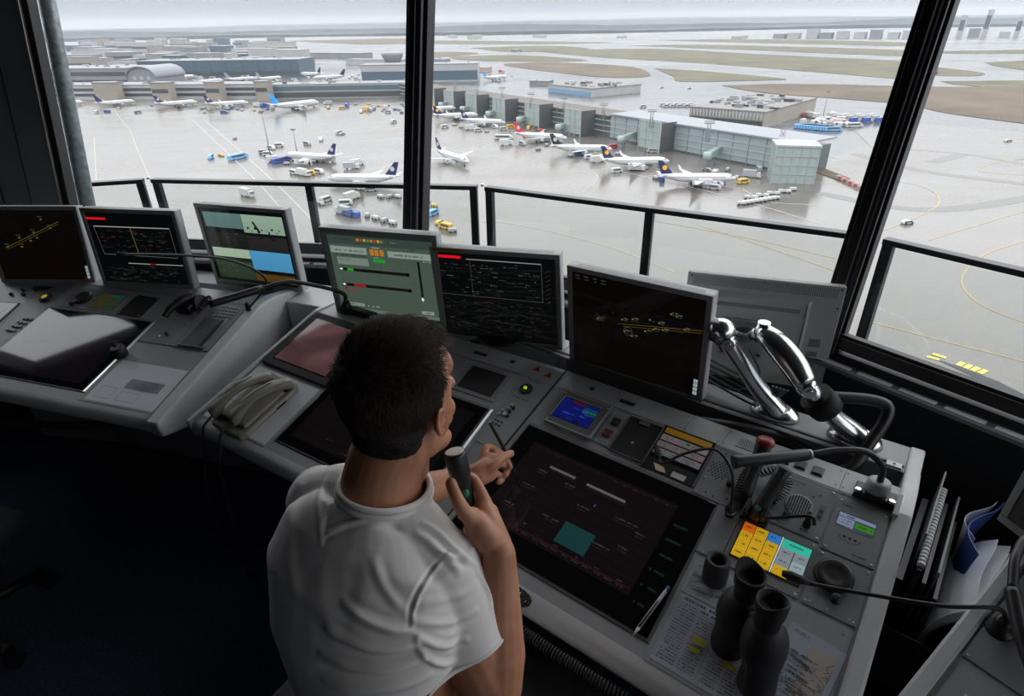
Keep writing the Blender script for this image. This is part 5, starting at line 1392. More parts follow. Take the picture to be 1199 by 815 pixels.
bm = bmesh.new(); box(bm, (0, 0, 0), (.06, .02, .016), Matrix.Rotation(R(35), 3, 'Z')); obj('body', bm, M_white, t, bev=.003)
bm = bmesh.new(); tube(bm, spline([(-.025, -.018, 0), (-.06, -.05, -.005), (-.07, -.02, .03), (-.075, .0, .10)], 6), .004, 8); obj('lead', bm, M_black, t)
# coiled cords
ml = lambda u, d, z: LB @ Vector((u, d, z))
bm = coil([ml(.10, -.425, -.20), ml(.20, -.445, -.185), ml(.30, -.452, -.170), ml(.42, -.456, -.165), ml(.54, -.452, -.170), ml(.70, -.44, -.19)], .0030, .0125, 85)
o = obj('coiled_cord', bm, M_black); tag(o, 'black coiled cord strung along the front edge of the main desk', 'cord')
lv = lambda u, d, z: LL @ Vector((u, d, z))
bm = coil([lv(-.10, -.36, -.33), lv(.2, -.38, -.29), lv(.5, -.38, -.24), lv(.78, -.38, -.17)], .0028, .012, 80)
o = obj('coiled_cord', bm, M_black); tag(o, 'black coiled cord hanging under the left desk', 'cord')
# ================================================================== airfield seen from the tower
rnd = random.Random(11)
def wet(name, c1, c2, r0, r1, sc=.02):
    m = bpy.data.materials.new(name); m.use_nodes = True; nt = m.node_tree; b = nt.nodes['Principled BSDF']; b.inputs['Specular IOR Level'].default_value = .4
    tc = nt.nodes.new('ShaderNodeTexCoord'); mp = nt.nodes.new('ShaderNodeMapping'); mp.inputs['Scale'].default_value = (1, 1.6, 1); mp.inputs['Rotation'].default_value = (0, 0, -.5)
    n = nt.nodes.new('ShaderNodeTexNoise'); n.inputs['Scale'].default_value = sc; n.inputs['Detail'].default_value = 9; n.inputs['Roughness'].default_value = .62
    n2 = nt.nodes.new('ShaderNodeTexNoise'); n2.inputs['Scale'].default_value = sc * .22; n2.inputs['Detail'].default_value = 5
    nt.links.new(tc.outputs['Object'], mp.inputs[0]); nt.links.new(mp.outputs[0], n.inputs['Vector']); nt.links.new(mp.outputs[0], n2.inputs['Vector'])
    ad = nt.nodes.new('ShaderNodeMath'); ad.operation = 'ADD'; nt.links.new(n.outputs['Fac'], ad.inputs[0]); nt.links.new(n2.outputs['Fac'], ad.inputs[1])
    r = nt.nodes.new('ShaderNodeMapRange'); r.inputs['From Min'].default_value = .75; r.inputs['From Max'].default_value = 1.25
    nt.links.new(ad.outputs[0], r.inputs['Value'])
    mx = nt.nodes.new('ShaderNodeMix'); mx.data_type = 'RGBA'; mx.inputs['A'].default_value = (*c1, 1); mx.inputs['B'].default_value = (*c2, 1)
    nt.links.new(r.outputs[0], mx.inputs['Factor'])
    # slab joints of the concrete
    br = nt.nodes.new('ShaderNodeTexBrick'); br.inputs['Scale'].default_value = .13; br.inputs['Mortar Size'].default_value = .012; br.offset = 0; br.inputs['Color1'].default_value = (1, 1, 1, 1); br.inputs['Color2'].default_value = (.95, .95, .95, 1); br.inputs['Mortar'].default_value = (.82, .82, .82, 1)
    nt.links.new(mp.outputs[0], br.inputs['Vector'])
    mu = nt.nodes.new('ShaderNodeMix'); mu.data_type = 'RGBA'; mu.blend_type = 'MULTIPLY'; mu.inputs['Factor'].default_value = 1
    nt.links.new(mx.outputs['Result'], mu.inputs['A']); nt.links.new(br.outputs['Color'], mu.inputs['B'])
    nt.links.new(mu.outputs['Result'], b.inputs['Base Color'])
    rr = nt.nodes.new('ShaderNodeMapRange'); rr.inputs['To Min'].default_value = r0; rr.inputs['To Max'].default_value = r1
    rr.inputs['From Min'].default_value = .75; rr.inputs['From Max'].default_value = 1.25
    nt.links.new(ad.outputs[0], rr.inputs['Value']); nt.links.new(rr.outputs[0], b.inputs['Roughness'])
    return m
M_apron = wet('wet_concrete', (.108, .099, .091), (.150, .136, .125), .12, .36)
M_asph = wet('wet_asphalt', (.072, .075, .082), (.105, .108, .115), .14, .34, .012)
M_grass = mat('airfield_grass', (.095, .086, .050), .9, noise=(.02, .3))
M_brown = mat('dry_grass', (.105, .078, .052), .9, noise=(.015, .3))
def patch(name, px, h, m, kind='structure', label=None, cat=None):
    bm = bmesh.new(); vs = [bm.verts.new(G(x, y, h)) for x, y in px]; f = bm.faces.new(vs)
    bm.normal_update()
    if f.normal.z < 0: f.normal_flip()
    bmesh.ops.triangulate(bm, faces=bm.faces[:])
    o = obj(name, bm, m); o['kind'] = kind
    return o
def smooth_px(p, n=4):
    q = spline([(a, b, 0) for a, b in p] + [(p[0][0], p[0][1], 0)], n)[:-1]; return [(v.x, v.y) for v in q]
bm = bmesh.new(); vs = [bm.verts.new((x, y, GZ)) for x, y in ((-20000, -3000), (20000, -3000), (20000, 26000), (-20000, 26000))]; bm.faces.new(vs)
o = struct('ground_1', bm, M_asph)
patch('ground_2', [(40, 400), (1300, 560), (1300, 200), (1180, 165), (1060, 158), (985, 178), (960, 200), (880, 190), (780, 160), (640, 140), (560, 122), (480, 112), (60, 112), (40, 200)], .05, M_apron)
patch('ground_3', [(1000, 152), (1080, 145), (1240, 158), (1240, 200), (1130, 180), (1020, 172)], .12, M_apron)
GP = [(1, [(625, 60), (760, 57), (900, 64), (1080, 74), (1085, 93), (1000, 88), (850, 76), (700, 67)]), (1, [(735, 53.5), (830, 52.5), (1070, 59), (1070, 66), (860, 58)]), (0, [(590, 74.5), (650, 73), (738, 78), (762, 88), (735, 91), (690, 89), (600, 78.5)]),
      (1, [(766, 80), (820, 83), (918, 92), (890, 94), (800, 95.5), (788, 89)]), (0, [(845, 100), (930, 98), (1060, 101), (1250, 107), (1250, 146), (1120, 134), (1050, 121), (900, 109)]),
      (1, [(1090, 78), (1150, 85), (1140, 89), (1080, 87)]), (1, [(1152, 73), (1230, 71), (1230, 84), (1170, 78)]), (1, [(1100, 95), (1230, 95), (1230, 106), (1130, 100)]),
      (0, [(480, 62), (530, 60.5), (560, 63), (490, 68)]), (1, [(525, 66.5), (610, 64.5), (690, 71), (600, 72), (540, 70)]), (1, [(550, 56), (640, 53.5), (690, 57.5), (600, 61)]), (1, [(480, 47), (600, 48), (720, 50), (600, 52), (480, 51)]),
      (0, [(944, 197), (960, 195), (996, 209), (984, 212)]), (0, [(335, 48), (480, 45), (480, 51), (420, 52)]), (1, [(760, 47), (900, 46), (1070, 50), (1070, 54), (900, 50.5)]), (1, [(1095, 60), (1230, 58), (1230, 62), (1120, 63)])]
for i, (k, px) in enumerate(GP): patch('ground_%d' % (i + 4), smooth_px(px) if i != 12 else px, .3, M_grass if k else M_brown)
# painted lines
def paint(name, pl, w, col, h=.12):
    bm = bmesh.new()
    for px in pl:
        P = [G(x, y, h) for x, y in px]; P = spline(P, 8) if len(P) > 2 else P
        L = []; 
        for i, p in enumerate(P):
            d = (P[min(i + 1, len(P) - 1)] - P[max(i - 1, 0)]).normalized(); s = Vector((-d.y, d.x, 0)) * w / 2
            L.append((bm.verts.new(p - s), bm.verts.new(p + s)))
        for i in range(len(L) - 1): bm.faces.new((L[i][0], L[i + 1][0], L[i + 1][1], L[i][1]))
    bm.normal_update()
    for f in bm.faces:
        if f.normal.z < 0: f.normal_flip()
    o = obj(name, bm, mat('paint_%s' % name, col, .45)); o['kind'] = 'structure'; return o
Yl = (.34, .25, .09); Wl = (.40, .37, .35)
paint('trim_60', [[(1199, 282), (1157, 296), (1135, 312), (1126, 329), (1135, 346), (1157, 361), (1199, 377), (1260, 395)], [(1010, 374), (1100, 398), (1199, 423), (1300, 452)], [(1020, 274), (1050, 264), (1078, 252), (1098, 240), (1096, 227), (1075, 217), (1045, 212)],
                  [(1088, 281), (1130, 268), (1180, 253), (1240, 236)], [(1240, 182), (1170, 190), (1145, 198), (1165, 203), (1240, 206)], [(769, 259), (820, 268), (900, 284), (1010, 310)], [(820, 264), (900, 290), (1000, 325)]], .45, Yl)
paint('trim_61', [[(603, 175), (645, 187), (690, 199), (699, 210), (680, 226)], [(545, 258), (600, 262), (700, 285), (790, 318)], [(152, 152), (163, 180), (178, 215), (200, 270)], [(130, 125), (152, 152)], [(110, 160), (113, 215)], [(350, 150), (400, 144), (440, 152), (480, 162)]], .35, (.40, .34, .24))
paint('trim_62', [[(226, 141), (262, 175), (300, 212), (345, 262)], [(240, 141), (282, 178), (322, 214), (370, 262)], [(700, 196), (760, 208), (860, 232), (960, 262)], [(640, 160), (720, 185), (800, 205)], [(870, 222), (900, 236), (955, 240)], [(960, 178), (1000, 190), (1060, 192)], [(900, 215), (960, 214), (1010, 222)]], .5, Wl)
# wet joints / old rubber marks: darker curved bands
paint('trim_63', [[(960, 226), (1050, 243), (1130, 243), (1240, 225)], [(1000, 180), (1080, 200), (1199, 215)], [(1090, 190), (1160, 175), (1240, 178)]], 7, (.13, .128, .126), .09)

# ---------------------------------------------------------------- buildings
def bmat(n, c, r=.6): return mat('bld_' + n, c, r, noise=(.08, .07))
Mw = bmat('white', (.33, .335, .34)); Mb_ = bmat('beige', (.25, .225, .19)); Mg = bmat('grey', (.19, .195, .21)); Mdk = mat('bld_dark', (.05, .055, .06), .4); Mblue = mat('bld_blue_glass', (.07, .11, .14), .2); Mrf = bmat('roof', (.21, .215, .225)); Mrfb = bmat('roof_brown', (.075, .062, .052))
Mgl = mat('screen_glass', (.27, .33, .315), .2)
def fdir(a, b):
    d = (b - a); d.z = 0; L = d.length; d.normalize(); n = Vector((-d.y, d.x, 0))
    if n.dot(a - Vector((0, 0, a.z))) < 0: n = -n
    return d, n, L
OCC = []
def free(a, b, D):
    c = (a + b) / 2; r = (b - a).length / 2 + D * .55; c = c + Vector((0, D / 2, 0))
    for q, r2 in OCC:
        if (q - c).length < (r + r2) * .82: return False
    OCC.append((c, r)); return True
def block(name, label, cat, a, b, H, D, wall, roof, bands=(), parapet=.8, cols=0, clutter=0, group=None, base=0.0):
    """box building: front foot line a-b (world), height, depth away from the tower; bands = (z0, z1, material)"""
    d, n, L = fdir(a, b); ang = math.atan2(d.y, d.x); s = 1 if n.dot(Vector((-d.y, d.x, 0))) > 0 else -1
    t = thing(name, label, cat, loc=(a.x, a.y, GZ + base), rotz=ang, group=group)
    bm = bmesh.new(); box2(bm, 0, L, 0, s * D, 0, H); obj('wall', bm, wall, t)
    bm = bmesh.new(); box2(bm, -.5, L + .5, -s * .5, s * (D + .5), H, H + parapet); obj('roof', bm, roof, t)
    for k, (z0, z1, m) in enumerate(bands):
        bm = bmesh.new(); box2(bm, .8, L - .8, -s * .25, s * .2, z0, z1); obj('window_band', bm, m, t)
        bm = bmesh.new(); box2(bm, -.25, .2, s * 1, s * (D - 1), z0, z1); obj('window_band', bm, m, t)
    for k in range(cols):
        x = (k + .5) * L / cols; bm = bmesh.new(); box2(bm, x - .8, x + .8, -s * .9, s * .2, 0, H); obj('pillar', bm, wall, t)
    for k in range(clutter):
        x = rnd.uniform(.04, .94) * L; y = rnd.uniform(.1, .88) * D; w = rnd.uniform(1.5, min(9, L * .12)); bm = bmesh.new(); box2(bm, x, x + w, s * y, s * (y + rnd.uniform(1, 4)), H + .8, H + .8 + rnd.uniform(.8, 2.6)); obj('roof_unit', bm, rnd.choice([Mg, Mw, Mdk, Mrf]), t)
    return t, L, s
bands3 = ((3.5, 6.5, Mdk), (9, 12, Mdk))
block('terminal_pier', 'long white terminal pier with two dark window rows behind the parked jets, left window', 'terminal', G(60, 117), G(312, 116), 15, 34, Mw, Mrf, bands3, clutter=14)
block('terminal_pier', 'grey glass terminal pier right of the blue tailed jet, left window', 'terminal', G(318, 116), G(492, 113), 14, 30, bmat('greyblue', (.27, .31, .32)), Mrf, ((1, 6.5, Mdk), (8, 12.5, Mblue)), clutter=10)
for lb, x0, x1, y in (('beige stair tower at the left end of the white terminal pier', 114, 139, 119), ('beige stair tower right of the arched hall roof', 181, 201, 119.5), ('beige stair tower behind the third parked jet', 243, 260, 119), ('beige stair tower left of the blue tailed jet', 301, 316, 118)):
    block('stair_tower', lb, 'tower', G(x0, y), G(x1, y), 19, 12, Mb_, Mrf, ((9, 13, Mdk),) if x0 > 150 else ())
# arched hall
a, b = G(153, 104), G(186, 104); d, n, L = fdir(a, b)
t = thing('arched_hall', 'hall with a dark arched roof above the white terminal pier', 'building', loc=(a.x, a.y, GZ), rotz=math.atan2(d.y, d.x))
bm = bmesh.new(); arc = [(L / 2 + L / 2 * math.cos(PI * k / 16), 14 + 12 * math.sin(PI * k / 16)) for k in range(17)]; prism(bm, [(0, 0)] + arc[::-1] + [(L, 0)], 0, 60, 'y'); obj('wall', bm, Mg, t)
bm = bmesh.new(); outer = [(L / 2 + (L / 2 + 1.4) * math.cos(PI * k / 16), 14 + 13.6 * math.sin(PI * k / 16)) for k in range(17)]; prism(bm, outer + arc[::-1], -2, 62, 'y'); obj('roof', bm, mat('arch_roof', (.16, .17, .19), .4), t)
for k in range(3):
    bm = bmesh.new(); cyl(bm, (L * (.25 + .25 * k), -.4, 13), (L * (.25 + .25 * k), .3, 13), 2.6, 2.6, 14); obj('round_window', bm, Mw, t)
block('terminal_hall', 'wide flat grey terminal roof at the left, behind the white pier', 'terminal', G(20, 103), G(152, 103), 24, 70, Mg, Mrf, ((6, 10, Mdk), (15, 20, Mdk)), clutter=10)
block('terminal_hall', 'dark blue glazed terminal hall with white pillars at upper left', 'terminal', G(165, 92), G(352, 90), 25, 70, Mblue, Mrf, ((4, 9, Mdk),), cols=10, clutter=10)
block('terminal_hall', 'pale terminal block with a dark drum on top beside the middle window post', 'terminal', G(424, 97), G(560, 95), 22, 40, Mw, Mrf, ((2, 14, Mblue),), clutter=3)
a = G(462, 92); t = thing('roof_drum', 'dark drum shaped rooftop control room beside the middle window post', 'building', loc=(a.x, a.y, GZ + 22.8))
bm = bmesh.new(); lathe(bm, [(12, 0), (13, 3), (16, 9), (16.5, 12), (14, 13)], 26); obj('drum', bm, mat('drum_grey', (.22, .22, .23), .5), t)
block('maintenance_hall', 'low dark roofed hall on the far apron left of the middle window post', 'building', G(352, 68), G(424, 69), 12, 40, Mg, mat('bld_slate', (.13, .16, .19), .4), ())
block('maintenance_hall', 'second low hall far behind, left of the drum building', 'building', G(405, 76), G(470, 77), 10, 30, Mw, Mrf, ())
# far airport quarter, many hazy blocks
far = []
for k in range(170):
    x = rnd.uniform(75, 330); y = rnd.uniform(50, 86)
    if 150 < x and y > 80: y -= 8
    w = rnd.uniform(8, 34); g = G(x, y); g2 = G(x + w * (.5 + (y - 45) / 50), y + rnd.uniform(-.4, .4))
    H = rnd.uniform(10, 30); m = rnd.choice([Mw, Mw, Mg, Mblue, Mb_, Mrf]); D_ = rnd.uniform(20, 45)
    if not free(g, g2, D_): continue
    block('distant_building', 'hazy block of the distant airport quarter in the left window', 'building', g, g2, H, D_, m, rnd.choice([Mrf, Mw, Mg]), ((H * .35, H * .6, Mdk),) if k % 2 else (), group='hazy distant airport buildings, left window')
for k in (0, 1, 2, 3, 4, 5, 6, 7, 8, 9, 10, 12, 14):
    x = 905 + k * 19 + rnd.uniform(-3, 1); g = G(x, 45 - (k > 9)); g2 = G(x + 13, 45 - (k > 9))
    block('distant_building', 'pale low cargo building on the far side of the airfield', 'building', g, g2, rnd.uniform(14, 34), 60, Mw if k % 3 else Mg, Mrf, group='pale far cargo buildings, right')
for x, hh, lb in ((1119, 74, 'leftmost of three hazy towers on the horizon right of the right window post'), (1148, 92, 'tallest middle one of three hazy towers on the horizon'), (1186, 66, 'faint rightmost one of three hazy towers on the horizon')):
    block('distant_tower', lb, 'building', G(x, 43), G(x + 6, 43), hh, 40, Mw, Mg, ((hh * .3, hh * .8, Mdk),))
for k in range(14):
    x = rnd.choice([rnd.uniform(500, 640), rnd.uniform(690, 880)]); g = G(x, rnd.uniform(43, 46)); g2 = G(x + rnd.uniform(4, 14), 44.5)
    if not free(g, g2, 40): continue
    block('distant_building', 'small pale building at the far edge of the airfield, middle window', 'building', g, g2, rnd.uniform(8, 18), 40, Mw, Mrf, group='small far edge buildings, middle window')
# middle islands
a, b, c = G(806, 143), G(893, 151), G(944, 131)
t, L, s = block('service_building', 'square flat roofed service building with cluttered roof and white facade strip, right middle', 'building', a, b, 11, (c - b).length, bmat('tan', (.30, .27, .24)), mat('bld_roofdeck', (.19, .185, .18), .7), ((.5, 5, Mdk), (8, 9.6, Mw)), clutter=46)
for k in range(22):
    bm = bmesh.new(); box2(bm, 1 + k * L / 22.5, 2.2 + k * L / 22.5, -s * .9, -s * .2, 6, 10.5); obj('fin', bm, Mw, t)
a, b, c = G(642, 108), G(692, 114), G(752, 106)
t, L, s = block('service_building', 'low flat grey building with blue facade left of the wet taxiway, middle window', 'building', a, b, 8, (c - b).length * .8, Mw, mat('bld_roofdeck', (.19, .185, .18), .7), ((.5, 5, mat('bld_lightblue', (.16, .28, .42), .4)),), clutter=26)
for (x, y, w_, hh, lb) in ((495, 76, 26, 10, 'low hazy shed right of the middle window post'), (505, 84, 22, 12, 'grey hazy shed below the first one, right of the middle window post'), (540, 84, 30, 6, 'row of reddish ground equipment sheds in the haze'), (620, 100, 22, 5, 'small dark shed left of the blue fronted building'), (598, 60, 5, 4, 'tiny hut on the far grass')):
    block('shed', lb, 'building', G(x, y), G(x + w_, y + .5), hh, 20, Mg if 'red' not in lb else bmat('pinkish', (.42, .26, .22)), Mrf, clutter=2)

# ---------------------------------------------------------------- glazed pier in the middle window
PA, PB = G(498, 120), G(935, 205)
pd = (PB - PA); PL = pd.length; pd.normalize(); pn = Vector((-pd.y, pd.x, 0))
if pn.dot(PA - Vector((0, 0, GZ))) < 0: pn = -pn
pang = math.atan2(pd.y, pd.x); ps = 1 if pn.dot(Vector((-pd.y, pd.x, 0))) > 0 else -1
t = thing('terminal_pier', 'long glazed pier with brown roof where the white jets are parked, middle window', 'terminal', loc=(PA.x, PA.y, GZ), rotz=pang)
bm = bmesh.new(); box2(bm, -60, PL, 0, ps * 24, 0, 13); obj('wall', bm, mat('pier_dark_glass', (.09, .11, .11), .25), t)
bm = bmesh.new(); box2(bm, -60, PL * .66, -ps * .8, ps * 25, 13, 14.4); obj('roof', bm, Mrfb, t)
bm = bmesh.new(); box2(bm, PL * .665, PL + 1, -ps * 2, ps * 26, 15.4, 16.2); o = obj('roof', bm, mat('pier_white_roof', (.24, .25, .275), .6), t); o['label'] = 'pale glass roof'
bm = bmesh.new(); box2(bm, PL * .665, PL, -ps * .6, ps * .2, 1, 15.4); obj('glass_front', bm, mat('pier_pale_glass', (.24, .29, .30), .15), t)
for z in (4, 7.5, 11):
    bm = bmesh.new(); box2(bm, -60, PL, -ps * .9, -ps * .1, z, z + .5); obj('floor_line', bm, Mw, t)
for k in range(40):
    x = k * PL / 40; bm = bmesh.new(); box2(bm, x, x + .35, -ps * .9, 0, 0, 15); obj('mullion', bm, Mg, t)
PX = [(.012, 'farthest'), (.11, 'second'), (.20, 'third'), (.295, 'fourth'), (.40, 'fifth'), (.51, 'sixth'), (.625, 'seventh'), (.80, 'eighth')]
for f, wd in PX:
    q = PA + pd * (PL * f)
    t = thing('glass_screen', 'pale green glass blast screen at the pier, %s from the middle window post' % wd, 'screen', loc=(q.x, q.y, GZ), rotz=pang)
    bm = bmesh.new(); box2(bm, 0, .5, -ps * 13, 0, 0, 17); obj('louvre_side', bm, mat('louvre_dark', (.07, .075, .08), .4), t)
    bm = bmesh.new(); box2(bm, -17, .3, -ps * 13.6, -ps * 13.1, 2, 17.5); obj('pane', bm, Mgl, t)
    bm = bmesh.new()
    for z in (2, 7, 12, 17.3): box2(bm, -17.2, .6, -ps * 13.9, -ps * 13.0, z, z + .3)
    for x in (-17.2, -11.4, -5.7, .2): box2(bm, x, x + .35, -ps * 13.9, -ps * 13.0, 0, 17.6)
    obj('steel_frame', bm, Mw, t)
for k, f in enumerate((.06, .155, .25, .35, .455, .57, .72, .88)):
    q = PA + pd * (PL * f)
    t = thing('jet_bridge', 'pale green passenger bridge at the pier, %s from the middle window post' % ['first', 'second', 'third', 'fourth', 'fifth', 'sixth', 'seventh', 'eighth'][k], 'jet bridge', loc=(q.x, q.y, GZ), rotz=pang)
    p0, p1 = Vector((0, -ps * 1, 6.4)), Vector((9, -ps * 21, 5.2))
    bm = bmesh.new(); d_ = (p1 - p0); rr = Matrix.Rotation(math.atan2(d_.y, d_.x), 3, 'Z'); box(bm, (p0 + p1) / 2, (d_.length, 3, 3), rr); obj('tunnel', bm, Mgl, t)
    bm = bmesh.new(); lathe(bm, [(2.4, 3.4), (2.4, 7.4), (1.4, 7.9)], 12, T(p1.x, p1.y, 0)); obj('cab', bm, Mgl, t)
    bm = bmesh.new(); box(bm, (p0.lerp(p1, .75) - Vector((0, 0, 4))), (1, 2.4, 5), rr); obj('leg', bm, Mg, t)
t, L_, s_ = block('glass_hall', 'large pale green glass box closing the near end of the pier', 'building', G(902, 214), G(952, 216), 17, 16, Mgl, Mw, ())
for k in range(6):
    bm = bmesh.new(); box2(bm, k * L_ / 5 - .15, k * L_ / 5 + .15, -s_ * .4, 0, 0, 17); obj('mullion', bm, Mw, t)
for z in (4.2, 8.4, 12.6):
    bm = bmesh.new(); box2(bm, 0, L_, -s_ * .4, 0, z, z + .25); obj('transom', bm, Mw, t)
def mast(label, x, y, H, lattice=True, base=0, w=1.2):
    g = G(x, y, base); t = thing('light_mast', label, 'mast', loc=g)
    if lattice:
        bm = bmesh.new()
        for sx in (-1, 1):
            for sy in (-1, 1): tube(bm, [(sx * w, sy * w, 0), (sx * w * .7, sy * w * .7, H)], .13, 5)
        for k in range(int(H / 2.4)):
            z = k * 2.4; f = 1 - .3 * z / H; tube(bm, [(-w * f, -w * f, z), (w * f, -w * f, z + 2.2)], .08, 4); tube(bm, [(w * f, w * f, z), (-w * f, w * f, z + 2.2)], .08, 4)
            tube(bm, [(-w * f, -w * f, z), (w * f, -w * f, z)], .08, 4)
        obj('lattice', bm, mat('mast_steel', (.16, .17, .18), .5), t)
        bm = bmesh.new(); box2(bm, -2.6, 2.6, -.5, .5, H, H + .5); box2(bm, -2.6, 2.6, -.3, .3, H + 1, H + 1.4); obj('lamp_row', bm, mat('mast_steel', (.16, .17, .18), .5), t)
    else:
        bm = bmesh.new(); tube(bm, [(0, 0, 0), (0, 0, H)], [.32, .16], 8); obj('pole', bm, mat('mast_steel', (.16, .17, .18), .5), t)
        bm = bmesh.new(); box2(bm, -1.4, 1.4, -.5, .5, H, H + .9); obj('lamp_row', bm, mat('mast_steel', (.16, .17, .18), .5), t)
for k, (x, y, lb) in enumerate(((533, 109, 'farthest'), (559, 113, 'second'), (588, 118, 'third'), (622, 126, 'fourth'), (660, 132, 'fifth'), (706, 141, 'sixth'), (762, 150, 'seventh'), (828, 166, 'eighth'))):
    mast('lattice light mast standing on the pier roof, %s from the middle window post' % lb, x, y, 9, True, 14.2, .9)
mast('tall lattice light mast at the near end of the glazed pier', 909, 196, 21, True)
mast('thin pole mast left of the nearest pair of jets', 317, 184, 26, False); mast('short pole mast rising behind the nearest jet, left window', 348, 180, 14, False)
mast('thin mast beside the square service building', 963, 140, 20, False); mast('faint pole mast in front of the glazed pier', 813, 176, 12, False)
# barriers red and white
g0, g1 = G(981, 209), G(1013, 224)
for k in range(11):
    p = g0.lerp(g1, k / 10); t = thing('road_barrier', 'red and white barrier block in the row beside the right window post', 'barrier', loc=p, group='red and white barrier row')
    bm = bmesh.new(); box2(bm, -1, 1, -.6, .6, 0, 1.5); obj('block', bm, mat('barrier_red', (.45, .06, .06), .5) if k % 2 else Mw, t)

# ---------------------------------------------------------------- aircraft
M_wh = mat('aircraft_white', (.50, .50, .51), .35); M_eng = mat('aircraft_engine', (.32, .33, .35), .4); M_tyre = mat('tyre', (.02, .02, .02), .8)
def fin_mat(n, c): return mat('fin_' + n, c, .35)
def make_plane():
    t = bpy.data.objects.new('airliner', None); COL.objects.link(t)
    L = 37.6; R_ = 2.05
    st = [(0, .05, -.55), (.5, .55, -.45), (1.3, 1.0, -.3), (2.6, 1.5, -.1), (4.2, 1.9, 0), (6.5, R_, 0), (14, R_, 0), (24, R_, 0), (27, 1.95, .08), (30, 1.6, .35), (33, 1.1, .75), (36, .55, 1.15), (37.6, .18, 1.35)]
    bm = bmesh.new(); rings = []
    for x, r, dz in st:
        rings.append([bm.verts.new((L / 2 - x, r * math.cos(2 * PI * k / 16), 3.6 + dz + r * math.sin(2 * PI * k / 16))) for k in range(16)])
    for i in range(len(rings) - 1):
        for k in range(16):
            f = bm.faces.new((rings[i][k], rings[i + 1][k], rings[i + 1][(k + 1) % 16], rings[i][(k + 1) % 16])); f.smooth = True
    bm.faces.new(rings[0]); bm.faces.new(rings[-1][::-1]); bmesh.ops.recalc_face_normals(bm, faces=bm.faces[:]); obj('fuselage', bm, M_wh, t)
    bm = bmesh.new()
    for s in (-1, 1):
        a = [(L / 2 - 2.0, s * .5, 4.75), (L / 2 - 1.5, s * .1, 4.45), (L / 2 - 2.6, s * 1.55, 4.4), (L / 2 - 3.3, s * 1.5, 4.85)]
        bm.faces.new([bm.verts.new(p) for p in (a if s > 0 else a[::-1])])
    obj('cockpit_window', bm, M_black, t)
    def slabw(rt, tp, th0, th1):
        """wing from root chord (two points) to tip chord"""
        bm = bmesh.new(); vs = []
        for (le, te, th) in ((rt[0], rt[1], th0), (tp[0], tp[1], th1)):
            le, te = Vector(le), Vector(te); m = le.lerp(te, .35); up_ = Vector((0, 0, 1)) if abs(tp[0][2] - rt[0][2]) < abs(tp[0][1] - rt[0][1]) + .1 else Vector((0, 1, 0))
            vs.append([bm.verts.new(le), bm.verts.new(m + up_ * th / 2), bm.verts.new(te), bm.verts.new(m - up_ * th / 2)])
        for k in range(4): bm.faces.new((vs[0][k], vs[0][(k + 1) % 4], vs[1][(k + 1) % 4], vs[1][k]))
        bm.faces.new(vs[0][::-1]); bm.faces.new(vs[1]); bmesh.ops.recalc_face_normals(bm, faces=bm.faces[:]); return bm
    for s in (-1, 1):
        bm = slabw(((5.4, s * 1.6, 2.6), (-2.2, s * 1.6, 2.5)), ((-3.6, s * 17, 4.0), (-5.3, s * 17, 4.0)), .9, .18)
        w = obj('wing', bm, mat('aircraft_wing', (.36, .37, .39), .4), t)
        bm = slabw(((-3.7, s * 17, 4.0), (-5.3, s * 17, 4.0)), ((-5.2, s * 17.5, 6.0), (-6.0, s * 17.5, 6.0)), .15, .1); obj('winglet', bm, M_wh, w)
        bm = slabw(((-14.2, s * .6, 4.9), (-17.6, s * .6, 4.9)), ((-17.4, s * 6.2, 5.4), (-18.7, s * 6.2, 5.4)), .35, .12); obj('tailplane', bm, mat('aircraft_wing', (.36, .37, .39), .4), t)
        bm = bmesh.new(); lathe(bm, [(.55, -1.9), (1.0, -1.2), (1.12, .6), (1.0, 1.5), (.8, 1.45), (.6, 1.2)], 16, T(3.0, s * 5.7, 1.75) @ Matrix.Rotation(PI / 2, 4, 'Y')); en_ = obj('engine', bm, M_eng, t)
        bm = bmesh.new(); box2(bm, .2, 3.2, s * 5.7 - .15, s * 5.7 + .15, 2.4, 3.1); obj('pylon', bm, M_eng, en_)
        bm = bmesh.new(); cyl(bm, (-1.2, s * 3.4, .55), (-1.2, s * 4.2, .55), .58, .58, 12); tube(bm, [(-1.2, s * 3.6, .5), (-1.2, s * 3.2, 2.6)], .14, 6); obj('main_gear', bm, M_tyre, t)
    bm = slabw(((-11.2, 0, 5.2), (-17.0, 0, 5.1)), ((-16.9, 0, 11.6), (-19.2, 0, 11.6)), .5, .2); fin_ = obj('tail_fin', bm, fin_mat('navy', (.012, .02, .09)), t)
    bm = bmesh.new()
    for s in (-1, 1): bm.faces.new([bm.verts.new(p) for p in [(-15.6 + 1.15 * math.cos(2 * PI * k / 14 * s), s * .26, 8.3 + 1.15 * math.sin(2 * PI * k / 14 * s)) for k in range(14)]])
    obj('tail_emblem', bm, mat('emblem_plain', (.45, .45, .47), .4), fin_)
    bm = bmesh.new(); cyl(bm, (13.9, -.35, .45), (13.9, .35, .45), .42, .42, 12); tube(bm, [(13.9, 0, .4), (13.9, 0, 2)], .12, 6); obj('nose_gear', bm, M_tyre, t)
    mk = Marks(); mk.q = []
    for s in (-1, 1):
        for k in range(40):
            x = 12.6 - k * .66; mk.q.append(([(x, 0), (x + .3, 0), (x + .3, .42), (x, .42)], (s, 0, 0)))
    bm = bmesh.new()
    for P, c in mk.q:
        s = c[0]; f = [bm.verts.new((x, s * 2.035, 3.9 + y)) for x, y in P]; bm.faces.new(f if s < 0 else f[::-1])
    obj('cabin_windows', bm, mat('cabin_window', (.10, .11, .12), .3), t)
    return t
plane0 = make_plane(); used_p = [False]
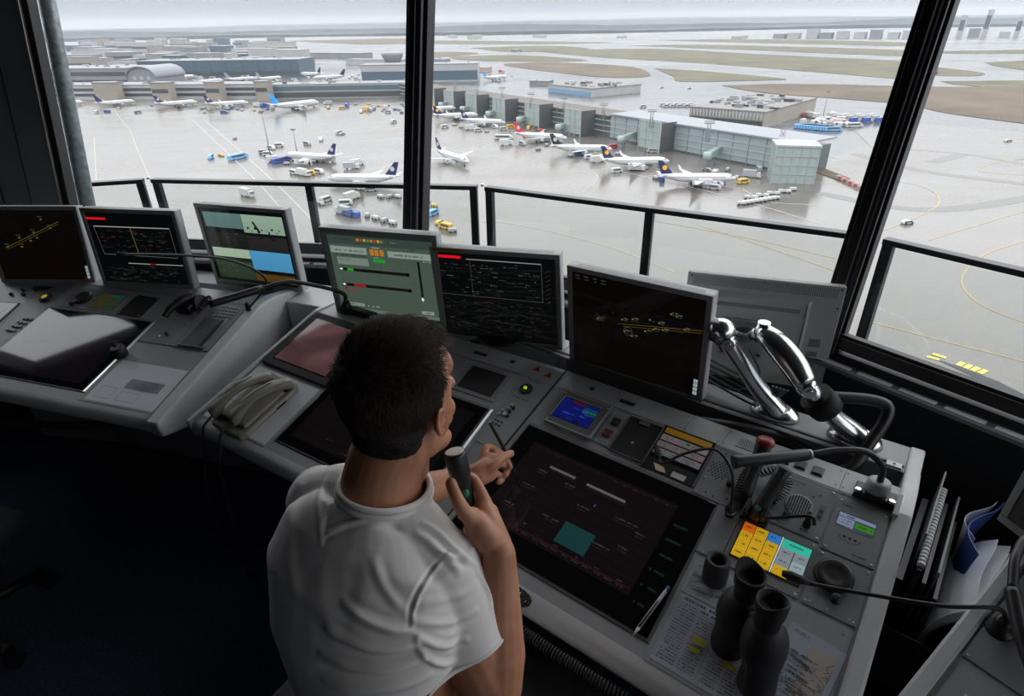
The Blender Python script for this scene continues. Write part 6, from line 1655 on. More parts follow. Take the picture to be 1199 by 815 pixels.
navy = (.012, .018, .085); fl_n = lambda n: fin_mat(n, dict(navy=navy, red=(.55, .02, .03), black=(.02, .02, .025), cyan=(.03, .30, .75), grey=(.25, .27, .33))[n])
disc = mat('emblem_yellow', (.85, .38, .03), .4); plain = mat('emblem_plain', (.45, .45, .47), .4)
def plane(label, nose, tail, fin='navy', em=None, L=37.6, hpx=3.5, tint=None, rear=None):
    a, b = G(*nose, hpx), G(*tail, hpx); d = (a - b); d.z = 0; c = (a + b) / 2
    o = plane0 if not used_p[0] else copy_tree(plane0); used_p[0] = True
    s = L / 37.6
    # keep the nose where the photo has it
    c = a - d.normalized() * L / 2
    o.location = (c.x, c.y, GZ); o.rotation_euler = (0, 0, math.atan2(d.y, d.x)); o.scale = (s, s, s)
    tag(o, label, 'airplane')
    for ch in o.children_recursive:
        n = ch.name.split('.')[0]
        if n in ('tail_fin', 'tail_emblem'):
            ch.material_slots[0].link = 'OBJECT'; ch.material_slots[0].material = fl_n(fin) if n == 'tail_fin' else (disc if em else (fl_n(fin) if em is None else plain))
        if rear and n == 'winglet':
            ch.material_slots[0].link = 'OBJECT'; ch.material_slots[0].material = rear
    return o
plane('white jet taxiing towards the tower alone on the apron, right of the middle window post', (549, 189), (506, 176), 'navy', 0)
plane('white jet with a red tail parked at the pier', (664, 161), (605, 158), 'red', 0, rear=fin_mat('red', (.55, .02, .03)))
plane('white jet with a black tail parked right of the red tailed jet', (717, 174), (656, 173), 'black', 0)
plane('white jet with a blue and yellow tail parked second nearest the pier end', (784, 188), (716, 189), 'navy', 1)
plane('white jet with a blue and yellow tail parked nearest the end of the pier', (862, 208), (790, 208), 'navy', 1)
plane('white jet with dark tail parked left of the red tailed jet', (592, 143), (536, 141), 'navy', 0)
plane('white jet parked second closest to the middle window post', (560, 134), (500, 137), 'navy', 1)
plane('white jet with yellow tail disc parked farthest along the pier', (534, 126), (488, 129), 'navy', 1)
plane('white jet with dark blue tail, nose left, beside the thin pole mast', (334, 181), (402, 186), 'navy', 0)
plane('lower white jet with a dark blue tail cut by the balcony handrail', (383, 208), (440, 209), 'navy', 0)
plane('big white jet with a bright blue tail at the grey glass pier', (374, 121), (322, 127), 'cyan', None, 52)
plane('white dark tailed jet at the white pier, nearest the bright blue tailed jet', (291, 120), (243, 123), 'navy', 0, 40)
plane('white jet with dark tail parked at the white pier, middle of the row', (231, 119), (185, 123), 'navy', 0, 40)
plane('white jet with dark tail parked at the white pier, second from the galvanised pole', (158, 118), (115, 122), 'navy', None, 38)
plane('white jet nose just right of the galvanised pole at the white pier', (98, 119), (60, 123), 'grey', None, 38)
plane('white jet parked between the terminals behind the arched hall', (231, 90), (182, 93), 'grey', 1, 50)
plane('hazy white jet right of the one behind the arched hall', (262, 94), (238, 96), 'grey', None, 44)
plane('hazy white jet behind the grey pier, left one', (300, 92), (272, 94), 'grey', None, 46)
plane('hazy white jet behind the grey pier, right one', (330, 91), (308, 93), 'grey', None, 44)
plane('distant white jet with grey tail left of the pale drum building', (352, 87), (378, 88), 'black', None, 48)
plane('second distant white jet with grey tail, right of its twin by the drum building', (366, 92), (392, 91), 'black', None, 48)
plane('distant white jet with blue tail on the far taxiway right of the middle window post', (594, 90), (568, 92), 'cyan', None, 44)

# ---------------------------------------------------------------- vehicles on the apron
def veh(kind):
    t = bpy.data.objects.new(dict(van='service_van', bus='apron_bus', cart='baggage_cart', truck='catering_truck', car='service_car')[kind], None); COL.objects.link(t)
    w = mat('vehicle_white', (.46, .46, .46), .4); g = mat('vehicle_glass', (.05, .06, .07), .2)
    Ln, W, H = dict(van=(6, 2.2, 2.5), bus=(13, 3, 3), cart=(3.4, 1.8, 1.6), truck=(9, 2.5, 3.8), car=(4.6, 1.9, 1.5))[kind]
    bm = bmesh.new()
    if kind == 'truck':
        prism(bm, [(-4.5, .8), (2.0, .8), (2.0, 3.8), (-4.5, 3.8)], -1.25, 1.25, 'y'); obj('cargo_box', bm, w, t)
        bm = bmesh.new(); prism(bm, [(2.2, .6), (4.5, .6), (4.5, 1.8), (4.0, 2.8), (2.2, 2.8)], -1.2, 1.2, 'y'); obj('cab', bm, w, t)
        bm = bmesh.new(); prism(bm, [(4.03, 2.7), (4.52, 1.8), (4.54, 1.8), (4.06, 2.72)], -1.1, 1.1, 'y'); obj('windscreen', bm, g, t)
    elif kind == 'cart':
        box2(bm, -1.7, 1.7, -.9, .9, .5, .75); obj('bed', bm, mat('cart_grey', (.2, .21, .22), .5), t)
        bm = bmesh.new(); box2(bm, -1.5, 1.5, -.8, .8, .75, 1.6); obj('load', bm, mat('cart_load', (.42, .42, .44), .6), t)
    else:
        hb = .45 * H
        prism(bm, [(-Ln / 2, .35), (Ln / 2, .35), (Ln / 2, hb + .2), (Ln / 2 - .16 * Ln, H * .96), (Ln / 2 - .2 * Ln, H), (-Ln / 2 + .05 * Ln, H), (-Ln / 2, H * .9)] if kind != 'car' else [(-Ln / 2, .35), (Ln / 2, .35), (Ln / 2, .85), (1.1, .95), (.4, H), (-1.6, H), (-Ln / 2, .95)], -W / 2, W / 2, 'y'); obj('body', bm, w, t)
        bm = bmesh.new(); box2(bm, -Ln * .42, Ln * .30, -W / 2 - .02, W / 2 + .02, hb + .1, H * .85); obj('side_windows', bm, g, t)
    bm = bmesh.new()
    for x in (-Ln * .3, Ln * .3):
        for y in (-W / 2, W / 2): cyl(bm, (x, y - .12, .42), (x, y + .12, .42), .42, .42, 10)
    obj('wheels', bm, M_tyre, t)
    return t
V = {}
def put(kind, x, y, az, label, group, col=None):
    o = V.get(kind)
    if o is None: o = V[kind] = veh(kind)
    else: o = copy_tree(o)
    g = G(x, y); o.location = g; o.rotation_euler = (0, 0, R(az)); o['label'] = label; o['group'] = group
    o['category'] = dict(van='van', bus='bus', cart='cart', truck='truck', car='car')[kind]
    for ch in o.children:
        if ch.name.split('.')[0] in ('body', 'cargo_box', 'load'):
            ch.material_slots[0].link = 'OBJECT'; ch.material_slots[0].material = col or mat('vehicle_white', (.46, .46, .46), .4)
    return o
blue = mat('vehicle_blue', (.04, .08, .32), .4); lblue = mat('vehicle_lightblue', (.16, .36, .62), .5); yel = mat('vehicle_yellow', (.55, .36, .06), .5); redv = mat('vehicle_red', (.4, .05, .05), .5); gry = mat('vehicle_grey', (.3, .31, .33), .5)
A1 = ('service vehicle between the parked jets in front of the glazed pier', 'vehicles in front of the glazed pier')
for k, (kd, x, y, c) in enumerate((('bus', 590, 163, None), ('truck', 593, 170, None), ('van', 521, 150, None), ('truck', 552, 152, None), ('van', 560, 154, None), ('cart', 570, 155, gry), ('van', 580, 150, None), ('cart', 630, 176, gry), ('cart', 640, 171, gry), ('van', 678, 182, blue), ('van', 690, 186, None), ('cart', 668, 184, gry), ('truck', 700, 190, None), ('van', 722, 202, None), ('truck', 745, 200, None), ('cart', 755, 198, gry),
        ('van', 775, 212, blue), ('cart', 768, 210, gry), ('truck', 828, 219, None), ('van', 840, 218, gry), ('cart', 818, 217, gry), ('van', 836, 222, gry), ('truck', 640, 166, None), ('van', 612, 170, gry), ('cart', 540, 150, gry), ('cart', 532, 147, None), ('van', 598, 150, yel), ('van', 870, 215, yel), ('truck', 880, 208, gry), ('van', 888, 200, gry), ('car', 812, 214, None), ('cart', 705, 184, yel))):
    put(kd, x, y, rnd.choice([-30, -60, 20, 80, -10]), *A1, c)
for k in range(34):
    f = rnd.uniform(.04, .97); o_ = rnd.uniform(15, 42); q_ = PA + pd * (PL * f) - pn * o_
    kd = rnd.choice(['van', 'cart', 'cart', 'truck', 'car']); o = put(kd, 600, 170, rnd.uniform(0, 180), *A1, rnd.choice([None, gry, gry, yel, redv, blue])); o.location = (q_.x, q_.y, GZ + .05)
for k in range(9):
    put('cart', 876 + k * 6.5, 233 - 1.2 * k + (k % 2) * 1.5, -12, 'white luggage cart in the curved row at the end of the pier', 'luggage carts at the pier end')
for k in range(9):
    put('cart', 868 + k * 5, 240 - k * .8, -10, 'second row luggage cart at the end of the pier', 'second luggage cart row')
A2 = ('service vehicle around the two nearest jets, left window', 'vehicles around the two nearest jets')
for kd, x, y, c in (('van', 314, 182, None), ('van', 309, 180, gry), ('truck', 322, 190, None), ('bus', 330, 190, blue), ('van', 318, 175, None), ('van', 327, 172, None), ('cart', 336, 193, gry), ('truck', 376, 188, None), ('truck', 384, 190, gry), ('van', 376, 165, None), ('van', 397, 157, None), ('car', 401, 158, gry), ('van', 360, 170, gry), ('truck', 419, 194, None), ('truck', 412, 198, gry), ('truck', 356, 206, None), ('van', 363, 205, yel), ('cart', 350, 200, gry), ('van', 345, 204, None), ('van', 374, 203, None),
        ('truck', 412, 234, None), ('van', 382, 236, None), ('van', 405, 240, None), ('car', 375, 240, gry), ('cart', 446, 232, None), ('cart', 456, 232, gry), ('cart', 466, 232, None), ('van', 408, 253, blue), ('van', 415, 254, blue), ('truck', 402, 251, gry), ('cart', 430, 254, gry), ('cart', 440, 257, None), ('cart', 450, 260, gry), ('cart', 460, 263, None), ('van', 422, 222, None), ('van', 435, 224, gry), ('cart', 500, 238, yel), ('cart', 508, 243, yel), ('car', 515, 262, yel), ('van', 522, 268, yel), ('cart', 498, 262, yel), ('cart', 530, 272, gry), ('van', 507, 252, lblue), ('van', 497, 246, lblue),
        ('truck', 290, 230, None), ('van', 461, 144, None), ('van', 423, 132, None), ('truck', 428, 130, yel), ('van', 247, 186, lblue), ('bus', 279, 186, lblue), ('car', 259, 183, yel), ('car', 275, 163, gry)):
    put(kd, x, y, rnd.choice([-35, 10, 60, -80, 140]), *A2, c)
A3 = ('small service vehicle in front of the long terminal pier, left window', 'vehicles along the long left pier')
for k in range(58):
    x = rnd.choice([rnd.uniform(100, 320), rnd.uniform(375, 475), rnd.uniform(230, 345)]); y = rnd.uniform(122, 133); put(rnd.choice(['van', 'truck', 'cart', 'cart', 'car']), x, y, rnd.uniform(0, 180), *A3, rnd.choice([None, None, gry, gry, yel, blue]))
A4 = ('vehicle parked beside the square service building', 'vehicles beside the square service building')
for k in range(34):
    x = rnd.uniform(940, 1000); y = rnd.uniform(134, 146) + (x - 940) * .06; put(rnd.choice(['van', 'truck', 'bus']), x, y, rnd.uniform(0, 180), *A4, rnd.choice([None, None, None, redv, gry]))
for k in range(12):
    put('bus', 940 + k * 3.2, 150 + .3 * k, 5, 'light blue container row in front of the parked vehicles', 'light blue row beside the service building', lblue)
for k in range(9): put('truck', 990 + k * 5, 139 + (k % 3) * 2.4, 20, 'lorry parked right of the light blue row', 'lorries near the right window post', [None, gry, blue][k % 3])
for k in range(10): put('van', 776 + k * 4, 124 + (k % 2) * 1.4, 10, 'vehicle left of the square service building', 'vehicles left of the square building')
for k in range(18): put(rnd.choice(['van', 'truck', 'cart']), rnd.uniform(525, 600), rnd.uniform(84, 91), 5, 'far vehicle on the hazy taxiway in the middle window', 'far vehicles in the middle window', rnd.choice([None, redv, yel, lblue]))
for k in range(40): put(rnd.choice(['van', 'truck', 'bus']), rnd.uniform(190, 420), rnd.uniform(88, 97), rnd.uniform(0, 180), 'hazy vehicle behind the long left pier', 'hazy vehicles behind the left pier', rnd.choice([None, None, gry]))
for lb, x, y, kd, c in (('small dark car alone on the far taxiway below the grass island', 775, 103, 'car', gry), ('second small dark car on the far taxiway', 807, 104, 'car', gry), ('small dark vehicle on the taxiway behind the pier roof', 753, 126, 'van', gry), ('lone white car on the right apron beyond the window post', 1180, 166, 'car', None), ('yellow service car at the foot of the right window post', 1062, 262, 'car', None)):
    put(kd, x, y, 10, lb, 'lone cars'); 
# striped markings and grey roof close to the tower
patch('ground_40', [(1108, 424), (1168, 446), (1215, 470), (1150, 446), (1096, 421)], .1, mat('dark_bay', (.03, .033, .037), .6))
paint('trim_64', [[(1085, 417), (1100, 421)], [(1092, 414), (1108, 419)], [(1122, 428), (1128, 424)], [(1130, 431), (1137, 427)], [(1138, 434), (1146, 430)], [(1147, 437), (1155, 433)]], 1.2, (.5, .42, .08), .15)

# ---------------------------------------------------------------- woods, hills, haze
Mfor = mat('forest', (.030, .045, .035), .9, noise=(.01, .4))
def ridge(name, dist, x0, x1, h0, amp, sc, dep, m, seed):
    r2 = random.Random(seed); bm = bmesh.new(); N = 260; ph = [r2.uniform(0, 6.28) for _ in range(6)]
    A = []
    for i in range(N + 1):
        x = x0 + (x1 - x0) * i / N; f = i / N * sc
        h = h0 + amp * (math.sin(f * 1.0 + ph[0]) * .5 + math.sin(f * 2.3 + ph[1]) * .3 + math.sin(f * 7 + ph[2]) * .12 + math.sin(f * 23 + ph[3]) * .05 + r2.uniform(-.04, .04)); h = max(h, 3)
        y = dist + 300 * math.sin(f * .7 + ph[4])
        A.append([bm.verts.new((x, y, GZ - 1)), bm.verts.new((x, y, GZ + h * .8)), bm.verts.new((x, y + dep * .3, GZ + h)), bm.verts.new((x, y + dep, GZ + h * .9)), bm.verts.new((x, y + dep, GZ - 1))])
    for i in range(N):
        for k in range(4): bm.faces.new((A[i][k], A[i + 1][k], A[i + 1][k + 1], A[i][k + 1]))
    bmesh.ops.recalc_face_normals(bm, faces=bm.faces[:])
    o = obj(name, bm, m); return o
tag(ridge('forest', 5200, -9000, 9500, 24, 8, 40, 900, Mfor, 1), 'belt of dark woodland along the far edge of the airfield', 'forest', kind='stuff')
tag(ridge('forest', 8200, -13000, 14000, 60, 30, 30, 2200, Mfor, 2), 'second hazy wooded rise behind the first belt', 'forest', kind='stuff')
tag(ridge('hills', 13500, -20000, 20000, 125, 40, 12, 3500, Mfor, 3), 'faint blue hills on the horizon', 'hills', kind='stuff')
# mist over the airfield: a real layer of scattering air
m = bpy.data.materials.new('mist'); m.use_nodes = True; nt = m.node_tree; nt.nodes.clear()
o_ = nt.nodes.new('ShaderNodeOutputMaterial'); vs_ = nt.nodes.new('ShaderNodeVolumeScatter'); vs_.inputs['Color'].default_value = (.275, .292, .335, 1); vs_.inputs['Density'].default_value = 1 / 5200; vs_.inputs['Anisotropy'].default_value = .3
nt.links.new(vs_.outputs[0], o_.inputs['Volume'])
bm = bmesh.new(); box2(bm, -16000, 16000, 60, 18000, GZ - .5, GZ + 260)
o = obj('mist', bm, m); tag(o, 'thin rainy mist lying over the whole airfield', 'mist', kind='stuff')
# ================================================================== the man
import numpy as np
rnd = random.Random(3)
Dv = Vector((.54, .84, 0)).normalized(); Rv = Vector((Dv.y, -Dv.x, 0)); Zv = Vector((0, 0, 1))
shR = Vector((-.122, .676, 1.098)); shL = Vector((-.358, .850, 1.088))
elR = Vector((-.040, .604, .900)); wrR = Vector((-.026, .694, 1.112))
elL = Vector((-.335, 1.03, .905)); wrL = Vector((-.118, 1.155, .880))
SP = [(Vector((-.215, .620, .50)), .148, .125), (Vector((-.216, .622, .60)), .152, .122), (Vector((-.222, .630, .74)), .134, .115), (Vector((-.233, .648, .86)), .144, .120), (Vector((-.244, .675, .98)), .168, .127),
      (Vector((-.243, .705, 1.06)), .184, .116), (Vector((-.236, .735, 1.115)), .162, .092), (Vector((-.228, .760, 1.155)), .100, .070)]
neck0 = Vector((-.222, .768, 1.175)); HC = Vector((-.180, .822, 1.335))
def rings_loft(bm, secs, seg=32, ex=2.3, inflate=0.0, tilt=True):
    R_ = []
    n = len(secs)
    for i, (c, a, b) in enumerate(secs):
        ax = (secs[min(i + 1, n - 1)][0] - secs[max(i - 1, 0)][0]).normalized()
        rx = Rv; fy = ax.cross(rx) * -1; fy = rx.cross(ax) * -1 if False else ax.cross(rx)
        if fy.dot(Dv) < 0: fy = -fy
        ring = []
        for k in range(seg):
            t = 2 * PI * k / seg; ca, sa = math.cos(t), math.sin(t)
            x = math.copysign(abs(ca) ** (2 / ex), ca) * (a + inflate); y = math.copysign(abs(sa) ** (2 / ex), sa) * (b + inflate)
            ring.append(bm.verts.new(c + rx * x + fy * y))
        R_.append(ring)
    for i in range(n - 1):
        for k in range(seg): bm.faces.new((R_[i][k], R_[i][(k + 1) % seg], R_[i + 1][(k + 1) % seg], R_[i + 1][k]))
    bm.faces.new(R_[0][::-1]); bm.faces.new(R_[-1])
def limb(bm, pts, rads, seg=18):
    bm2 = bmesh.new(); sp = spline(pts, 5); n = len(sp); m = len(pts)
    rr = [rads[0]] * 0
    for i in range(n):
        f = i / (n - 1) * (m - 1); k = min(int(f), m - 2); rr.append(rads[k] + (rads[k + 1] - rads[k]) * (f - k))
    tube(bm, sp, rr, seg); sphere(bm, pts[0], rads[0], None, 16, 12); sphere(bm, pts[-1], rads[-1], None, 16, 12); bm2.free()
def fuse(bm, voxel, it=4, name='tmp', fac=.5):
    me = bpy.data.meshes.new('tmp'); bmesh.ops.recalc_face_normals(bm, faces=bm.faces[:]); bm.to_mesh(me); bm.free(); o = bpy.data.objects.new('tmp', me); COL.objects.link(o)
    r = o.modifiers.new('r', 'REMESH'); r.mode = 'VOXEL'; r.voxel_size = voxel; r.use_smooth_shade = True
    s = o.modifiers.new('s', 'SMOOTH'); s.factor = fac; s.iterations = it
    dg = bpy.context.evaluated_depsgraph_get(); dg.update(); m = bpy.data.meshes.new_from_object(o.evaluated_get(dg)); bpy.data.objects.remove(o); m.name = name
    return m
def arr(me):
    n = len(me.vertices); co = np.empty(n * 3, np.float32); me.vertices.foreach_get('co', co); no = np.empty(n * 3, np.float32); me.vertices.foreach_get('normal', no); return co.reshape(-1, 3), no.reshape(-1, 3)
def setco(me, co): me.vertices.foreach_set('co', co.astype(np.float32).ravel()); me.update()
def meobj(name, me, m, parent):
    me.materials.clear(); me.materials.append(m)
    me.polygons.foreach_set('use_smooth', [True] * len(me.polygons))
    o = bpy.data.objects.new(name, me); COL.objects.link(o)
    if parent is not None: o.parent = parent
    return o
# skin
M_skin = bpy.data.materials.new('skin'); M_skin.use_nodes = True; b = M_skin.node_tree.nodes['Principled BSDF']
nt = M_skin.node_tree
tc = nt.nodes.new('ShaderNodeTexCoord'); n1 = nt.nodes.new('ShaderNodeTexNoise'); n1.inputs['Scale'].default_value = 22; n1.inputs['Detail'].default_value = 6
nt.links.new(tc.outputs['Object'], n1.inputs['Vector']); r1 = nt.nodes.new('ShaderNodeValToRGB'); r1.color_ramp.elements[0].position = .35; r1.color_ramp.elements[1].position = .68
r1.color_ramp.elements[0].color = (.46, .20, .115, 1); r1.color_ramp.elements[1].color = (.56, .27, .165, 1)
nt.links.new(n1.outputs['Fac'], r1.inputs['Fac']); nt.links.new(r1.outputs['Color'], b.inputs['Base Color'])
n2 = nt.nodes.new('ShaderNodeTexNoise'); n2.inputs['Scale'].default_value = 500; nt.links.new(tc.outputs['Object'], n2.inputs['Vector']); bu = nt.nodes.new('ShaderNodeBump'); bu.inputs['Strength'].default_value = .15; bu.inputs['Distance'].default_value = .0006
nt.links.new(n2.outputs['Fac'], bu.inputs['Height']); nt.links.new(bu.outputs['Normal'], b.inputs['Normal'])
b.inputs['Roughness'].default_value = .48; b.inputs['Subsurface Weight'].default_value = .25; b.inputs['Subsurface Radius'].default_value = (.010, .0035, .0018); b.inputs['Subsurface Scale'].default_value = 1.0
man = thing('person', 'man in a white t-shirt with short dark hair, seated, holding a microphone and a pen', 'person', loc=(SP[0][0].x, SP[0][0].y, 0))
MO = man.location.copy()
def rel(me): me.transform(Matrix.Translation(-MO)); return me

# ---- head frame
h_az = R(61); h_f = Vector((math.cos(h_az), math.sin(h_az), 0)); pit = R(9)
hf = (h_f * math.cos(pit) - Zv * math.sin(pit)).normalized(); hr = Vector((h_f.y, -h_f.x, 0)); hu = hr.cross(hf).normalized()
roll = R(3); hr, hu = (hr * math.cos(roll) + hu * math.sin(roll)), (hu * math.cos(roll) - hr * math.sin(roll))
HM = Matrix((hr, hf, hu)).transposed().to_4x4(); HM.translation = HC
HR3 = HM.to_3x3()
def hs(bm, c, s, rot=None):
    rr = HR3 @ rot if rot is not None else HR3
    sphere(bm, HM @ Vector(c), s, rr, 24, 18)
bm = bmesh.new()
hs(bm, (0, -.014, .030), (.0765, .098, .086)); hs(bm, (0, .010, .0), (.072, .080, .080)); hs(bm, (0, .030, -.038), (.060, .064, .080)); hs(bm, (0, .028, -.030), (.066, .062, .074))
hs(bm, (0, .040, -.084), (.046, .044, .032)); hs(bm, (0, .071, -.100), (.021, .016, .016))
for s in (-1, 1):
    hs(bm, (s * .050, .006, -.066), (.016, .034, .030)); hs(bm, (s * .040, .040, -.086), (.016, .034, .018)); hs(bm, (s * .026, .070, .012), (.030, .014, .014)); hs(bm, (s * .042, .056, -.030), (.020, .020, .022)); hs(bm, (s * .028, .072, -.055), (.018, .018, .022))
hs(bm, (0, .066, .044), (.054, .024, .038)); hs(bm, (0, .078, -.066), (.026, .017, .020)); hs(bm, (0, .092, -.062), (.020, .006, .0045)); hs(bm, (0, .091, -.073), (.017, .006, .0050))
tube(bm, [HM @ Vector(p) for p in ((0, .084, .006), (0, .094, -.012), (0, .105, -.032))], [.008, .009, .011], 12); hs(bm, (0, .105, -.036), (.0115, .011, .010))
for s in (-1, 1): hs(bm, (s * .012, .096, -.040), (.008, .010, .007))
# ears: rim, lobe and shell
for s in (-1, 1):
    P = [(.076, .006, -.012), (.082, .004, .008), (.086, -.010, .018), (.090, -.024, .014), (.0905, -.028, -.002), (.087, -.020, -.022), (.081, -.008, -.036), (.077, .002, -.040)]
    ec = Vector((.080, -.008, -.010)); tube(bm, [HM @ (lambda q: Vector((s * q.x, q.y, q.z)))((Vector(p) - ec) * .84 + ec + Vector((-.003, .0, -.012))) for p in spline(P, 4)], .0038, 10)
    hs(bm, (s * .077, -.009, -.021), (.0055, .014, .021)); hs(bm, (s * .077, .000, -.043), (.0045, .007, .008)); hs(bm, (s * .076, .005, -.026), (.005, .004, .008))
# neck
limb(bm, [neck0 - Dv * .012 + Vector((0, 0, -.03)), neck0.lerp(HC, .35) - Dv * .014, HM @ Vector((0, -.022, -.07))], [.074, .062, .061], 24)
tube(bm, [HM @ Vector((0, .0, -.06)), neck0 + Dv * .04 + Vector((0, 0, -.01))], [.045, .05], 20)
for s, sh in ((1, shR), (-1, shL)): limb(bm, [neck0 + Rv * s * .01, neck0.lerp(sh, .5) + Vector((0, 0, -.006)), sh], [.042, .042, .050])
rings_loft(bm, SP, 32, 2.4, -.014)
# arms
for s, sh, el, wr in ((1, shR, elR, wrR), (-1, shL, elL, wrL)):
    mid = sh.lerp(el, .5) + Vector((0, 0, .0)); limb(bm, [sh, mid, el.lerp(sh, .12), el], [.062, .060, .053, .048])
    limb(bm, [el, el.lerp(wr, .28), el.lerp(wr, .65), wr], [.048, .051, .039, .0275])
# right hand round the microphone
def chain(bm, pts, r):
    pts = [Vector(p) for p in pts]; limb(bm, pts, r, 12)
W_ = WP
mic_top, mic_bot = W_(532, 529, 1.00), W_(556, 626, 1.075)
hand = lambda x, y, d: W_(x, y, d)
palmR = hand(563, 612, 1.035)
limb(bm, [wrR, hand(578, 634, 1.035), hand(570, 612, 1.035), hand(566, 596, 1.035)], [.027, .028, .026, .018])
limb(bm, [hand(572, 632, 1.02), hand(560, 616, 1.015), hand(553, 604, 1.008)], [.024, .022, .015])
limb(bm, [hand(577, 620, 1.055), hand(573, 600, 1.052)], [.020, .016])
chain(bm, [hand(556, 612, 1.010), hand(543, 598, .992), hand(534, 582, .986), hand(528, 566, .990)], [.0150, .0125, .0112, .0098])     # thumb
chain(bm, [hand(570, 592, 1.036), hand(561, 573, 1.030), hand(553, 560, 1.040), hand(545, 561, 1.060)], [.0118, .0105, .0095, .0085])   # index
chain(bm, [hand(573, 600, 1.056), hand(563, 586, 1.072), hand(549, 580, 1.080), hand(538, 584, 1.066)], [.0112, .0102, .0095, .0085])
chain(bm, [hand(576, 610, 1.066), hand(566, 602, 1.088), hand(551, 600, 1.094), hand(541, 604, 1.076)], [.0108, .0100, .0092, .0082])
chain(bm, [hand(578, 622, 1.070), hand(569, 618, 1.092), hand(557, 618, 1.096), hand(547, 620, 1.080)], [.0098, .0090, .0082, .0075])
# left hand with the pen
hl = lambda x, y, d: W_(x, y, d)
limb(bm, [wrL, hl(562, 553, 1.515), hl(572, 545, 1.525), hl(576, 538, 1.53)], [.0265, .027, .026, .018])
limb(bm, [hl(562, 560, 1.51), hl(574, 556, 1.52)], [.020, .017])
chain(bm, [hl(570, 551, 1.505), hl(580, 543, 1.500), hl(590, 535, 1.515), hl(598, 531, 1.530)], [.0150, .0125, .0115, .0100])     # thumb
chain(bm, [hl(566, 536, 1.535), hl(570, 524, 1.548), hl(581, 527, 1.572), hl(591, 535, 1.580)], [.0118, .0105, .0095, .0085])     # index
chain(bm, [hl(575, 541, 1.552), hl(582, 531, 1.572), hl(592, 538, 1.592), hl(597, 547, 1.585)], [.0112, .0102, .0095, .0085])
chain(bm, [hl(577, 549, 1.560), hl(586, 543, 1.582), hl(594, 550, 1.592), hl(592, 556, 1.580)], [.0108, .0100, .0092, .0082])
chain(bm, [hl(574, 557, 1.560), hl(582, 555, 1.578), hl(588, 561, 1.584), hl(584, 565, 1.572)], [.0098, .0090, .0082, .0075])
# legs
hipR, hipL = SP[0][0] + Rv * .09 + Vector((0, 0, .05)), SP[0][0] - Rv * .09 + Vector((0, 0, .05))
knR, knL = hipR + Dv * .40 + Rv * .05 + Vector((0, 0, -.02)), hipL + Dv * .40 - Rv * .05 + Vector((0, 0, -.02))
anR, anL = Vector((knR.x - Dv.x * .06, knR.y - Dv.y * .06, .10)), Vector((knL.x - Dv.x * .02, knL.y - Dv.y * .02, .10))
for hp, kn, an in ((hipR, knR, anR), (hipL, knL, anL)):
    limb(bm, [hp, hp.lerp(kn, .5), kn], [.088, .076, .056]); limb(bm, [kn, kn.lerp(an, .35), an], [.054, .056, .038])
    limb(bm, [an - Vector((0, 0, .05)), an + Dv * .09 - Vector((0, 0, .065)), an + Dv * .16 - Vector((0, 0, .07))], [.035, .033, .025])
body = fuse(bm, .0027, 5)
co, no = arr(body)
# eye sockets and mouth line pressed in
Hi = np.array(HM.inverted()); loc = co @ Hi[:3, :3].T + Hi[:3, 3]
def dent(c, s, d):
    q = ((loc - np.array(c)) / np.array(s)); w = np.exp(-(q ** 2).sum(1)); return d * w
dd = dent((.031, .090, -.008), (.016, .02, .009), -.009) + dent((-.031, .090, -.008), (.016, .02, .009), -.009) + dent((0, .1, -.0675), (.022, .02, .0022), -.004)
dd = dd + dent((.081, -.012, -.018), (.006, .007, .011), -.004)
co = co + no * dd[:, None]; setco(body, co)
bo = meobj('body', rel(body), M_skin, man)
for s in (-1, 1):
    bm = bmesh.new(); sphere(bm, HM @ Vector((s * .031, .0735, -.008)) - MO, .0118); obj('eye', bm, mat('eye_white', (.6, .58, .55), .2), man)
    bm = bmesh.new(); tube(bm, [HM @ Vector((s * x, y, z)) - MO for x, y, z in ((.014, .0915, .012), (.030, .093, .018), (.046, .082, .013))], [.002, .003, .0016], 8); obj('eyebrow', bm, mat('brow_dark', (.025, .016, .012), .8), man)

# ---- hair: a thin cap following the skull plus short strands
def skull(dirv):
    """surface point of the cranium in a head-local direction"""
    best = 0
    for c, s in (((0, -.014, .030), (.0765, .098, .086)), ((0, .010, .0), (.072, .080, .080)), ((0, -.03, -.035), (.064, .062, .05))):
        c = Vector(c); s = Vector(s); o = Vector((0, -.01, .01)) - c
        d = Vector((dirv.x / s.x, dirv.y / s.y, dirv.z / s.z)); oo = Vector((o.x / s.x, o.y / s.y, o.z / s.z))
        A = d.dot(d); B = 2 * d.dot(oo); Cc = oo.dot(oo) - 1; q = B * B - 4 * A * Cc
        if q > 0: best = max(best, (-B + math.sqrt(q)) / (2 * A))
    return Vector((0, -.01, .01)) + dirv * best
def hair_w(p):
    """1 inside the hair region, 0 outside (head-local point)"""
    x, y, z = p; ax = abs(x)
    front = .072 - .34 * max(0, ax - .035) * 1.0
    # hairline: forehead on top, temple, in front of the ear, behind it and round the nape
    if z > .052: lim = .050 - .9 * max(0, ax - .026) - 1.2 * max(0, .082 - z); lim = max(lim, .006); w = (lim - y) / .012
    else:
        yl = .006 + .1 * abs(z - .02) if z > .005 else (.008 if z > -.036 else -.030)
        w = (yl - y) / .008
        if z < -.005: w = min(w, (z + .036) / .006 if y > -.032 else 9)
        w = min(w, (z + .100 - .10 * max(0, -y - .05)) / .012)
    if ax > .062 and -.026 < y < .006 and z < .002: w = min(w, (z + .006) / .008 if z > -.01 else -1)     # cut round the ear
    return max(0, min(1, w))
bm = bmesh.new(); NU, NV = 96, 72; G_ = {}
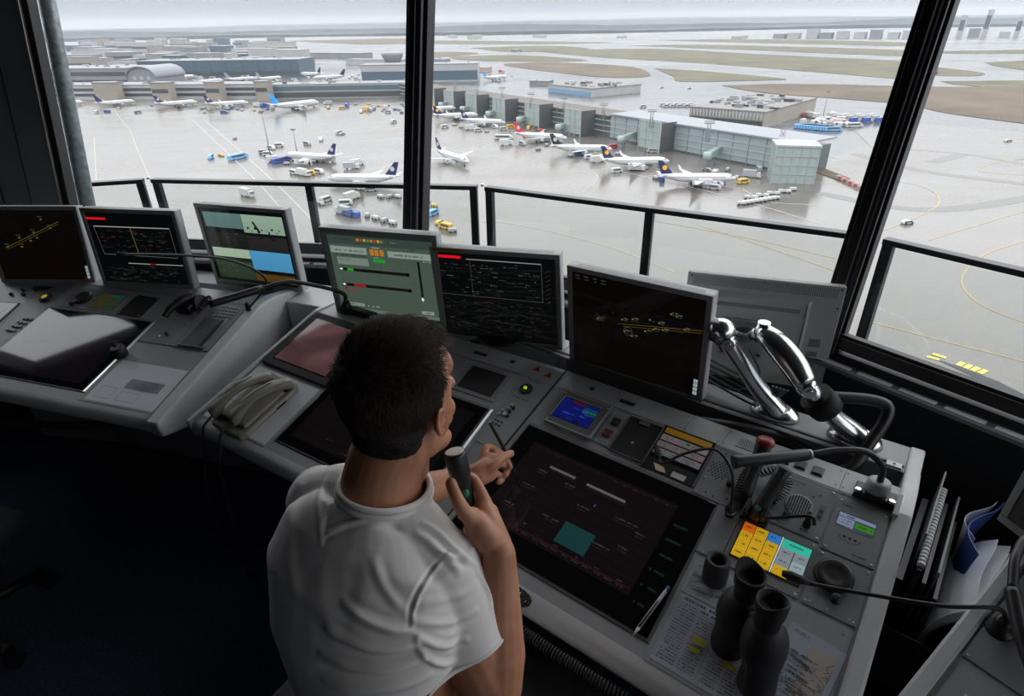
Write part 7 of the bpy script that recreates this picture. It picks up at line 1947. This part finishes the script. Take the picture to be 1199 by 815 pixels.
for i in range(NU):
    for j in range(NV + 1):
        th = PI * j / NV; ph = 2 * PI * i / NU; d = Vector((math.sin(th) * math.cos(ph), math.sin(th) * math.sin(ph), math.cos(th)))
        if d.length < 1e-6: continue
        p = skull(d); w = hair_w(p)
        t_ = .0075 + .0095 * max(0, min(1, (p.z - .02) / .07)) + .004 * max(0, min(1, (p.y - .02) / .05))
        t_ *= 1 + .16 * math.sin(p.x * 190 + 3 * math.sin(p.y * 120)) * math.sin(p.y * 170 + p.z * 130)
        G_[i, j] = (p + d * (t_ * w ** .6 - .0015 - .013 * (1 - w)), w)
vv = {}
for k, (p, w) in G_.items(): vv[k] = bm.verts.new(HM @ p - MO)
for i in range(NU):
    for j in range(NV):
        ks = [(i, j), ((i + 1) % NU, j), ((i + 1) % NU, j + 1), (i, j + 1)]
        if max(G_[k][1] for k in ks) > 0: 
            try: f = bm.faces.new([vv[k] for k in ks]); f.smooth = True
            except ValueError: pass
bmesh.ops.delete(bm, geom=[v for v in bm.verts if not v.link_faces], context='VERTS'); bmesh.ops.remove_doubles(bm, verts=bm.verts[:], dist=1e-5); bmesh.ops.recalc_face_normals(bm, faces=bm.faces[:])
M_hair = mat('hair_dark_brown', (.017, .011, .008), .75, noise=(160, .5), bump=(420, .9, .003))
hair = obj('hair', bm, M_hair, man)
NS = 16000; KP = 5; pos = []; rad = []; cnt = 0
while cnt < NS:
    z = rnd.uniform(-.75, 1); ph = rnd.uniform(0, 2 * PI); q = math.sqrt(1 - z * z); d = Vector((q * math.cos(ph), q * math.sin(ph), z)); p = skull(d); w = hair_w(p)
    if w < .6 or (abs(p.x) > .03 and p.y > .008 and p.z < .085) or rnd.random() > w + .1: continue
    top = max(0, min(1, (p.z - .03) / .06)); ln = (.010 + .016 * top) * rnd.uniform(.7, 1.25) * (.5 + .5 * w)
    flow = Vector((.25 * math.sin(p.y * 60) + .2 * (1 if p.x > 0 else -1), .9 * top * (1 if p.y < .02 else -.1) - .55 * (1 - top), -.9 * (1 - top) + .15)) + Vector((rnd.uniform(-.35, .35),) * 1 + (rnd.uniform(-.35, .35), rnd.uniform(-.25, .25)))
    flow = (flow - d * flow.dot(d)).normalized()
    base_t = (.0055 + .0085 * top) * w ** .6
    for k in range(KP):
        f = k / (KP - 1); u = p + d * (base_t * .6 + ln * (.55 + .35 * top) * f * (1 - .45 * f)) + flow * ln * (.75 * f + .35 * f * f)
        u = HM @ u - MO; pos.extend((u.x, u.y, u.z)); rad.append(.00055 * (1 - .75 * f))
    cnt += 1
hc = bpy.data.hair_curves.new('hair_strands'); hc.add_curves([KP] * NS); hc.attributes['position'].data.foreach_set('vector', pos)
ra = hc.attributes.get('radius') or hc.attributes.new('radius', 'FLOAT', 'POINT'); ra.data.foreach_set('value', rad)
hc.materials.append(mat('hair_strand', (.045, .027, .017), .55, spec=.4))
ho = bpy.data.objects.new('hair_strands', hc); COL.objects.link(ho); ho.parent = hair; ho['kind'] = 'stuff'

# ---- t-shirt
bm = bmesh.new()
NC = Vector((-.214, .764, 1.202)); NA = ((HC - neck0).normalized() * .6 + Zv * .7).normalized()
SL_END = [(1, shR.lerp(elR, .62), (elR - shR).normalized()), (-1, shL.lerp(elL, .62), (elL - shL).normalized())]
tube(bm, [NC - NA * .07, NC - NA * .03, NC + NA * .03], [.088, .080, .071], 30)
secs = [(c + Vector((0, 0, 0)), a + .012, b_ + .012) for c, a, b_ in SP[1:]]
secs[0] = (secs[0][0], secs[0][1] + .014, secs[0][2] + .012); secs[1] = (secs[1][0], secs[1][1] + .010, secs[1][2] + .012)
rings_loft(bm, secs, 36, 2.4)
for s, sh, el in ((1, shR, elR), (-1, shL, elL)):
    limb(bm, [neck0 + Rv * s * .030 + Vector((0, 0, -.016)) - Dv * .006, neck0.lerp(sh, .55) + Vector((0, 0, .006)), sh], [.056, .060, .064])
    out = sh.lerp(el, .62); d_ = (el - sh).normalized(); tube(bm, [sh - d_ * .02, sh.lerp(out, .4), sh.lerp(out, .8), out + d_ * .01], [.066, .069, .068, .069], 30)
    sphere(bm, sh, .065, None, 24, 18)
    sphere(bm, sh.lerp(SP[4][0], .45) - Dv * .005 + Vector((0, 0, -.02)), .088, None, 24, 18); sphere(bm, sh.lerp(SP[5][0], .35) + Vector((0, 0, -.01)) - Dv * .01, .078, None, 24, 18)
    limb(bm, [sh - Rv * s * .03 + Vector((0, 0, -.05)), sh - Rv * s * .03 + Vector((0, 0, -.13))], [.062, .075])
shirt = fuse(bm, .0034, 9)
co, no = arr(shirt)
def fold(P, w, h):
    """ridge along a polyline of world points"""
    global co
    P = [np.array(p) for p in P]; best = np.full(len(co), 9.0); tt = np.zeros(len(co)); L = len(P) - 1
    for i in range(L):
        a, b_ = P[i], P[i + 1]; ab = b_ - a; t = np.clip(((co - a) @ ab) / (ab @ ab), 0, 1); d = np.linalg.norm(co - (a + t[:, None] * ab), axis=1)
        m_ = d < best; best = np.where(m_, d, best); tt = np.where(m_, (i + t) / L, tt)
    env = np.sin(np.clip(tt, 0, 1) * np.pi) ** .5
    g = np.exp(-(best / w) ** 2) - .30 * np.exp(-((best - 1.9 * w) / (w * .9)) ** 2)
    return h * g * env
from mathutils.bvhtree import BVHTree
_bv = BVHTree.FromPolygons([tuple(v) for v in co.tolist()], [tuple(p_.vertices) for p_ in shirt.polygons])
def on(px, py, d=0):
    r = pray(px, py).normalized(); h = _bv.ray_cast(Vector((0, 0, CAM_Z)), r)
    return tuple(h[0]) if h[0] is not None else tuple(WP(px, py, d or 1.0))
disp = np.zeros(len(co))
FOLDS = [  # creases radiating from the right armpit, sleeve creases, seam, shoulder and yoke creases: (points, width, height)
    ([(486, 738), (462, 738), (430, 726), (398, 704)], .0065, .0075), ([(492, 752), (460, 760), (420, 754), (380, 735)], .0070, .0085), ([(500, 768), (462, 782), (420, 782), (372, 765)], .0075, .0085), ([(508, 786), (470, 802), (420, 806), (375, 795)], .0080, .008),
    ([(484, 722), (462, 704), (446, 680), (436, 650)], .0065, .0028), ([(484, 740), (500, 752), (525, 756), (550, 748)], .0050, .0060), ([(486, 748), (500, 770), (520, 778), (535, 775)], .0050, .0055), ([(482, 728), (502, 730), (530, 728), (560, 712)], .0050, .0050), ([(484, 712), (505, 705), (535, 698), (562, 684)], .0055, .0040),
    ([(478, 736), (480, 712), (490, 688), (506, 664), (526, 642)], .0028, -.0030), ([(483, 736), (485, 714), (495, 690), (511, 666), (531, 645)], .0026, .0026),
    ([(492, 612), (510, 622), (530, 640), (548, 656)], .0055, .0060), ([(484, 622), (504, 634), (524, 652), (540, 674)], .0060, .0045), ([(500, 640), (520, 650), (545, 655), (562, 664)], .0045, .0040), ([(556, 664), (566, 680), (574, 700), (576, 716)], .0045, .0035),
    ([(388, 548), (378, 570), (374, 600), (376, 628)], .0050, .0032), ([(400, 566), (390, 590), (378, 612), (376, 640)], .0045, .0028), ([(378, 628), (400, 616), (425, 608), (445, 604)], .0040, .0035), ([(350, 560), (342, 600), (340, 650), (348, 700)], .0100, .0022), ([(440, 640), (430, 680), (424, 720), (428, 760)], .0160, .0014), ([(372, 660), (380, 710), (392, 750), (410, 790)], .0140, .0014)]
for pts, w, h in FOLDS:
    P_ = [on(*q_) for q_ in pts]; P_ = [p_ for p_ in P_]; disp += fold([tuple(v) for v in spline(P_, 4)], w, h)
fr_ = co * 1.0
disp += .0006 * np.sin(co[:, 0] * 61 + 3 * np.sin(co[:, 2] * 23)) * np.sin(co[:, 2] * 47 + 2 * np.sin(co[:, 1] * 31))
co = co + no * disp[:, None]; setco(shirt, co)
# clean openings: neck and sleeve ends
bm = bmesh.new(); bm.from_mesh(shirt)
def open_at(c, ax, rad_):
    fs = [f for f in bm.faces if (f.calc_center_median() - c).length < rad_]
    geom = list({v for f in fs for v in f.verts}) + list({e for f in fs for e in f.edges}) + fs
    bmesh.ops.bisect_plane(bm, geom=geom, dist=1e-6, plane_co=c, plane_no=ax)
    rm = [f for f in bm.faces if (f.calc_center_median() - c).length < rad_ * 1.02 and (f.calc_center_median() - c).dot(ax) > 0]
    bmesh.ops.delete(bm, geom=rm, context='FACES')
open_at(NC, NA, .088)
for s, out, ax in SL_END: open_at(out - ax * .012, ax, .12)
loops = []
be = [e for e in bm.edges if e.is_boundary]; seen = set()
for e in be:
    if e in seen: continue
    v0 = e.verts[0]; loop = [v0.co.copy()]; v = e.verts[1]; seen.add(e); cur = e
    while v is not v0:
        loop.append(v.co.copy()); nx = [k for k in v.link_edges if k.is_boundary and k not in seen]
        if not nx: break
        cur = nx[0]; seen.add(cur); v = cur.other_vert(v)
    if len(loop) > 30: loops.append(loop)
bm.to_mesh(shirt); bm.free()
M_shirt = mat('white_cotton', (.84, .805, .79), .85, bump=(900, .25, .0008))
so = meobj('t_shirt', rel(shirt), M_shirt, man)
sol = so.modifiers.new('thick', 'SOLIDIFY'); sol.thickness = .0022; sol.offset = -1
# collar rib and sleeve hems follow the openings
for lp_ in loops:
    c = sum(lp_, Vector()) / len(lp_); neckish = (c - NC).length < .05
    st_ = max(1, len(lp_) // 44); P = [lp_[i] - MO for i in range(0, len(lp_), st_)]
    for _ in range(3): P = [(P[i - 1] + P[i] * 2 + P[(i + 1) % len(P)]) / 4 for i in range(len(P))]
    bm = bmesh.new(); tube(bm, P + [P[0], P[1]], .0055 if neckish else .0036, 10, caps=False)
    if neckish:
        tube(bm, [p - NA * .010 + (p + MO - c - NA * (p + MO - c).dot(NA)).normalized() * .003 for p in P + [P[0], P[1]]], .0050, 10, caps=False)
    obj('collar' if neckish else 'sleeve_hem', bm, M_shirt, man)
# trousers and shoes
bm = bmesh.new()
rings_loft(bm, [(SP[0][0] - Vector((0, 0, .03)), .19, .14), (SP[0][0] + Vector((0, 0, .06)), .19, .142), (SP[1][0] + Vector((0, 0, .03)), .184, .134)], 32)
for hp, kn, an in ((hipR, knR, anR), (hipL, knL, anL)):
    limb(bm, [hp, hp.lerp(kn, .5), kn], [.104, .092, .070]); limb(bm, [kn, kn.lerp(an, .5), an], [.070, .066, .058])
tr_ = fuse(bm, .006, 6); meobj('trousers', rel(tr_), mat('dark_trousers', (.012, .012, .014), .85), man)
for an in (anR, anL):
    bm = bmesh.new(); limb(bm, [an - Vector((0, 0, .045)), an + Dv * .08 - Vector((0, 0, .052)), an + Dv * .17 - Vector((0, 0, .060))], [.045, .043, .034]); me = fuse(bm, .005, 4); meobj('shoe', rel(me), mat('shoe_black', (.012, .012, .012), .4), man)
# wrist watch on the left arm
fa = (wrL - elL).normalized(); c0 = wrL - fa * .012
bm = bmesh.new(); x1, y1 = frame_of(fa)
tube(bm, [c0 - fa * .012 - MO, c0 + fa * .010 - MO], [.0315, .0305], 28, caps=False); tube(bm, [c0 + fa * .010 - MO, c0 - fa * .012 - MO], [.0285, .0290], 28, caps=False)
w = tag(obj('wrist_watch', bm, M_black_matt), 'black wrist watch on the man\'s left wrist', 'watch'); w.location = MO
# hand held microphone
am = (mic_top - mic_bot).normalized()
t = thing('handheld_microphone', 'black handheld microphone with a green button held in the man\'s right hand', 'microphone', loc=mic_bot)
Lm = (mic_top - mic_bot).length; q = lambda f: am * (Lm * f)
bm = bmesh.new(); tube(bm, [q(0), q(.04), q(.1), q(.35), q(.62), q(.70), q(.74), q(.96), q(1)], [.010, .0135, .0145, .0145, .0150, .0165, .0180, .0185, .0175], 28); obj('body', bm, mat('mic_black', (.022, .023, .024), .42), t)
bm = bmesh.new(); tube(bm, [q(1.0), q(1.010)], [.0158, .0150], 24); obj('grille', bm, mat('mic_grille', (.75, .75, .74), .5, bump=(900, .8, .001)), t)
vd = (Vector((0, 0, CAM_Z)) - mic_top).normalized(); sd = (vd - am * vd.dot(am)).normalized()
bm = bmesh.new(); lathe(bm, [(.0082, 0), (.0082, .003), (.006, .005), (0, .0055)], 20, T(*(q(.55) + sd * .0135)) @ sd.to_track_quat('Z', 'Y').to_matrix().to_4x4(), close=False); o = obj('button', bm, mat('green_button_held', (.015, .17, .075), .4), t); o['label'] = 'green button'
P = [mic_bot + am * .01, mic_bot - am * .05 + Vector((.01, .02, -.02)), Vector((-.04, .80, .98)), Vector((-.03, .86, .86)), Vector((.02, .90, .74)), tuple(ml(.10, -.425, -.20))]
bm = coil([Vector(p) - mic_bot for p in P], .0024, .010, 46); obj('coiled_cord', bm, M_black, t)
# pen in the left hand
tip = FB @ Vector((.0706, -.1584, .0055)); top = W_(573, 494, 1.535)
t = thing('stylus_pen', 'slim black stylus pen in the man\'s left hand touching the touch screen', 'pen', loc=tip)
d = (top - tip); bm = bmesh.new(); tube(bm, [d * 0, d * .08, d * .2, d * .97, d], [.0008, .0022, .0042, .0045, .003], 12); obj('barrel', bm, mat('pen_black', (.015, .015, .016), .3), t)
bm = bmesh.new(); tube(bm, [d * .05, d * .085], [.0016, .0026], 12); obj('tip', bm, mat('pen_tip_red', (.3, .03, .02), .4), t)
# office chair
def chair(label, c, az, am_=None):
    t = thing('office_chair', label, 'chair', loc=(c[0], c[1], 0), rotz=R(az))
    K2 = mat('chair_fabric', (.010, .011, .014), .9)
    bm = bmesh.new(); box2(bm, -.25, .25, -.24, .25, .38, .46); obj('seat', bm, K2, t, bev=.03)
    bm = bmesh.new(); prism(bm, [(-.27, .50), (-.22, .50), (-.27, .88), (-.32, .88)], -.22, .22, 'x'); obj('backrest', bm, K2, t, bev=.02)
    bm = bmesh.new(); box2(bm, -.03, .03, -.30, -.24, .36, .62); obj('back_stem', bm, M_black, t)
    bm = bmesh.new(); cyl(bm, (0, 0, .09), (0, 0, .38), .028, .028, 16); obj('gas_column', bm, M_black, t)
    for s in (-1, 1):
        bm = bmesh.new(); box2(bm, s * .30 - .04, s * .30 + .04, -.14, .16, .600, .628); obj('armrest', bm, am_ or M_black_matt, t, bev=.012)
        bm = bmesh.new(); box2(bm, s * .30 - .015, s * .30 + .015, -.02, .04, .40, .600); box2(bm, min(s * .2, s * .31), max(s * .2, s * .31), -.02, .04, .37, .40); obj('arm_post', bm, M_black, t)
    for k in range(5):
        a = 2 * PI * k / 5; bm = bmesh.new(); tube(bm, [(0, 0, .10), (.29 * math.cos(a), .29 * math.sin(a), .075)], [.026, .018], 10); obj('base_leg', bm, M_black, t)
        bm = bmesh.new(); cyl(bm, (.29 * math.cos(a) - .012, .29 * math.sin(a), .03), (.29 * math.cos(a) + .012, .29 * math.sin(a), .03), .03, .03, 14); obj('caster', bm, M_black, t)
    return t
_ch = SP[0][0]
chair('black office chair the man sits on, mostly hidden below him', (_ch.x, _ch.y), math.degrees(math.atan2(Dv.y, Dv.x)) - 90)
chair('black office chair at the far left, only an armrest edge in view', (-1.95, 1.36), -18, mat('armrest_grey', (.22, .21, .21), .5))
